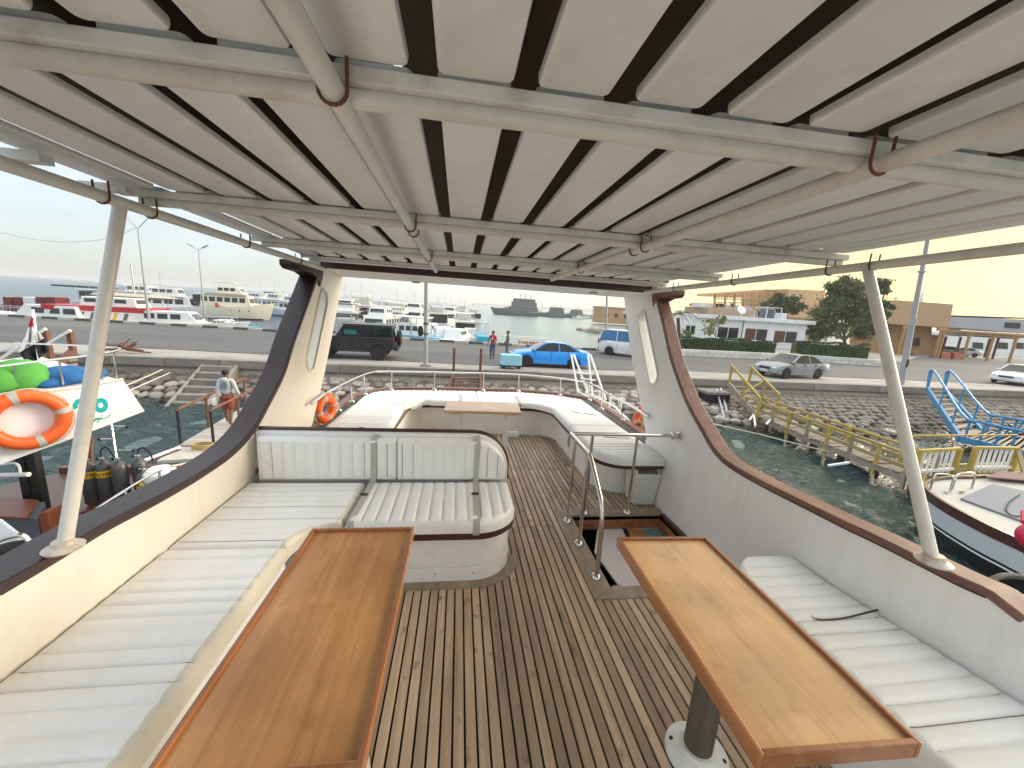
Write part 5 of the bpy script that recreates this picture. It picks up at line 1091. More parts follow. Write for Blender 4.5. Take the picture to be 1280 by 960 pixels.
for xb, yb, xt, yt in ((355, 615, 415, 400), (620, 624, 668, 415)):
    for dx, mt in ((0, 'ochre_timber'), (22, 'ochre_wall')):
        q = [ph.P(*ph.at(*c4(xb + dx, yb)), -.1), ph.P(*ph.at(*c4(xt + dx, yt)), -.1)]; q[1].x, q[1].y = q[0].x, q[0].y; g = G(); g.beam(q[0], q[1], .24, .24); g.build('pillar', mt, hb, bevel=.02, world=True)
    plane_poly(ph, [c4(xt - 25, yt + 12), c4(xt + 55, yt + 16), c4(xt + 50, yt - 8), c4(xt - 20, yt - 12)], -.25, .3, 'capital', 'ochre_timber', hb)
plane_poly(ph, [c4(490, 620), c4(690, 634), c4(690, 612), c4(490, 600)], .2, 1.5, 'step', 'quay_concrete', hb)
for px, py, lab in ((422, 205, 'small round tank on the roof of the ochre hall, left'), (612, 215, 'small pale minaret-like roof finial above the ochre hall')):
    p = ph.P(*ph.at(*c4(px, py)), 2); t = thing('roof_ornament', lab, 'finial', p); g = G()
    if px < 500: g.tube([p - Vector((0, 0, .1)), p + Vector((0, 0, .2))], .1, 8); g.blob(p + Vector((0, 0, .38)), .24, .24, .24, 10, 7)
    else: g.lathe([(.28, -.2), (.28, .35), (.34, .37), (.34, .47), (.18, .5), (.18, .95), (.24, .97), (.12, 1.05), (.14, 1.2), (0, 1.6)], p, 12)
    g.build('shaft', 'white_wall', t, smooth=True, world=True)
# pergola with a grey roof
pg = thing('pergola', 'timber pergola with flat grey roof in front of parked cars on the far right', 'pergola', ph.P(12, QZ))
plane_poly(ph, [c4(737, 402), c4(1400, 452), c4(1400, 350), c4(757, 325)], .3, 8, 'roof', 'grey_roof', pg)
plane_poly(ph, [c4(1155, 405), c4(1262, 412), c4(1270, 372), c4(1160, 366)], .2, .12, 'opening', 'dark_window', pg)
plane_poly(ph, [c4(925, 325), c4(1500, 345), c4(1500, 335), c4(925, 316)], 3, 4, 'coping', 'black', pg)
plane_poly(ph, [c4(720, 462), c4(868, 474), c4(868, 420), c4(722, 412)], 1.0, .2, 'fascia', 'beige_wall', pg)
plane_poly(ph, [c4(728, 452), c4(748, 453), c4(748, 428), c4(728, 427)], .9, .1, 'notice', 'white_wall', pg)
for xb, yb, xt in ((828, 636, 872), (1000, 648, 1040), (1163, 660, 1205)):
    q = [ph.P(*ph.at(*c4(xb, yb)), -.1), ph.P(*ph.at(*c4(xt, 428 + (xt - 870) * .055)), -.1)]; q[1].x, q[1].y = q[0].x, q[0].y; g = G(); g.beam(q[0], q[1], .22, .22); g.build('post', 'ochre_timber', pg, world=True)
    for s in (-1, 1): g = G(); g.beam(q[1] - Vector((0, 0, .8)), q[1] + ph.u * s * .8 - Vector((0, 0, .05)), .12, .12); g.build('brace', 'ochre_timber', pg, world=True)
for xb, yb, yt in ((780, 632, 470), (818, 610, 476), (925, 632, 480), (990, 628, 482), (1150, 640, 490), (1210, 655, 482)):
    q = [ph.P(*ph.at(*c4(xb, yb)), 3), None]; q[1] = Vector((q[0].x, q[0].y, ph.at(*c4(xb, yt))[1])); g = G(); g.beam(q[0], q[1], .2, .2); g.build('post', 'brown_wood', pg, world=True)
for a, b, off in (((720, 425), (1400, 478), -.15), ((870, 445), (1400, 492), 1.4), ((870, 462), (1400, 506), 2.8)):
    q0, q1 = ph.P(*ph.at(*c4(*a)), off), ph.P(*ph.at(*c4(*b)), off); q1.z = q0.z; g = G(); g.beam(q0, q1, .14, .22); g.build('beam', 'ochre_timber', pg, world=True)
for k in range(12):
    q0 = ph.P(*ph.at(*c4(885 + k * 42, 452 + k * 2.6)), -.4); g = G(); g.beam(q0, q0 + ph.n * 3.6, .08, .14); g.build('rafter', 'ochre_timber', pg, world=True)
for i, (x0, x1) in enumerate(((672, 738), (762, 815))):
    t = plane_poly(ph, [c4(x0, 632), c4(x1, 636), c4(x1, 586), c4(x0, 582)], -.2, .9, 'planter', 'orange_block', None, .04); tag(t, ['left', 'right'][i] + ' one of two terracotta-red blocks beside the pergola post', 'planter', 'red blocks by the pergola')
for c_, px, py, lab in (('white_car_paint', 868, 606, 'white car parked under the left bay of the pergola'), ('silver_paint', 1110, 632, 'grey car parked under the middle bay of the pergola'), ('white_car_paint', 1262, 645, 'pale car parked at the right edge under the pergola')):
    p = ph.P(*ph.at(*c4(px, py)), 9); car('parked_car', lab, 'car', (p.x, p.y, QZ), R_(150), c_, L=4.3, group='cars parked beyond the pergola')
g = G(); pf = away(Plane(ph.P(0, 0, 24), ph.P(10, 0, 24))); bw = thing('boundary_wall', 'pale wall with dark openings far behind the pergola', 'wall', ph.P(10, QZ, 24))
plane_poly(pf, [c4(700, 640), c4(1500, 690), c4(1500, 470), c4(700, 440)], 0, 3, 'wall', 'white_wall', bw)
for x in (905, 1085, 1200, 1330): plane_poly(pf, [c4(x, 555), c4(x + 75, 560), c4(x + 75, 515), c4(x, 510)], -.1, .1, 'opening', 'dark_window', bw)
# ================================================================== PIERS AND GANGWAYS
def mk(mat, col, **k): return pm(mat, col, **k)
mk('yellow_paint', (.40, .29, .06), rough=.6, var=.2, vs=4, dirt=(.30, .22, .13), dirt_amt=.7, dirt_scale=3, rnd=.12)
mk('yellow_faded', (.30, .24, .11), rough=.7, var=.2, vs=3, dirt=(.22, .17, .11), dirt_amt=.7, dirt_scale=2, rnd=.15)
mk('blue_steel', (.045, .25, .48), rough=.5, var=.15, vs=3, dirt=(.12, .10, .10), dirt_amt=.5, dirt_scale=4)
yp = thing('yellow_pier', 'rickety yellow timber pier with stairs and rails leading from the quay to the right boat', 'pier', W(1000, 540, -2.6))
def bar(t, a, b, w, h, mat, name): g = G(); g.beam(a, b, w, h); return g.build(name, mat, t, world=True)
A0, A1 = Q(908, 479) + Vector((0, -.2, 0)), Q(932, 481) + Vector((0, -.2, 0)); B0, B1 = W(946, 521, -2.45), W(970, 515, -2.45)
for a, b in ((A0, B0), (A1, B1)):
    bar(yp, a, b, .08, .22, 'weathered_wood', 'stringer'); up = Vector((0, 0, .95)); bar(yp, a + up + (a - b) * .05, b + up * .9, .09, .09, 'yellow_paint', 'handrail')
    for k in (.0, .5, 1): p = a.lerp(b, k); bar(yp, p - Vector((0, 0, .15)), p + up * (1 - .1 * k), .09, .09, 'yellow_paint', 'post')
bar(yp, A0.lerp(B0, .5) + Vector((0, 0, .3)), A1.lerp(B1, .45) + Vector((0, 0, .8)), .07, .07, 'yellow_paint', 'brace')
for k in range(6): t_ = (k + .5) / 6; bar(yp, A0.lerp(B0, t_), A1.lerp(B1, t_), .26, .05, 'weathered_wood', 'tread')
DZ = -2.45
L0, L1 = W(930, 516, DZ - .1), W(1130, 598, DZ - .1); 
for z in (L0, L1): z.z = DZ
nr_ = (L1 - L0).cross(Vector((0, 0, 1))).normalized(); nr_ = nr_ if nr_.x > 0 else -nr_; R0, R1 = L0 + nr_ * .85, L1 + nr_ * .85
n = 42
for k in range(n):
    t_ = (k + .5) / n; a, b = L0.lerp(L1, t_), R0.lerp(R1, t_); r = random.Random(k); e = (a - b).normalized() * r.uniform(-.05, .12)
    bar(yp, a + e + Vector((0, 0, r.uniform(-.03, .02))), b - e, (L1 - L0).length / n * .86, .04, 'weathered_wood', 'plank')
for a, b in ((L0, L1), (R0, R1)):
    bar(yp, a - Vector((0, 0, .12)), b - Vector((0, 0, .12)), .08, .16, 'weathered_wood', 'side_beam')
    for k in range(9):
        t_ = k / 8; p = a.lerp(b, t_); r = random.Random(k + int(a.x * 10)); bar(yp, p - Vector((0, 0, .45)), p + Vector((r.uniform(-.05, .05), 0, .68)), .09, .09, 'yellow_paint' if k % 2 else 'weathered_wood', 'post')
        if k in (1, 3, 5, 7) and a is L0: bar(yp, p - Vector((0, 0, .35)), p + Vector((-.5, -.5, -.75)), .08, .08, 'weathered_wood', 'strut')
    bar(yp, a + Vector((0, 0, .66)), b + Vector((0, 0, .64)), .06, .08, 'yellow_paint', 'rail'); bar(yp, a + Vector((0, 0, .30)), b + Vector((0, 0, .24)), .05, .12, 'yellow_faded', 'rail')
for k in range(7): p = L0.lerp(L1, k / 6); q = R0.lerp(R1, k / 6); m_ = p.lerp(q, .5); g = G(); g.tube([m_ - Vector((0, 0, 2.0)), m_ - Vector((0, 0, .2))], .13, 8); g.build('pile', 'brown_wood', yp, world=True)
for k, (px, py, qx, qy) in enumerate(((947, 512, 937, 525), (1062, 578, 1035, 582), (958, 530, 973, 514), (941, 508, 944, 532))): bar(yp, W(px, py, -2.3), W(qx, qy, -2.5), .07, .05, 'white_paint', 'loose_plank')
# planked landing at its end
P0 = [W(1085, 592, DZ), W(1145, 615, DZ), W(1290, 606, DZ), W(1265, 572, DZ), W(1170, 574, DZ)]
yl_ = thing('landing_stage', 'bright yellow planked landing stage with picket rails by the right boat', 'landing stage', P0[1])
c0_, c1_, c2_, c3_ = W(1150, 612, DZ + .02), W(1300, 612, DZ + .02), W(1280, 578, DZ + .02), W(1160, 582, DZ + .02)
for k in range(16):
    t_ = (k + .5) / 16; bar(yl_, c0_.lerp(c3_, t_), c1_.lerp(c2_, t_), (c3_ - c0_).length / 16 * .9, .05, 'yellow_paint', 'plank')
bar(yl_, c0_ - Vector((0, 0, .2)), c1_ - Vector((0, 0, .2)), .1, .3, 'yellow_faded', 'side_beam')
for a, b, n_ in (((1140, 598), (1190, 594), 8), ((1210, 592), (1262, 592), 9)):
    a, b = W(*a, DZ), W(*b, DZ); up = Vector((0, 0, .85)); bar(yl_, a + up, b + up, .08, .08, 'yellow_paint', 'rail'); bar(yl_, a + up * .25, b + up * .25, .08, .08, 'white_paint', 'rail')
    for k in range(n_): p = a.lerp(b, k / (n_ - 1)); bar(yl_, p, p + up, .11 if k in (0, n_ - 1) else .05, .11 if k in (0, n_ - 1) else .05, 'yellow_paint' if k in (0, n_ - 1) else 'white_paint', 'post' if k in (0, n_ - 1) else 'picket')
p = W(1262, 592, DZ); bar(yl_, p + Vector((0, 0, .8)), W(1285, 606, DZ), .1, .08, 'yellow_faded', 'brace')
a, b = W(1132, 575, DZ) + Vector((0, 0, .85)), W(1262, 572, DZ) + Vector((0, 0, .85)); bar(yl_, a, b, .05, .05, 'yellow_paint', 'rail')
# blue gangway
bg_ = thing('blue_gangway', 'bright blue steel gangway with handrails descending from the quay on the right', 'gangway', Q(1165, 488))
T0, T1 = Q(1156, 487) + Vector((0, -.1, .05)), Q(1177, 488) + Vector((0, -.1, .05)); U0, U1 = W(1200, 549, -2.45), W(1228, 541, -2.45); V0, V1 = W(1300, 572, -2.45), W(1310, 556, -2.45)
for a, b, c in ((T0, U0, V0), (T1, U1, V1)):
    bar(bg_, a, b, .10, .30, 'blue_steel', 'stringer'); bar(bg_, b, c, .10, .26, 'blue_steel', 'side_beam')
    up = Vector((0, 0, 1.15)); up2 = Vector((0, 0, .85))
    g = G(); g.tube(smoothpts([a, a + up, a.lerp(b, .9) + up2, b.lerp(c, .25) + up2 * 1.0, c + up2 * .95], 4), .05, 8); g.build('handrail', 'blue_steel', bg_, smooth=True, world=True)
    g = G(); g.tube([a, a + up], .06, 8); g.build('post', 'blue_steel', bg_, smooth=True, world=True)
    for k in (.45, .8): p = a.lerp(b, k); g = G(); g.tube([p, p + up2 * 1.05], .04, 6); g.build('post', 'blue_steel', bg_, world=True)
    for k in range(5): p = b.lerp(c, (k + .3) / 5); g = G(); g.tube([p, p + up2], .045, 6); g.build('post', 'blue_steel', bg_, world=True)
    for k in (3,): g = G(); g.tube([b.lerp(c, k / 7), b.lerp(c, (k + 1) / 7) + up2], .035, 6); g.build('brace', 'blue_steel', bg_, world=True)
for k in range(9): t_ = (k + .5) / 9; bar(bg_, T0.lerp(U0, t_), T1.lerp(U1, t_), .24, .04, 'weathered_wood', 'tread')
for k in range(12): t_ = (k + .5) / 12; bar(bg_, U0.lerp(V0, t_) + Vector((0, 0, .1)), U1.lerp(V1, t_) + Vector((0, 0, .1)), .22, .04, 'weathered_wood', 'plank')
# rusty pipe frame and small landing left of the yellow stairs, mooring line
t = thing('scrap_platform', 'small dark platform with rusty pipe frame left of the yellow stairs', 'platform', Q(893, 484))
p = W(893, 488, -1.85); g = G(); g.box(p.x - .7, p.x + .6, p.y - .5, p.y + .5, p.z - .12, p.z); g.build('platform', 'quay_concrete', t, world=True)
g = G(); g.box(p.x - .6, p.x + .6, p.y - .45, p.y + .4, p.z - .5, p.z - .13); g.build('support', 'black', t, world=True)
for a, b in (((888, 484), (907, 530)), ((893, 483), (912, 528))): g = G(); g.tube([W(*a, -1.8) - Vector((0, .5, 0)), W(*b, -3.0)], .05, 6); g.build('pipe', 'galvanised', t, world=True)
def line(pts, r, label, mat='rope', cat='rope'):
    g = G(); g.tube(smoothpts(pts, 4), r, 5); tag(g.build('mooring_line', mat, smooth=True, world=True), label, cat)
line([atx(880, 527, 8.5), W(905, 533, -2.7), W(950, 543, -2.8), W(1000, 556, -2.8), W(1060, 570, -2.6)], .022, 'pale mooring line stretched over the water to the yellow pier')
# brown boarding steps at the quay straight ahead
t = thing('boarding_steps', 'small brown wooden steps with two tall posts on the quay wall straight ahead', 'steps', Q(583, 463))
a, b = W(567, 464, QZ) - Vector((0, .15, 0)), W(600, 464, QZ) - Vector((0, .15, 0))
for p in (a, b):
    bar(t, p - Vector((0, 0, .9)), p + Vector((0, 0, 1.15)), .12, .12, 'brown_wood', 'post'); bar(t, p + Vector((0, -.1, -.1)), p + Vector((-.35 if p is a else 0, -1.7, -1.15)), .09, .2, 'brown_wood', 'stringer')
for k in range(4): bar(t, a + Vector((0, -.3 - k * .35, -.25 - k * .24)), b + Vector((0, -.3 - k * .35, -.25 - k * .24)), .26, .05, 'brown_wood', 'tread')
# white tubular ladder beside the bow
TILT[0] = 0
t = thing('boarding_ladder', 'white tubular boarding ladder standing beyond the right side of the bow rail', 'ladder', atd(745, 520, 8.2))
g1 = [((714, 443), (723, 492)), ((717, 443), (737, 497)), ((735, 443), (741, 497)), ((738, 444), (757, 500))]
for a, b in g1: g = G(); g.tube([atd(*a, 8.6), atd(*b, 8.2)], .024, 8); g.build('rail', 'white_paint', t, smooth=True, world=True)
for k in range(5): f = k / 4; g = G(); g.tube([atd(722 + f * 14, 466 + f * 28, 8.3), atd(741 + f * 15, 468 + f * 30, 8.3)], .018, 6); g.build('rung', 'white_paint', t, world=True)
for o in (0, 9): g = G(); g.tube([atd(723 + o, 490, 8.2), atd(760 + o, 509, 7.0), atd(781 + o * .6, 523 + o * .4, 6.3)], .022, 6); g.build('side_rail', 'white_paint', t, smooth=True, world=True)
for k in range(4): f = k / 3; p = atd(735 + f * 40, 497 + f * 20, 8 - f * 1.5); g = G(); g.tube([p, p + Vector((0, 0, .28))], .016, 6); g.build('stanchion', 'white_paint', t, world=True)
# ================================================================== NEIGHBOURING BOATS, LEFT
NZ = -1.75                                            # its main deck
pm('brown_deck', (.085, .042, .032), .35, var=.25, vs=3, stretch=(1, 5, 1), dirt=(.16, .13, .11), dirt_amt=.4)
pm('varnished_brown', (.16, .05, .022), .35, var=.2, vs=4); pm('tank_metal', (.10, .10, .105), .4, .3, var=.25, vs=6, dirt=(.22, .20, .18), dirt_amt=.5, dirt_scale=7)
pm('yellow_band', (.75, .47, .02), .5, var=.1, vs=8); pm('green_cloth', (.09, .36, .06), .8, var=.2, vs=4, bump=.4, bs=12); pm('blue_cloth', (.02, .13, .36), .8, var=.25, vs=4, bump=.4, bs=12)
pm('teal_print', (.0, .42, .40), .5); pm('flag_red', (.50, .03, .04), .8); pm('flag_white', (.70, .68, .66), .8, var=.08, vs=6); pm('flag_black', (.012, .012, .014), .85); pm('panel_white', (.88, .87, .86), .35, var=.03)
nb = thing('dive_boat_deck', 'dark brown main deck of the neighbouring dive boat on the left', 'boat', (-5, 5, WZ))
dp = [atz(-60, 800, NZ), W(-60, 655, NZ), W(40, 596, NZ), W(72, 586, NZ), W(262, 582, NZ), W(345, 556, NZ)]
far = [Vector((-9.5, 2.0, NZ)), Vector((-9.0, 6.2, NZ))]
dk2 = [Vector((-2.45, -1.0, NZ)), Vector((-9.5, -1.0, NZ)), Vector((-9.2, 5.2, NZ)), W(78, 590, NZ), W(262, 588, NZ), Vector((-3.0, 8.6, NZ)), Vector((-2.35, 7.6, NZ)), Vector((-2.3, 3, NZ))]
g = G(); g.prism(dk2, (0, 0, -.08)); g.build('deck', 'brown_deck', nb, world=True)
hh = [Vector((p.x, p.y, NZ - .081)) for p in dk2]; g = G(); g.prism(hh, (0, 0, -1.4)); g.build('hull', 'panel_white', nb, world=True)
edge = dk2[3:6]; g = G(); 
for a, b in zip(edge, edge[1:]): g.beam(a + Vector((0, 0, .05)), b + Vector((0, 0, .05)), .12, .12)
g.build('toe_rail', 'varnished_brown', nb, world=True)
# bench carrying the tanks
bx0, bx1 = atd(100, 628, 6.0), atd(196, 624, 6.3)
tb = thing('tank_bench', 'low wooden bench under the row of diving tanks', 'bench', (bx0.x, bx0.y, NZ))
TBZ = NZ + .22; d_ = (Vector((bx1.x, bx1.y, 0)) - Vector((bx0.x, bx0.y, 0))).normalized(); nb_ = Vector((-d_.y, d_.x, 0))
tq = [atz(100, 640, TBZ), atz(212, 626, TBZ)]; d_ = (tq[1] - tq[0]).normalized(); nb_ = Vector((-d_.y, d_.x, 0))
g = G(); g.prism([tq[0], tq[1], tq[1] + nb_ * .6, tq[0] + nb_ * .6], (0, 0, -.05)); g.build('seat', 'varnished_brown', tb, bevel=.01, world=True)
g = G(); g.prism([tq[0] + nb_ * .04 - Vector((0, 0, .052)), tq[1] + nb_ * .04 - Vector((0, 0, .052)), tq[1] + nb_ * .04 - Vector((0, 0, .22)), tq[0] + nb_ * .04 - Vector((0, 0, .22))], nb_ * .5); g.build('support', 'tank_grey', tb, world=True)
def tank(px, hpx, word, label, row=0, drop=0):
    k = (atz(px, 634 - drop, TBZ)); base = k + nb_ * (.14 + row); base.z = TBZ - drop * .012; r = .092; H_ = hpx
    t = thing('diving_tank', label, 'tank', base, 'diving tanks on the neighbouring boat')
    g = G(); g.lathe([(0, 0), (r * .8, 0), (r, .03), (r, H_ - .10), (r * .93, H_ - .05), (r * .6, H_ - .01), (r * .28, H_ + .012), (.02, H_ + .015), (0, H_ + .016)], base, 22); g.build('cylinder', 'tank_metal', t, smooth=True, world=True)
    v = G(); v.tube([base + Vector((0, 0, H_)), base + Vector((0, 0, H_ + .07))], .018, 10); v.tube([base + Vector((-.045, 0, H_ + .05)), base + Vector((.04, 0, H_ + .05))], .016, 8); vo = v.build('valve', 'steel', t, smooth=True, world=True)
    v = G(); v.lathe([(0, 0), (.022, 0), (.022, .03), (0, .03)], (0, 0, 0), 10, axis=0); v.v = [base + Vector((-.075, 0, H_ + .05)) + p for p in v.v]; v.build('knob', 'black', vo, world=True)
    if word:
        g = G(); zc = H_ - .17; g.lathe([(r + .0015, zc - .05), (r + .002, zc - .049), (r + .002, zc + .049), (r + .0015, zc + .05)], base, 24); b_ = g.build('band', 'yellow_band', t, smooth=True, world=True)
        vdir = Vector((-base.x, -base.y, 0)).normalized(); side = Vector((-vdir.y, vdir.x, 0)) 
        for i, ch in enumerate(word):
            a = (i - (len(word) - 1) / 2) * .40; n_ = vdir * math.cos(a) + side * math.sin(a); tx = -vdir * math.sin(a) + side * math.cos(a)
            text_mesh(ch, .062, 'letter', 'black', .001, b_, frame_m(base + n_ * (r + .0025) + Vector((0, 0, zc)), tx, (0, 0, 1)), bold=True)
    return t
tank(111, .64, 'NITROX', 'dark diving tank with plain yellow band, leftmost beside the canopy post')
tank(131, .66, 'NITROX', 'dark diving tank with yellow NITROX band, second from the post')
tank(150, .66, '', 'grey diving tank without a band, third in the row')
tank(171, .66, '', 'grey diving tank without a band, rearmost at the right end of the row', .12)
tank(179, .50, 'OX NITR', 'short diving tank with yellow band at the right end of the row')
def hose(pts, label, r=.012): g = G(); g.tube(smoothpts(pts, 4), r, 6); tag(g.build('hose', 'rubber', smooth=True, world=True), label, 'hose')
hose([atd(127, 575, 6.1), atd(126, 563, 6.1), atd(133, 559, 6.1), atd(139, 566, 6.1), atd(144, 573, 6.1)], 'black hose looping between the second and third diving tanks')
hose([atd(173, 572, 6.3), atd(173, 562, 6.3), atd(180, 560, 6.3), atd(188, 567, 6.3), atd(191, 577, 6.3)], 'black hose looping above the right end of the tank row')
t = thing('steel_rack', 'upright steel tube with three short pegs behind the diving tanks', 'rack', (*atd(147, 600, 6.9)[:2], NZ))
g = G(); g.tube([atd(149, 600, 6.9), atd(139, 530, 6.9)], .022, 8); g.build('tube', 'steel', t, smooth=True, world=True)
for a, b in (((141, 533), (159, 533)), ((143, 549), (124, 549)), ((148, 563), (167, 563))): g = G(); g.tube([atd(*a, 6.9), atd(*b, 6.9)], .014, 6); p_ = g.build('peg', 'steel', t, smooth=True, world=True); g = G(); g.blob(atd(*b, 6.9), .028, .028, .028, 8, 6); g.build('tip', 'black', p_, smooth=True, world=True)
g = G(); g.tube([atd(114, 590, 6.9), atd(113, 545, 6.9)], .035, 8); g.build('post', 'brown_wood', t, smooth=True, world=True)
# capstan with ropes, railing and white planks along the near edge
t = thing('capstan', 'white capstan wound with pale rope at the end of the left boat', 'capstan', (*atd(202, 606, 5.9)[:2], NZ)); c = atd(200, 592, 5.9)
g = G(); g.lathe([(0, -.3), (.10, -.3), (.10, -.12), (.19, -.08), (.21, -.02), (.20, .04), (.14, .09), (0, .10)], c, 20); g.build('drum', 'panel_white', t, smooth=True, world=True)
for k in range(3): g = G(); g.tube([c + Vector((.22 * math.cos(a), .22 * math.sin(a), -.10 - k * .03)) for a in np.linspace(0, 6.0, 20)], .016, 6); g.build('rope_turn', 'rope', t, smooth=True, world=True)
g = G()
for k in range(4):
    cc = atd(214 + k * 3, 598, 5.8); g.tube([cc + Vector((.05 * math.cos(a), .05 * math.sin(a), .16 * math.sin(a + k) - .05)) for a in np.linspace(0, 6.28, 16)[:-1]], .014, 6, closed=True)
tag(g.build('rope', 'rope', smooth=True, world=True), 'tangled white rope hanging beside the capstan', 'rope')
line([atd(214, 583, 5.9), atd(260, 572, 7), atd(330, 548, 9)], .016, 'upper of two white lines running from the capstan to the gangplank')
line([atd(216, 588, 5.9), atd(262, 578, 7), atd(325, 556, 9)], .014, 'lower of two white lines running from the capstan to the gangplank')
t = thing('side_railing', 'low steel railing over white scalloped boards on the left boat side', 'railing', (*atd(150, 640, 4.2)[:2], NZ))
g = G(); g.tube(smoothpts([atd(106, 660, 4.0), atd(107, 650, 4.0), atd(114, 641, 4.1), (atd(150, 617, 4.6)), atd(188, 594, 5.1), atd(202, 587, 5.3)], 4), .014, 8); g.build('rail', 'steel', t, smooth=True, world=True)
for a, b in (((157, 613), (160, 634)), ((199, 589), (200, 610))): g = G(); g.tube([atd(*a, 4.6), atd(*b, 4.6)], .012, 6); g.build('post', 'steel', t, smooth=True, world=True)
for i in range(5):
    f = i / 5; a, b = atd(112 + f * 76, 653 - f * 42, 4.15 + f * .8), atd(112 + (f + .16) * 76, 653 - (f + .16) * 42, 4.15 + (f + .16) * .8); g = G(); g.beam(a, b, .10, .05); g.blob(a, .06, .06, .045, 8, 5); g.build('white_board', 'panel_white', t, world=True, bevel=.008)
g = G(); g.beam(atd(104, 668, 4.0), atd(205, 609, 5.1), .16, .08); g.build('side_beam', 'varnished_brown', t, world=True, bevel=.01)
# raised cabin side, lockers, tyre
t = thing('deck_locker', 'grey locker with reddish-brown varnished end on the brown deck', 'locker', (*atd(20, 625, 5)[:2], NZ))
g = G(); a, b = atd(-40, 632, 4.9), atd(44, 632, 4.9); a.z = b.z = NZ + .03; g.prism([a, b, b + Vector((0, 0, .42)), a + Vector((0, 0, .42))], Vector((-.55, .75, 0)) * .6); g.build('side', 'tank_grey', t, world=True)
g = G(); g.prism([b + Vector((.006, 0, 0)), b + Vector((.006, 0, .5)), b + Vector((.0, .42, .5)), b + Vector((.0, .42, 0))], (.06, .05, 0)); g.build('end_board', 'varnished_brown', t, bevel=.01, world=True)
g = G(); g.prism([a + Vector((0, -.02, .425)), b + Vector((-.1, -.02, .425)), b + Vector((-.4, .45, .425)), a + Vector((-.3, .45, .425))], (0, 0, .03)); g.build('lid', 'varnished_brown', t, world=True)
g = G(); g.tube([atd(-20, 596, 4.9), atd(0, 594, 4.9), atd(36, 593, 4.9)], .03, 8); g.tube(smoothpts([atd(2, 581, 4.9), atd(18, 579, 4.9), atd(24, 584, 4.9), atd(25, 592, 4.9)], 4), .014, 6); g.build('grab_rail', 'panel_white', t, smooth=True, world=True)
for x, mt in ((26, 'black'), (40, 'varnished_brown')):
    a = atd(x, 560, 5.4); g = G(); g.box(a.x - .05, a.x + .05, a.y - .05, a.y + .05, NZ, a.z + .2); g.build('post', 'black', t, world=True)
t = thing('small_boat', 'white moulded fibreglass bow with steel hoop at the lower left edge', 'boat', atd(10, 700, 3.6))
sb_pts = [(-80, 640), (0, 647), (20, 663), (28, 690), (58, 694), (30, 712), (-80, 760)]
q = [atd(x, y, 3.7) for x, y in sb_pts]; g = G(); g.loft([[p for p in q], [p + Vector((-.1, .25, -.35)) for p in q]]); g.build('bow', 'panel_white', t, bevel=.03, world=True)
g = G(); g.tube(smoothpts([atd(-10, 680, 3.6), atd(10, 672, 3.6), atd(27, 669, 3.6), atd(36, 676, 3.6), atd(40, 684, 3.6)], 4), .02, 8); g.build('hoop', 'steel', t, smooth=True, world=True)
c = atd(5, 703, 3.45); g = G(); g.tube([c + Vector((.20 * math.cos(a), .20 * math.sin(a), 0)) for a in np.linspace(0, 6.283, 25)[:-1]], .085, 12, closed=True); tag(g.build('tyre_fender', 'rubber', smooth=True, world=True), 'worn black tyre fender at the lower left corner', 'tyre')
# white bow panel with lifebuoy, teal logo and lettering; bags and rail above
bpl = away(Plane((-5.26, 4.96), (-4.42, 5.94)))
up = thing('upper_deck_bow', 'white upper-deck bow board with teal logo on the left boat', 'boat', bpl.P(*bpl.at(100, 520)))
bp_px = [(-60, 504), (0, 497), (55, 490.5), (100, 485.5), (154, 475), (181, 514), (110, 541), (0, 581), (-60, 603)]
q = [bpl.P(*bpl.at(x, y)) for x, y in bp_px]; g = G(); g.prism(q, bpl.n * .08); g.build('bow_board', 'panel_white', up, bevel=.01, world=True)
tp = q[:5]; zt_ = max(p.z for p in tp); g = G(); g.loft([[p + bpl.n * .081 + Vector((0, 0, -.02)), p + bpl.n * 2.6 + Vector((-.6, 0, .0)), p + bpl.n * 2.6 + Vector((-.6, 0, -.12)), p + bpl.n * .081 + Vector((0, 0, -.14))] for p in tp]); g.build('upper_deck', 'panel_white', up, world=True)
g = G(); g.tube([p + Vector((0, 0, .012)) for p in tp], .016, 8); g.build('edge_trim', 'vinyl_edge', up, smooth=True, world=True)
for sh in (0,):
    g = G(); zr_ = .50
    rp_ = [bpl.P(*bpl.at(x, y), .3) for x, y in ((-60, 470), (0, 463), (60, 455), (110, 449), (152, 442))]
    g.tube(smoothpts(rp_ + [rp_[-1] + bpl.n * .5 + bpl.u * .05, rp_[2] + bpl.n * 2.2], 4), .014, 8); g.build('rail', 'steel', up, smooth=True, world=True)
    for x, y in ((22, 461), (80, 453), (118, 448), (132, 446), (150, 443)):
        a = bpl.P(*bpl.at(x, y), .3); g = G(); g.tube([a, Vector((a.x, a.y, bpl.at(x, 486)[1]))], .011, 6); g.build('stanchion', 'steel', up, smooth=True, world=True)
# logo: two rings joined by a bar
def bpt(x, y, off=-.004): return bpl.P(*bpl.at(x, y), off)
lg = G()
def ringband(cx, cy, ro, ri, a0=0, a1=360, n=28):
    A = [R_(a0 + (a1 - a0) * i / n) for i in range(n + 1)]; 
    for i in range(n):
        pts = [bpt(cx + ro * math.cos(A[i]), cy - ro * math.sin(A[i])), bpt(cx + ro * math.cos(A[i + 1]), cy - ro * math.sin(A[i + 1])), bpt(cx + ri * math.cos(A[i + 1]), cy - ri * math.sin(A[i + 1])), bpt(cx + ri * math.cos(A[i]), cy - ri * math.sin(A[i]))]
        lg.add(pts, [(0, 1, 2, 3)])
ringband(126, 506.5, 9.2, 3.4); ringband(101, 508, 10, 4.2, -20, 205)
lg.add([bpt(108, 507), bpt(119, 503), bpt(119, 511), bpt(108, 513)], [(0, 1, 2, 3)])
lg.build('logo', 'teal_print', up, world=True)
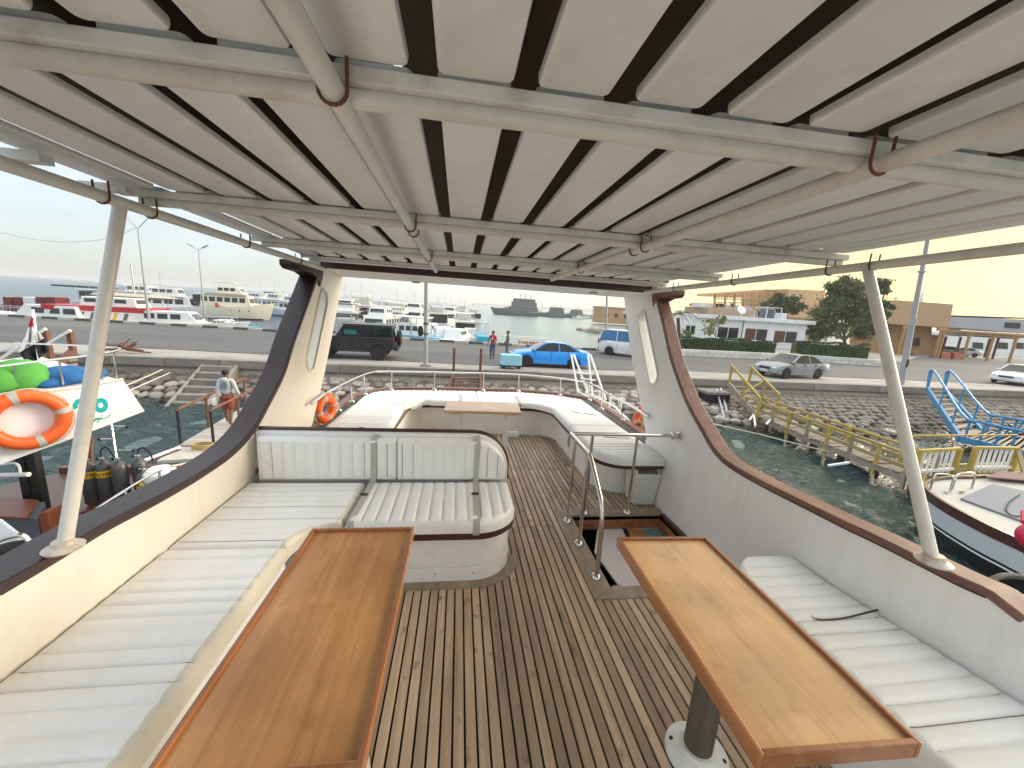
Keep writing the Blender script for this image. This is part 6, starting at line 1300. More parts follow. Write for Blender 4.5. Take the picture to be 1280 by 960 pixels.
sc_ = G()                                            # small flowing lettering under the logo
for st in ([(114.5, 526.5), (115.5, 522), (117, 525.5), (116, 528), (118.5, 526)], [(118.5, 526), (120, 522.5), (121, 525), (122.5, 522), (124, 525.5), (121, 528.5)], [(124, 525), (126, 521.5), (128, 524), (130, 522.6), (134, 521.6), (136.5, 520), (137.6, 517.5)], [(126, 519.5), (129, 518.6)], [(131, 526.3), (132.5, 526)]):
    sc_.tube(smoothpts([bpt(x, y, -.005) for x, y in st], 3), .0042, 5)
sc_.build('lettering', 'teal_print', up, world=True)
cb = bpl.P(*bpl.at(33, 523), -.09); buoy('lifebuoy', 'large orange lifebuoy with grey bands on the white bow board', cb, .285, .075, (bpl.u, Vector((0, 0, 1))), 'orange')
def cloth_bag(label, pts, mat, z):
    g = G(); r = random.Random(len(label))
    for (x, y, rx, rz) in pts: g.blob(bpl.P(*bpl.at(x, y), .55), rx, .25, rz, 14, 9, jit=.07, seed=r.random())
    tag(g.build('cloth_bag', mat, smooth=True, angle=80, world=True), label, 'bag')
cloth_bag('bright green cloth bundle on the left boat upper deck', [(5, 482, .30, .17), (32, 478, .30, .20), (48, 486, .16, .10)], 'green_cloth', 0)
cloth_bag('blue cloth bundle on the left boat upper deck beside the green one', [(72, 484, .26, .10), (95, 477, .26, .13), (122, 476, .18, .09)], 'blue_cloth', 0)
t = thing('fibreglass_cover', 'smooth white rounded fibreglass shape cut by the upper left edge', 'cover', atd(-25, 362, 4)); g = G(); g.blob(atd(-44, 364, 4.0) + Vector((-.95, -.75, 0)), 1.3, 1.15, .33, 32, 14); 
g.build('shell', 'panel_white', t, smooth=True, world=True); c = atd(-44, 364, 4.0) + Vector((-1.1, -.4, 0)); g = G(); g.tube([Vector((c.x, c.y, NZ)), c], .06, 10); g.build('post', 'panel_white', t, smooth=True, world=True)
# red, white and black flag hanging in folds on a staff
t = thing('flag', 'drooping red, white and black striped flag on a short white staff', 'flag', atd(42, 440, 6.2))
g = G(); g.tube([atd(41, 387, 6.2), atd(50, 460, 6.2)], .018, 8); g.build('staff', 'panel_white', t, smooth=True, world=True)
fl = [[(41, 393), (37, 404), (26, 442), (24, 443), (36, 458)], [(43, 396), (45, 408), (54, 424), (60, 424), (60, 438)]]
def fband(a0, b0, a1, b1, mat, name):
    n = 14; m_ = 8; rows = []
    for j in range(m_ + 1):
        v = j / m_; row = []
        for i in range(n + 1):
            u = i / n; x = (a0[0] * (1 - u) + b0[0] * u) * (1 - v) + (a1[0] * (1 - u) + b1[0] * u) * v; y = (a0[1] * (1 - u) + b0[1] * u) * (1 - v) + (a1[1] * (1 - u) + b1[1] * u) * v
            row.append(atd(x, y, 6.2 + .05 * math.sin(u * 15 + v * 2) * (.4 + v)))
        rows.append(row)
    g = G(); g.loft(rows, cap=False, open_ring=True); o = g.build(name, mat, t, smooth=True, angle=80, world=True); so2 = o.modifiers.new('solid', 'SOLIDIFY'); so2.thickness = .006
fband((39, 396), (42.5, 398), (35.5, 408), (41.5, 407), 'flag_red', 'red_stripe'); fband((35.5, 408), (41.5, 407), (24, 441), (55, 423), 'flag_white', 'white_stripe'); fband((24, 441), (55, 423), (37, 459), (61, 438), 'flag_black', 'black_stripe')
# dark timber boarding steps at the quay far left
t = thing('timber_steps', 'dark timber boarding platform with white-railed posts at the far left quay', 'steps', W(60, 440, QZ))
for px, y0, y1 in ((57, 412, 452), (87, 413, 445), (3, 444, 470)): a = atd(px, y0, 15); b = Vector((a.x, a.y, atd(px, y1, 15).z)); bar(t, b, a, .16, .16, 'brown_wood', 'post')
for a, b in (((-10, 456), (57, 411)), ((58, 431), (88, 413)), ((-40, 450), (28, 430))): bar(t, atd(*a, 14.9), atd(*b, 14.9), .09, .09, 'panel_white', 'handrail')
for k in range(5): a, b = atd(2, 458 + k * 5, 15 - k * .3), atd(92, 450 + k * 6, 15 - k * .3); bar(t, a, b, .3, .08, 'weathered_wood', 'plank')
bar(t, atd(52, 472, 14), atd(90, 440, 15), .2, .2, 'brown_wood', 'brace'); bar(t, atd(0, 478, 14), atd(95, 478, 14.5), .25, .2, 'brown_wood', 'beam')
for px in (10, 60, 92): a = atd(px, 470, 15); g = G(); g.tube([Vector((a.x, a.y, -3.4)), a], .12, 8); g.build('pile', 'brown_wood', t, world=True)
# gangplank to the steps
GZ = -2.35
t = thing('gangplank', 'narrow planked gangplank with brown-posted rails running to the quay steps', 'gangway', W(262, 545, GZ))
N0, N1 = W(224, 557, GZ), W(265, 557, GZ); dN = (W(300, 512, GZ) - N0); F0 = N0 + dN * 1.15; F1 = N1 + dN * 1.15 + Vector((.2, 0, 0))
for k in range(26): f = (k + .5) / 26; bar(t, N0.lerp(F0, f), N1.lerp(F1, f), (F0 - N0).length / 26 * .9, .05, 'pale_plank', 'plank') if 'pale_plank' in MATS else (pm('pale_plank', (.46, .42, .37), .8, var=.2, vs=5, rnd=.15, dirt=(.25, .2, .16), dirt_amt=.4), bar(t, N0.lerp(F0, f), N1.lerp(F1, f), (F0 - N0).length / 26 * .9, .05, 'pale_plank', 'plank'))
for a, b in ((N0, F0), (N1, F1)):
    bar(t, a - Vector((0, 0, .12)), b - Vector((0, 0, .12)), .1, .18, 'brown_wood', 'side_beam')
    upv = Vector((0, 0, 1.0)); g = G(); g.tube([a + upv * .95, b + upv], .035, 8); g.build('handrail', 'brown_wood', t, smooth=True, world=True)
    for f in (.02, .36, .68, .98): p = a.lerp(b, f); g = G(); g.tube([p, p + upv], .035, 8); g.build('post', 'black' if f < .3 else 'brown_wood', t, smooth=True, world=True)
q = [W(196, 576, GZ + .1), W(262, 572, GZ + .1), W(300, 545, GZ - .05), W(262, 556, GZ - .05), W(222, 557, GZ - .05)]
t2 = thing('landing_board', 'pale plywood landing board at the near end of the gangplank', 'board', q[0]); g = G(); g.prism(q, (0, 0, -.07)); g.build('board', 'pale_plank', t2, world=True)
t2 = thing('passerelle', 'folded passerelle with white frame lying behind the diving tanks', 'gangway', W(185, 575, NZ)); a, b = atd(165, 583, 6.8), atd(215, 564, 7.6)
for o in (0, .22): v_ = Vector((.0, 0, o)); g = G(); g.tube([a + Vector((0, o, 0)), b + Vector((0, o, 0))], .03, 8); g.build('side_tube', 'panel_white', t2, smooth=True, world=True)
g = G(); g.beam(a + Vector((0, .11, 0)), b + Vector((0, .11, 0)), .2, .02); g.build('tread', 'brown_deck', t2, world=True)
c = W(254, 562, GZ) + Vector((0, 0, .09)); g = G()
for k in range(5): g.tube([c + Vector((.24 * math.cos(a), .15 * math.sin(a), k * .022 - .03)) for a in np.linspace(0, 6.28, 20)[:-1]], .02, 6, closed=True)
pm('tan_rope', (.42, .30, .13), .85, var=.2, vs=40, bump=.5, bs=100); tag(g.build('rope', 'tan_rope', smooth=True, world=True), 'coil of tan rope on the near end of the gangplank', 'rope')
line([atd(100, 500, 7), atd(150, 485, 10), atd(203, 462, 15)], .02, 'pale mooring line rising from the left boat to the quay stones'); line([atd(140, 498, 8), atd(185, 478, 12), atd(212, 466, 15)], .02, 'second pale mooring line to the quay stones left of the steps')
# ================================================================== BOAT ON THE RIGHT
BZ = -2.0
rbt = thing('moored_boat', 'white boat with brown rubbing strake and grey deck hatch moored on the right', 'boat', W(1240, 640, BZ))
S = smoothpts([W(1156, 606, BZ), W(1157, 616, BZ), W(1180, 633, BZ), W(1230, 660, BZ), W(1290, 688, BZ), W(1400, 745, BZ)], 4); Rr = smoothpts([W(1156, 606, BZ), W(1162, 602, BZ), W(1190, 598, BZ), W(1240, 597, BZ), W(1300, 606, BZ), W(1420, 640, BZ)], 4)
g = G(); g.prism(S + Rr[::-1][:-1], (0, 0, -.06)); g.build('deck', 'deck_cream', rbt, world=True) if 'deck_cream' in MATS else (pm('deck_cream', (.45, .43, .38), .85, var=.1, vs=2, dirt=(.4, .35, .28), dirt_amt=.4), g.build('deck', 'deck_cream', rbt, world=True))
def skirt(path, z0, z1, in0, in1, name, mat, th=.05):
    cx = sum((p for p in Rr), Vector()) / len(Rr); rings = []
    for p in path:
        d = (cx - p); d.z = 0; d.normalize(); rings.append([p + d * in0 + Vector((0, 0, z0)), p + d * in1 + Vector((0, 0, z1)), p + d * (in1 + th) + Vector((0, 0, z1)), p + d * (in0 + th) + Vector((0, 0, z0))])
    g = G(); g.loft(rings); return g.build(name, mat, rbt, smooth=True, angle=50, world=True)
skirt(S, .10, -.12, -.02, 0, 'rubbing_strake', 'mahogany', .1); skirt(S, -.121, -.55, .02, .16, 'hull', 'hull_blue_white') if 'hull_blue_white' in MATS else (pm('hull_blue_white', (.62, .66, .70), .3, var=.05), skirt(S, -.121, -.55, .02, .16, 'hull', 'hull_blue_white'))
skirt(S, -.551, -.60, .15, .16, 'boot_stripe', 'black'); skirt(S, -.601, -.64, .16, .17, 'hull', 'panel_white'); skirt(S, -.641, -1.3, .18, .4, 'hull', 'black'); skirt(Rr, .08, -.12, 0, 0, 'rubbing_strake', 'mahogany', .1); skirt(Rr, -.12, -1.2, .05, .3, 'hull', 'hull_blue_white')
q = [W(1200, 625, BZ), W(1240, 607, BZ), W(1310, 622, BZ), W(1300, 662, BZ)]; g = G(); g.prism(q, (0, 0, .05)); g.build('hatch', 'hatch_grey', rbt, bevel=.01, world=True) if 'hatch_grey' in MATS else (pm('hatch_grey', (.17, .18, .21), .8, var=.1, vs=3), g.build('hatch', 'hatch_grey', rbt, bevel=.01, world=True))
for px in (1163, 1190):
    a, b = W(px, 612, BZ), W(px + 24, 615 - (px - 1163) * .15, BZ); u_ = Vector((0, 0, .42)); g = G(); g.tube(smoothpts([a, a + u_ * .7, a.lerp(b, .15) + u_, a.lerp(b, .85) + u_, b + u_ * .7, b], 4), .022, 8); g.build('steel_hoop', 'steel', rbt, smooth=True, world=True)
for px in (1183, 1201): p = W(px, 617, BZ); g = G(); g.beam(p + Vector((-.07, 0, .05)), p + Vector((.07, 0, .05)), .03, .03); g.box(p.x - .02, p.x + .02, p.y - .02, p.y + .02, BZ, BZ + .04); g.build('cleat', 'steel', rbt, world=True)
g = G(); g.tube(smoothpts([W(1275, 618, BZ + .07), W(1262, 628, BZ + .07), W(1258, 638, BZ + .07), W(1268, 645, BZ + .07), W(1290, 643, BZ + .07)], 4), .012, 6); tag(g.build('rope', 'rubber', smooth=True, world=True), 'thin dark cord looped on the grey hatch of the right boat', 'cord')
g = G(); g.prism([W(1232, 597, BZ + .1), W(1250, 590, BZ + .1), W(1300, 594, BZ + .1), W(1300, 603, BZ + .1)], (0, 0, .03)); tag(g.build('door_mat', 'mat_brown', world=True) if 'mat_brown' in MATS else (pm('mat_brown', (.20, .12, .11), .9, var=.2, bump=.4), g.build('door_mat', 'mat_brown', world=True))[1], 'dull reddish-brown mat on the yellow landing stage', 'mat')
fb = thing('ball_fender', 'round crimson ball fender at the right edge of the photo', 'fender', atd(1278, 688, 5)); pm('crimson', (.45, .015, .05), .4, var=.08)
g = G(); g.blob(atd(1291, 671, 5.0), .15, .15, .165, 20, 14); g.build('ball', 'crimson', fb, smooth=True, world=True); g = G(); g.tube([atd(1280, 653, 5), atd(1280, 640, 5.2)], .03, 8); g.build('eye', 'crimson', fb, smooth=True, world=True)
# ================================================================== BOATS IN THE BASIN
pm('cream_hull', (.82, .76, .60), .35, var=.05); pm('boat_white', (.74, .74, .73), .4, var=.05, vs=2); pm('red_hull', (.45, .02, .03), .4, var=.08); pm('dark_red_hull', (.16, .015, .02), .4, var=.1); pm('light_blue_hull', (.20, .48, .62), .45, var=.08)
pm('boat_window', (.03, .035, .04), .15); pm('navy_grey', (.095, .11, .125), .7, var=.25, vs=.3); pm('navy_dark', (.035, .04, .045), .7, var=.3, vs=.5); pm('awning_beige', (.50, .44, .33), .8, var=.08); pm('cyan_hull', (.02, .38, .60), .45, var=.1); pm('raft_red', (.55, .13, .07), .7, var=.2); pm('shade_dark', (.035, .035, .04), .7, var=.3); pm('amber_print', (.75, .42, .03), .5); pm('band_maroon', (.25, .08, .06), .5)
TILT[0] = 0
def hull_part(t, L, B, fa, fb_, mat, stripe='black', fine=.9, name='hull'):
    rings = []; n = 14
    for i in range(n + 1):
        s = i / n; x = -L / 2 + L * s; w = B / 2 * (1 if s < .5 else max(.02, 1 - ((s - .5) / .5) ** 2.2)); zt = fa + (fb_ - fa) * s ** 2; xo = x + (.10 * L * max(0, s - .6) / .4)
        rings.append([Vector((x, -w * .7, -.4)), Vector((x + (xo - x) * .4, -w * .93, zt * .25)), Vector((xo, -w, zt)), Vector((xo, -w * .9, zt)), Vector((xo, 0, zt + .03)), Vector((xo, w * .9, zt)), Vector((xo, w, zt)), Vector((x + (xo - x) * .4, w * .93, zt * .25)), Vector((x, w * .7, -.4))])
    g = G(); g.loft(rings); g.build(name, mat, t, smooth=True, angle=35, world=True)
    if stripe:
        rr = []
        for i in range(n + 1):
            s = i / n; x = -L / 2 + L * s; w = B / 2 * (1 if s < .5 else max(.02, 1 - ((s - .5) / .5) ** 2.2)); rr.append([Vector((x, -w * .86, -.1)), Vector((x + .03, -w * .905, .12)), Vector((x + .03, w * .905, .12)), Vector((x, w * .86, -.1))])
        g = G(); g.loft(rr); g.build('waterline_stripe', stripe, t, world=True)
def house(t, x0, x1, B, z0, z1, mat, win=None, rake=.3, name='deckhouse', winmat='boat_window', nw=5):
    h = z1 - z0; g = G(); r0, r1 = rake * h, rake * .4 * h
    g.loft([[Vector((x0, -B / 2, z0)), Vector((x1, -B / 2 * .92, z0)), Vector((x1, B / 2 * .92, z0)), Vector((x0, B / 2, z0))], [Vector((x0 + r1, -B / 2 * .92, z1)), Vector((x1 - r0, -B / 2 * .84, z1)), Vector((x1 - r0, B / 2 * .84, z1)), Vector((x0 + r1, B / 2 * .92, z1))]]); o = g.build(name, mat, t, bevel=.05, world=True)
    if win:
        for k in range(nw):
            a = x0 + .35 + (x1 - x0 - r0 - .7) * k / nw; b = x0 + .35 + (x1 - x0 - r0 - .7) * (k + .78) / nw
            for sy in (-1, 1):
                g = G(); f = lambda x, z: Vector((x, sy * (B / 2 * (1 - .08 * (z - z0) / h) * (1 - .08 * (x - x0) / (x1 - x0)) + .012), z)); zz0, zz1 = z0 + h * .42, z0 + h * .82
                g.prism([f(a, zz0), f(b, zz0), f(b, zz1), f(a, zz1)], (0, -sy * .03, 0)); g.build('window', winmat, t, world=True)
        g = G(); f = lambda y, z: Vector((x1 - r0 * (z - z0) / h + .012, y, z)); g.prism([f(-B * .38, z0 + h * .4), f(B * .38, z0 + h * .4), f(B * .35, z0 + h * .85), f(-B * .35, z0 + h * .85)], (-.02, 0, 0)); g.build('windscreen', winmat, t, world=True)
def railing(t, x0, x1, B, z, h=.8, name='railing', r=.03):
    g = G(); pts = [Vector((x0, -B / 2, z + h)), Vector((x1, -B / 2, z + h)), Vector((x1 + .3, 0, z + h)), Vector((x1, B / 2, z + h)), Vector((x0, B / 2, z + h))]; g.tube(pts, r, 5)
    for i in range(7):
        for sy in (-1, 1): x = x0 + (x1 - x0) * i / 6; g.tube([(x, sy * B / 2, z), (x, sy * B / 2, z + h)], r * .8, 4)
    g.build(name, 'galvanised', t, world=True)
def roofp(t, x0, x1, B, z, mat='boat_white', posts=True, zb=None, name='awning'):
    g = G(); g.box(x0, x1, -B / 2, B / 2, z, z + .12); o = g.build(name, mat, t, bevel=.05, world=True)
    if posts:
        g = G()
        for x in (x0 + .2, (x0 + x1) / 2, x1 - .2):
            for sy in (-1, 1): g.tube([(x, sy * (B / 2 - .1), zb), (x, sy * (B / 2 - .1), z)], .04, 5)
        g.build('awning_posts', 'galvanised', t, world=True)
def mast(t, x, z0, z1): 
    g = G(); g.tube([(x, 0, z0), (x, 0, z1)], .05, 6); g.tube([(x, -.6, z0 + (z1 - z0) * .6), (x, .6, z0 + (z1 - z0) * .6)], .03, 5); g.build('mast', 'galvanised', t, world=True)
def place(t, px, wy, hd, z=WZ, y=None, sc=1):
    p = W(px, wy, z) if y is None else Vector((ray(px, wy)[0] * y / ray(px, wy)[1], y, z)); t.location = p; t.rotation_euler = (0, 0, R_(hd)); t['_w'] = tuple(p); t.scale = (sc,) * 3; return t
def boat(name, label, cat='boat', group=None): return thing(name, label, cat, (0, 0, 0), group)
GB = 'boats moored across the basin'
def big_diver(label, hullm='boat_white', top='boat_white', L=20, name='dive_yacht'):
    t = boat(name, label, group=GB); hull_part(t, L, 5.2, 1.3, 2.6, hullm); house(t, -L * .30, L * .28, 4.4, 1.4, 3.7, hullm, True, nw=6)
    roofp(t, -L * .46, -L * .30, 4.4, 3.5, top, True, 1.4, 'aft_deck_roof'); g = G(); g.box(-L * .46, L * .22, -2.3, 2.3, 3.7, 3.85); g.build('upper_deck', top, t, world=True, bevel=.04)
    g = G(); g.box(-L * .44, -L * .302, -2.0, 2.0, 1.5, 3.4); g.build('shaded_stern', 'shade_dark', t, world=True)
    house(t, -L * .05, L * .17, 3.4, 3.86, 5.3, top, True, nw=3, name='wheelhouse'); railing(t, -L * .45, L * .2, 4.4, 3.85); roofp(t, -L * .36, -L * .06, 4.0, 5.4, top, True, 3.9, 'sun_awning'); mast(t, 0, 5.3, 8.2); railing(t, L * .26, L * .48, 3.2, 2.2, .7); return t
cy = boat('motor_yacht', 'large cream motor yacht with dark windows, bow to the right'); L = 17
hull_part(cy, L, 5.4, 1.9, 3.3, 'cream_hull'); house(cy, -L * .38, L * .30, 4.8, 2.2, 4.35, 'cream_hull', True, nw=6); g = G(); g.box(-L * .44, L * .24, -2.5, 2.5, 4.36, 4.5); g.build('upper_deck', 'cream_hull', cy, world=True, bevel=.04)
g = G(); g.box(-L * .30, L * .24, -2.52, 2.52, 4.505, 4.60); g.build('maroon_stripe', 'band_maroon', cy, world=True); house(cy, -L * .16, L * .2, 4.2, 4.61, 6.0, 'cream_hull', True, rake=.9, nw=3, name='wheelhouse'); roofp(cy, -L * .2, L * .08, 3.6, 6.7, 'cream_hull', True, 6.0, 'hardtop')
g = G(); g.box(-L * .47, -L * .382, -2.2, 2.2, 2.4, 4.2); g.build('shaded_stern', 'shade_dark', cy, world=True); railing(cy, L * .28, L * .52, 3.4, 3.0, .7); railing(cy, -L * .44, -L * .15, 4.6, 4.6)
for x in (-1.5, .3, 2.4, 4.6):
    for sy in (-1, 1): g = G(); g.lathe([(0, 0), (.16, 0), (.16, .05), (0, .05)], (x, sy * 2.62, 1.6), 12, axis=1); g.build('porthole', 'boat_window', cy, world=True)
g = G(); g.blob((-2.6, -2.75, 2.5), .45, .2, .5, 10, 8); g.build('red_fender', 'raft_red', cy, smooth=True, world=True); place(cy, 292, 401, 10, y=70, sc=.62); cy.scale = (.60, .62, .84)
b1 = big_diver('white two-deck dive boat with sun awning behind the cream yacht'); place(b1, 205, 395, 10, y=68, sc=.8)
b2 = copy_tree(b1, label='white multi-deck dive boat farthest left in the row, partly behind the left canopy post'); place(b2, 172, 392, 14, y=82, sc=.8)
b3 = copy_tree(b1, label='white dive boat with dark shaded stern right of the cream yacht bow'); place(b3, 352, 392, 150, y=88, sc=.8)
b4 = copy_tree(b1, label='white dive boat just left of the left pillar, bow hidden'); place(b4, 345, 388, 165, y=115, sc=.9)
rb_ = boat('red_boat', 'red-topped white boat with dark red hull and yellow marks at the kerb', group=GB); L = 11
hull_part(rb_, L, 3.2, 1.0, 1.7, 'dark_red_hull'); g = G(); g.box(-L * .42, L * .3, -1.62, 1.62, 1.05, 1.95); g.build('side_board', 'boat_white', rb_, world=True)
g = G(); g.box(-L * .44, L * .32, -1.66, 1.66, 1.96, 2.4); g.build('red_band', 'red_hull', rb_, world=True)
for k in range(7): g = G(); x = -L * .36 + k * .85; g.prism([(x, -1.63, 1.15), (x + .3, -1.63, 1.15), (x + .55, -1.63, 1.85), (x + .25, -1.63, 1.85)], (0, -.02, 0)); g.build('slanted_stripe', 'amber_print' if k == 5 else 'navy_grey', rb_, world=True)
house(rb_, -L * .2, L * .2, 2.6, 2.41, 3.3, 'boat_white', True, nw=3); place(rb_, 150, 401, 8, y=43, sc=.98)
aw = boat('awning_boat', 'boat under a wide oval beige awning on a pole, far left', group=GB); hull_part(aw, 9, 3, .9, 1.5, 'boat_white'); g = G(); g.blob((0, 0, 4.0), 5.2, 2.0, .38, 24, 8); g.build('awning', 'awning_beige', aw, smooth=True, world=True); g = G(); g.tube([(0, 0, .8), (0, 0, 8.5)], .09, 8); g.tube([(-4, 0, 3.8), (-3.6, 0, 1.2)], .04, 5); g.tube([(4, 0, 3.8), (3.6, 0, 1.2)], .04, 5); g.build('mast', 'galvanised', aw, world=True); house(aw, -2, 1.5, 2.4, 1.0, 2.5, 'red_hull', True, nw=3); place(aw, 172, 396, 5, y=50, sc=.8)
def cruiser(label, hm='boat_white', L=9.5, cover=None, wm='boat_window'):
    t = boat('cabin_cruiser', label, group=GB); hull_part(t, L, 3, .95, 1.5, hm); house(t, -L * .25, L * .22, 2.4, 1.0, 2.25, 'boat_white', True, rake=.9, nw=3, winmat=wm); railing(t, L * .15, L * .46, 2.0, 1.3, .55); 
    if cover: roofp(t, -L * .35, L * .1, 2.6, 2.9, cover, True, 1.1)
    return t
c1 = cruiser('white cabin cruiser with long side windows in front of the cream yacht', L=10.5); place(c1, 224, 405, 10, y=43, sc=.98)
c2 = cruiser('sleek white motor cruiser with navy waterline at far left', L=12.5); place(c2, 72, 399, 176, y=42, sc=1.0); g = G(); g.box(-5, 4.2, -1.53, 1.53, .2, .5); g.build('navy_band', 'navy_dark', c2, world=True)
c3 = cruiser('small pale blue and white skiff moored at the kerb end', 'light_blue_hull', 7); place(c3, 285, 408, 6, y=44, sc=.7); 
c4b = cruiser('small motorboat with white canopy and pale blue hull right of the jeep', 'light_blue_hull', 8.5, 'boat_white'); place(c4b, 505, 424, 172, y=44)
inf = boat('inflatable_boat', 'dark inflatable dinghy with outboards by the left pillar', group=GB); g = G(); g.tube(smoothpts([(-2.4, -.8, .3), (1.2, -.8, .3), (2.4, 0, .5), (1.2, .8, .3), (-2.4, .8, .3)], 5), .28, 10); g.build('tube', 'rubber', inf, smooth=True, world=True); g = G(); g.box(-2.3, 1.5, -.7, .7, .1, .25); g.build('floor', 'navy_grey', inf, world=True)
g = G(); g.box(-2.7, -2.3, -.25, .25, .4, 1.2); g.build('outboard', 'black', inf, bevel=.05, world=True); g = G(); g.box(-.4, .4, -.3, .3, .25, 1.0); g.build('console', 'boat_white', inf, bevel=.05, world=True); place(inf, 349, 419, 10, y=38)
# the crowd of boats seen through the arch
specs = [(432, 398, 60, 100, 'white dive boat showing its stern above the jeep bonnet', .62), (452, 396, 70, 96, 'white boat carrying red-orange rafts on its upper deck', .70), (478, 400, 52, 84, 'cream boat with arched cabin top behind the jeep tail', .52), (497, 397, 66, 88, 'white boat with grey arch between jeep and pole', .6),
         (518, 396, 72, 92, 'white boat with tiered decks left of the grey pole', .62), (547, 394, 78, 96, 'white boat with blue-grey top just right of the grey pole', .55), (563, 394, 84, 86, 'white boat with tall bridge, behind the pole', .55), (580, 400, 58, 92, 'white boat with flag on its bridge right of the pole', .48)]
for i, (px, wy, y, hd, lab, sc) in enumerate(specs):
    c = copy_tree(b1, label=lab); place(c, px, wy, hd if i % 2 else hd - 180, y=y, sc=sc * 1.3)
    if i == 1:
        for k in range(3): g = G(); g.blob((-5.5 + k * 2.0, 0, 6.0), .9, 1.2, .5, 12, 8); g.build('raft', 'raft_red', c, smooth=True, world=True)
    if i == 7: g = G(); g.box(.0, .9, -.02, .02, 7.6, 8.2); g.build('flag', 'flag_red', c, world=True)
for i, (px, wy, y, hd, lab, sc) in enumerate([(535, 409, 50, 80, 'small white cruiser by the kerb just right of the grey pole', .8), (553, 412, 46, 100, 'small white open boat by the kerb, bow outward', .75), (572, 413, 45, 75, 'small white cruiser with dark windscreen by the kerb', .72), (588, 409, 52, 95, 'small white cruiser beside the cyan boat', .62)]):
    c = copy_tree(c1, label=lab); place(c, px, wy, hd, y=y, sc=sc * 1.15)
cb_ = boat('fishing_boat', 'bright cyan open fishing boat with pole frame, left of the men', group=GB); hull_part(cb_, 7, 2.6, 1.3, 1.9, 'cyan_hull'); g = G(); g.box(-3.2, 2.2, -1.1, 1.1, 1.32, 1.45); g.build('deck', 'light_blue_hull', cb_, world=True); roofp(cb_, -2.5, 1.5, 2.3, 4.0, 'galvanised', True, 1.3, 'frame'); place(cb_, 601, 418, 98, y=50, sc=.62)
fr_ = boat('frame_float', 'floating pen of pale tubular frame in front of the sea, right of the men', group=None); g = G()
for k in range(8): x = -2.6 + k * .74; g.tube([(x, -1, 0), (x, -1, 1.5)], .04, 5); g.tube([(x, 1, 0), (x, 1, 1.5)], .04, 5)
for z in (.3, .9, 1.5): g.tube([(-2.6, -1, z), (2.6, -1, z), (2.6, 1, z), (-2.6, 1, z)], .045, 5, closed=True)
g.build('frame', 'boat_white', fr_, world=True); g = G(); g.box(-1.0, 1.9, -.8, .8, .1, 1.2); g.build('hut', 'beige_wall', fr_, world=True); g = G(); g.box(-.5, 0, -.83, -.8, .3, .9); g.box(.6, 1.2, -.83, -.8, .3, .9); g.build('openings', 'boat_window', fr_, world=True); place(fr_, 662, 432, 3, y=38, z=-2.7)
more = [(440, 62, 95, 'white twin-deck boat directly behind the jeep roof', .55), (466, 90, 100, 'distant white boat with a thin mast, left of the arched cabin boat', .62), (487, 100, 80, 'distant white boat with awning over its upper deck, left of the pole', .62), (508, 96, 94, 'distant white boat half hidden by the motorboat canopy', .6), (527, 104, 85, 'distant white boat touching the grey pole from the left', .6), (556, 108, 98, 'distant white boat with bow toward the quay, right of the pole', .6), (574, 100, 88, 'distant white boat highest in the row right of the pole', .62), (592, 112, 96, 'last distant white boat before open water', .5),
        (328, 96, 160, 'white boat with awning between cream yacht and left pillar', .62), (372, 84, 150, 'white boat just left of the left pillar edge, bow hidden by it', .6)]
for px, y, hd, lab, sc in more:
    c = copy_tree(b1, label=lab); place(c, px, 394, hd, y=y, sc=sc * 1.25)
# red and white floating barrier, far left
rw = thing('barrier_pontoon', 'row of red and white floating barrier blocks at the far left', 'pontoon', (-60, 62, WZ))
for i, (x0, x1, mt) in enumerate(((5, 18, 'dark_red_hull'), (18, 30, 'dark_red_hull'), (30, 46, 'boat_white'), (46, 58, 'dark_red_hull'), (58, 72, 'dark_red_hull'))):
    a, b = at_depth(x0, 386, 60), at_depth(x1, 386.5, 60); g = G(); g.box(a.x, b.x - .1, 60, 62, WZ, at_depth(x0, 371, 60).z); g.build('block', mt, rw, bevel=.1, world=True)
g = G(); a, b = at_depth(-30, 384, 62.5), at_depth(75, 390, 62.5); g.box(a.x, b.x, 62.2, 64, WZ - .5, WZ + .8); tag(g.build('breakwater', 'quay_concrete', world=True, origin=(0, 0, 0)), 'low grey breakwater behind the red and white blocks', 'breakwater')
# grey naval ship and the far marina
ns = boat('naval_ship', 'dark grey naval ship with blocky superstructure on the far water', 'ship'); L = 31
hull_part(ns, L, 7, 2.6, 4.8, 'navy_grey', 'black'); 
for x0, x1, z0, z1, b_ in ((-15, 5, 2.8, 6.0, 6), (-14, 3, 6.0, 9.4, 5.4), (-13, 2, 9.4, 11.6, 4.6), (5, 8, 3, 5.2, 4)): g = G(); g.box(x0, x1, -b_ / 2, b_ / 2, z0, z1 - .01); g.build('superstructure', 'navy_grey', ns, bevel=.15, world=True)
for z in (4.6, 7.6, 9.9):
    for k in range(8): g = G(); g.box(-12.5 + k * 1.6, -11.6 + k * 1.6, -3.15 + (z - 4.6) * .16, 3.15 - (z - 4.6) * .16, z, z + .6) if z < 9 or 1 < k < 7 else None; g.v and g.build('openings', 'navy_dark', ns, world=True)
for x in (-10, -6, -2.5): g = G(); g.tube([(x, 0, 11), (x, 0, 15)], .16, 5); g.tube([(x - .8, 0, 13.5), (x + .8, 0, 13.5)], .1, 4); g.tube([(x, -1, 14.3), (x, 1, 14.3)], .1, 4); g.build('mast', 'navy_grey', ns, world=True)
for x in (8.5,): g = G(); g.box(x, x + 2, -1, 1, 3.4, 4.6); g.tube([(x + 2, 0, 4.2), (x + 5, 0, 4.6)], .12, 5); g.build('gun', 'navy_grey', ns, world=True)
railing(ns, -17, 14, 6.4, 3.2, 1.0, 'deck_rail', .07)
place(ns, 645, 392.5, 190, y=215, sc=.80)
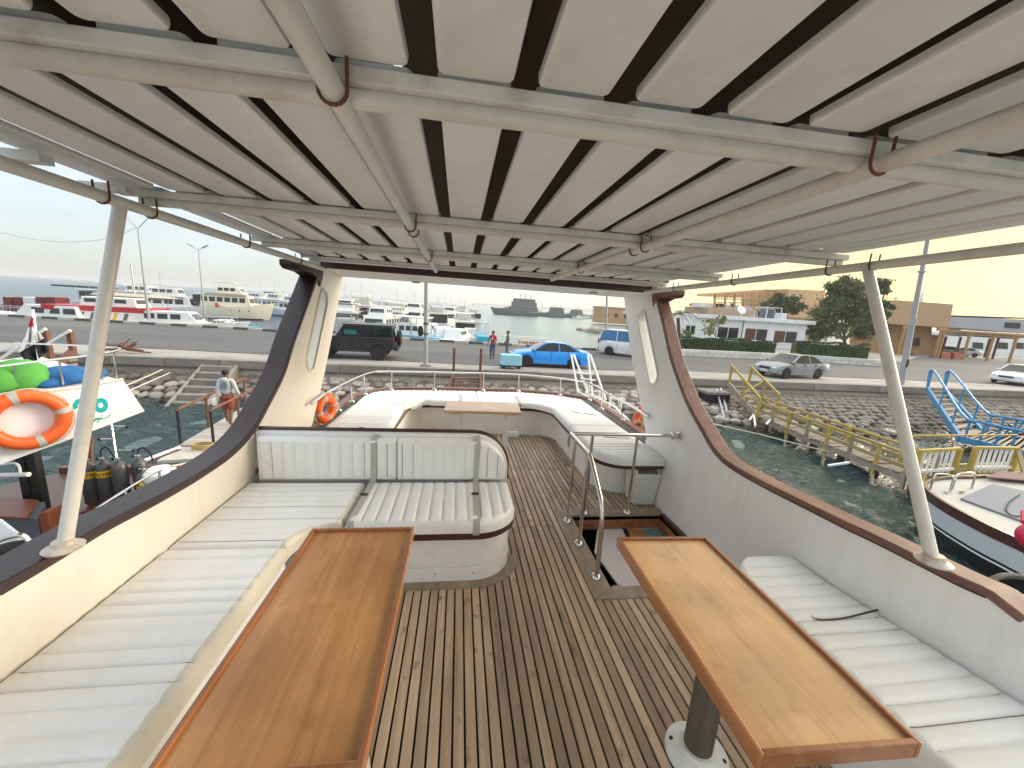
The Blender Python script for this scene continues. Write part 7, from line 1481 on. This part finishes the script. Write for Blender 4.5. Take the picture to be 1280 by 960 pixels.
for i, (px, y, hd, sc, lab) in enumerate(((690, 230, 186, .5, 'second dark grey vessel moored right of the naval ship'), (716, 240, 190, .45, 'low dark patrol boat in the far marina'),)):
    c = copy_tree(ns, label=lab); place(c, px, 392, hd, y=y, sc=sc)
gm = 'boats in the far marina'
sp = boat('sail_boat', 'white boat with tall mast in the far marina', group=gm); hull_part(sp, 12, 3.4, 1.2, 1.8, 'boat_white'); house(sp, -3, 2, 2.4, 1.3, 2.6, 'boat_white', True, nw=3); g = G(); g.tube([(0, 0, 1), (0, 0, 15)], .13, 5); g.tube([(0, 0, 3), (-4.5, 0, 3)], .1, 5); g.build('mast', 'galvanised', sp, world=True)
mr_ = random.Random(2); labs = 'white boat with tall mast in the far marina'
place(sp, 664, 394, 10, y=300)
for i in range(16):
    px = 672 + i * 6.6 + mr_.uniform(-2, 2); y = mr_.uniform(220, 330); c = copy_tree(sp if i % 3 else b1, label=labs if i % 3 else 'white boat without a tall mast in the far marina'); c['group'] = gm if i % 3 else 'motor boats in the far marina'; place(c, px, 394, mr_.choice((10, 170, 200, 0)), y=y, sc=mr_.uniform(.6, 1.0) if i % 3 else .55)
# rocks awash, small brown house, far hills
rk = random.Random(8)
for i, (px, py, y, w_) in enumerate(((728, 409, 95, 1.8), (736, 410, 92, 2.0), (752, 411, 88, 4.5))):
    p = at_depth(px, py, y); g = G()
    for k in range(4): g.blob((p.x + rk.uniform(-.4, .4) * w_, y + rk.uniform(-1, 1), WZ + .1), w_ * .45, w_ * .5, w_ * .28, 9, 6, jit=.15, seed=k + i)
    tag(g.build('rock', 'stone', world=True, origin=(0, 0, 0)), ['small dark rock awash, left of two others', 'middle dark rock awash in the bay', 'largest pale rock by the shore behind the van'][i], 'rock')
p = at_depth(775, 398, 150); hs_ = thing('small_house', 'small brown stone house on the shore behind the white van', 'house', (p.x, 150, QZ)); g = G(); g.box(p.x - 8, p.x + 12, 150, 160, -2.5, 3.6); g.build('wall', 'ochre_wall', hs_, world=True); g = G(); g.box(p.x - 8.3, p.x + 12.3, 149.7, 160.3, 3.6, 4.0); g.build('roof', 'beige_wall', hs_, world=True)
for k in range(4): g = G(); g.box(p.x - 6.5 + k * 4, p.x - 5 + k * 4, 149.9, 150.02, 0, 1.5); g.build('window', 'dark_window', hs_, world=True)
g = G(); rings = []
for k in range(60):
    x = 60 + k * 45; h = 10 + 34 * max(0, min(1, (k - 3) / 25)) * (.7 + .5 * noise.noise(Vector((k * .25, 0, 0)))); rings.append([Vector((x, 1750 - k * 12, WZ - 5)), Vector((x, 1800 - k * 12, WZ + h * .5)), Vector((x, 1900 - k * 12, WZ + h)), Vector((x, 2400, WZ - 5))])
g.loft(rings); tag(g.build('hills', 'hill', smooth=True, world=True), 'low hazy bare hills on the far shore', kind='structure')
# ================================================================== PEOPLE
pm('skin', (.17, .085, .055), .6, var=.08, vs=9); pm('hair', (.012, .010, .009), .7); pm('red_shirt', (.50, .02, .04), .8, var=.15, vs=8); pm('grey_shirt', (.07, .075, .065), .85, var=.2, vs=8); pm('jeans', (.07, .11, .17), .85, var=.25, vs=10); pm('hoodie', (.46, .50, .53), .85, var=.12, vs=9); pm('red_shorts', (.30, .055, .035), .8, var=.15, vs=9); pm('print_blue', (.12, .17, .26), .8)
def skin_obj(name, J, E_, mat, parent, sub=1):
    me = bpy.data.meshes.new(name); me.from_pydata([j[0] for j in J], E_, []); ob = bpy.data.objects.new(name, me); COL.objects.link(ob); ob.parent = parent; ob['_w'] = parent['_w']
    md = ob.modifiers.new('skin', 'SKIN'); md.use_smooth_shade = True
    for i, j in enumerate(J): sv = me.skin_vertices[0].data[i]; sv.radius = (j[1], j[1] * (j[2] if len(j) > 2 else 1)); sv.use_root = i == 0
    s2 = ob.modifiers.new('sub', 'SUBSURF'); s2.levels = sub; s2.render_levels = sub
    dg = bpy.context.evaluated_depsgraph_get(); dg.update(); m2 = bpy.data.meshes.new_from_object(ob.evaluated_get(dg)); ob.modifiers.clear(); ob.data = m2; m2.materials.clear(); m2.materials.append(MATS[mat]); m2.polygons.foreach_set('use_smooth', [True] * len(m2.polygons)); return ob
def person(label, loc, rz, shirt, legs, arms=((.2, 0, -.5), (-.2, 0, -.5)), stride=.0, shorts=False, hair='short', H=1.74, sleeves=False):
    """faces +Y; every joint is one vertex of a single skin"""
    t = thing('person', label, 'person', (0, 0, 0)); k = H / 1.74; J = []; E_ = []
    def j(p, r, a=None, fl=1): J.append(((p[0] * k, p[1] * k, p[2] * k), r * k, fl)); i = len(J) - 1; (E_.append((a, i)) if a is not None else None); return i
    pel = j((0, 0, .93), .135, None, .75); ab = j((0, 0, 1.06), .125, pel, .75); ch = j((0, .01, 1.27), .15, ab, .7); nk0 = j((0, 0, 1.42), .085, ch, .8); nk = j((0, .01, 1.50), .052, nk0); hd = j((0, .02, 1.60), .085, nk, 1.15); ht = j((0, .01, 1.69), .06, hd, 1.15)
    no = j((0, .115, 1.60), .018, hd)
    FT = []
    for s, st in ((-1, stride), (1, -stride)):
        hp = j((s * .09, 0, .88), .095, pel); kn = j((s * .10, st * .45 + .03, .48), .062, hp); cf = j((s * .10, st * .75, .30), .055, kn); an_ = j((s * .10, st * 1.0 - .02, .09), .04, cf); toe = j((s * .115, st * 1.0 + .15, .035), .036, an_); FT.append((hp, kn, an_, toe))
    for s, (ax, ay, az) in zip((1, -1), arms):
        sh = j((s * .165, 0, 1.40), .062, nk0); el = j((s * .22 + ax * .3, ay * .35 - .02, 1.13), .043, sh); wr_ = j((s * .22 + ax * .8, ay + .04, 1.40 + az), .029, el); pm_ = j((s * .22 + ax * .85, ay + .07, 1.40 + az - .07), .036, wr_, .55)
        for f in range(4): o = (f - 1.5) * .019; a1 = j((J[pm_][0][0] / k + .0, J[pm_][0][1] / k + o, J[pm_][0][2] / k - .055), .010, pm_); j((J[a1][0][0] / k - s * .012, J[a1][0][1] / k, J[a1][0][2] / k - .04 + abs(o) * .3), .008, a1)
        th_ = j((J[pm_][0][0] / k, J[pm_][0][1] / k + .045, J[pm_][0][2] / k - .015), .010, pm_); j((J[th_][0][0] / k, J[th_][0][1] / k + .012, J[th_][0][2] / k - .03), .009, th_)
    skin_obj('body', J, E_, 'skin', t)
    V = lambda i: J[i][0]
    cl = [((0, 0, .92 * k), .150 * k, .78), ((0, 0, 1.08 * k), .142 * k, .8), ((0, .01 * k, 1.27 * k), .168 * k, .74), ((0, 0, 1.42 * k), .098 * k, .85), ((0, 0, 1.475 * k), .066 * k)]; ce = [(0, 1), (1, 2), (2, 3), (3, 4)]
    for s, (ax, ay, az) in zip((1, -1), arms):
        a = len(cl); cl.append(((s * .168 * k, 0, 1.40 * k), .074 * k)); ce.append((3, a)); e = ((s * .22 + ax * .3) * k, (ay * .35 - .02) * k, 1.13 * k); cl.append((e if sleeves else tuple(Vector(cl[a][0]).lerp(Vector(e), .7)), .06 * k)); ce.append((a, a + 1))
        if sleeves: cl.append((((s * .22 + ax * .78) * k, (ay + .03) * k, (1.41 + az) * k), .046 * k)); ce.append((a + 1, a + 2))
    so3 = skin_obj('hooded_top' if sleeves else 'shirt', cl, ce, shirt, t)
    cl = [((0, 0, .97 * k), .142 * k, .78)]; ce = []
    for hp, kn, an_, toe in FT:
        a = len(cl); cl.append((V(hp), .112 * k)); ce.append((0, a)); kp = Vector(V(kn)); cl.append((tuple(kp if not shorts else kp + Vector((0, 0, -.02))), (.082 if not shorts else .10) * k)); ce.append((a, a + 1))
        if not shorts: cl.append((tuple(Vector(V(an_)) + Vector((0, 0, .03))), .062 * k)); ce.append((a + 1, a + 2))
    skin_obj('shorts' if shorts else 'trousers', cl, ce, legs, t)
    h = G(); h.blob((0, -.012 * k, 1.655 * k), .092 * k, .105 * k, .085 * k, 14, 9, jit=.03); h.build('hair', 'hair', t, smooth=True, world=True)
    for s in (-1, 1):
        g = G(); g.blob((s * .033 * k, .103 * k, 1.615 * k), .011, .008, .007, 6, 5); g.build('eye', 'black', t, world=True); g = G(); g.blob((s * .088 * k, .01, 1.60 * k), .012, .02, .03, 6, 5); g.build('ear', 'skin', t, smooth=True, world=True)
        if not shorts: hp, kn, an_, toe = FT[0 if s < 0 else 1]; p = Vector(V(an_)); g = G(); g.blob((p.x, p.y + .07, .045), .05, .135, .05, 10, 7); g.build('shoe', 'black', t, smooth=True, world=True)
    g = G(); g.box(-.022, .022, .100 * k, .108 * k, 1.558 * k, 1.566 * k); g.build('mouth', 'dark_red_hull', t, world=True)
    t.location = loc; t.rotation_euler = (0, 0, R_(rz)); t['_w'] = tuple(loc); return t, so3, k
p = Q(615, 448); t, sh_o, k = person('man in red shirt and jeans standing on the quay left of the blue car', p, 165, 'red_shirt', 'jeans', arms=((.12, .06, -.52), (.04, .05, -.52)), stride=.06, H=1.72)
for s, nm in ((.172, 1),): 
    me_t = text_mesh('8', .2, 'print', 'flag_white', .004, None, frame_m((0, s, 1.24), (-1, 0, 0), (0, 0, 1)), bold=True); me_t.parent = t
p = W(633.5, 446, QZ); person('man in dark grey-green shirt and jeans facing the red-shirted man', p, 75, 'grey_shirt', 'jeans', arms=((.05, .18, -.42), (.03, .08, -.5)), H=1.70)
p = W(287, 531, GZ + .03); t, sh_o, k = person('man in pale hooded top and red-brown shorts walking away on the gangplank', p, 8, 'hoodie', 'red_shorts', arms=((.12, .02, -.52), (.10, -.12, -.50)), stride=.17, shorts=True, sleeves=True, H=1.72)
g = G(); g.tube([Vector((.085 * math.cos(a), -.133, 1.24 + .085 * math.sin(a))) for a in np.linspace(0, 6.283, 25)[:-1]], .010, 6, closed=True); g.tube([Vector((.04 * math.cos(a), -.138, 1.24 + .04 * math.sin(a))) for a in np.linspace(0, 6.283, 13)[:-1]], .010, 6, closed=True)
for a in range(8): g.tube([Vector((.045 * math.cos(a * .785), -.136, 1.24 + .045 * math.sin(a * .785))), Vector((.08 * math.cos(a * .785), -.135, 1.24 + .08 * math.sin(a * .785)))], .007, 5)
o = g.build('emblem', 'print_blue', None, world=True); o.parent = t
g = G(); g.blob((0, -.115, 1.42), .10, .06, .085, 12, 8); o = g.build('hood', 'hoodie', None, smooth=True, world=True); o.parent = t
g = G(); g.lathe([(0, 0), (.07, 0), (.09, .12), (.05, .22), (0, .24)], (-.33, .0, .62), 10); o = g.build('carrier_bag', 'panel_white', None, smooth=True, world=True); o.location = t.location; o.rotation_euler = t.rotation_euler; tag(o, 'pale carrier bag in the left hand of the man on the gangplank', 'bag')
# ================================================================== SEA HAZE
def haze():
    m = bpy.data.materials.new('haze'); m.use_nodes = True; nt = m.node_tree; nt.nodes.clear(); o = nt.nodes.new('ShaderNodeOutputMaterial'); v = nt.nodes.new('ShaderNodeVolumePrincipled')
    v.inputs['Color'].default_value = (.95, .96, .98, 1); v.inputs['Density'].default_value = .0005; v.inputs['Anisotropy'].default_value = .2; nt.links.new(v.outputs[0], o.inputs['Volume'])
    MATS['haze'] = m; g = G(); g.box(-4000, 4000, -400, 4200, WZ - 1.2, 22); ob = g.build('haze', 'haze', world=True, origin=(0, 0, 0)); ob.visible_shadow = True; tag(ob, 'thin pale haze over the harbour', kind='stuff')
haze()
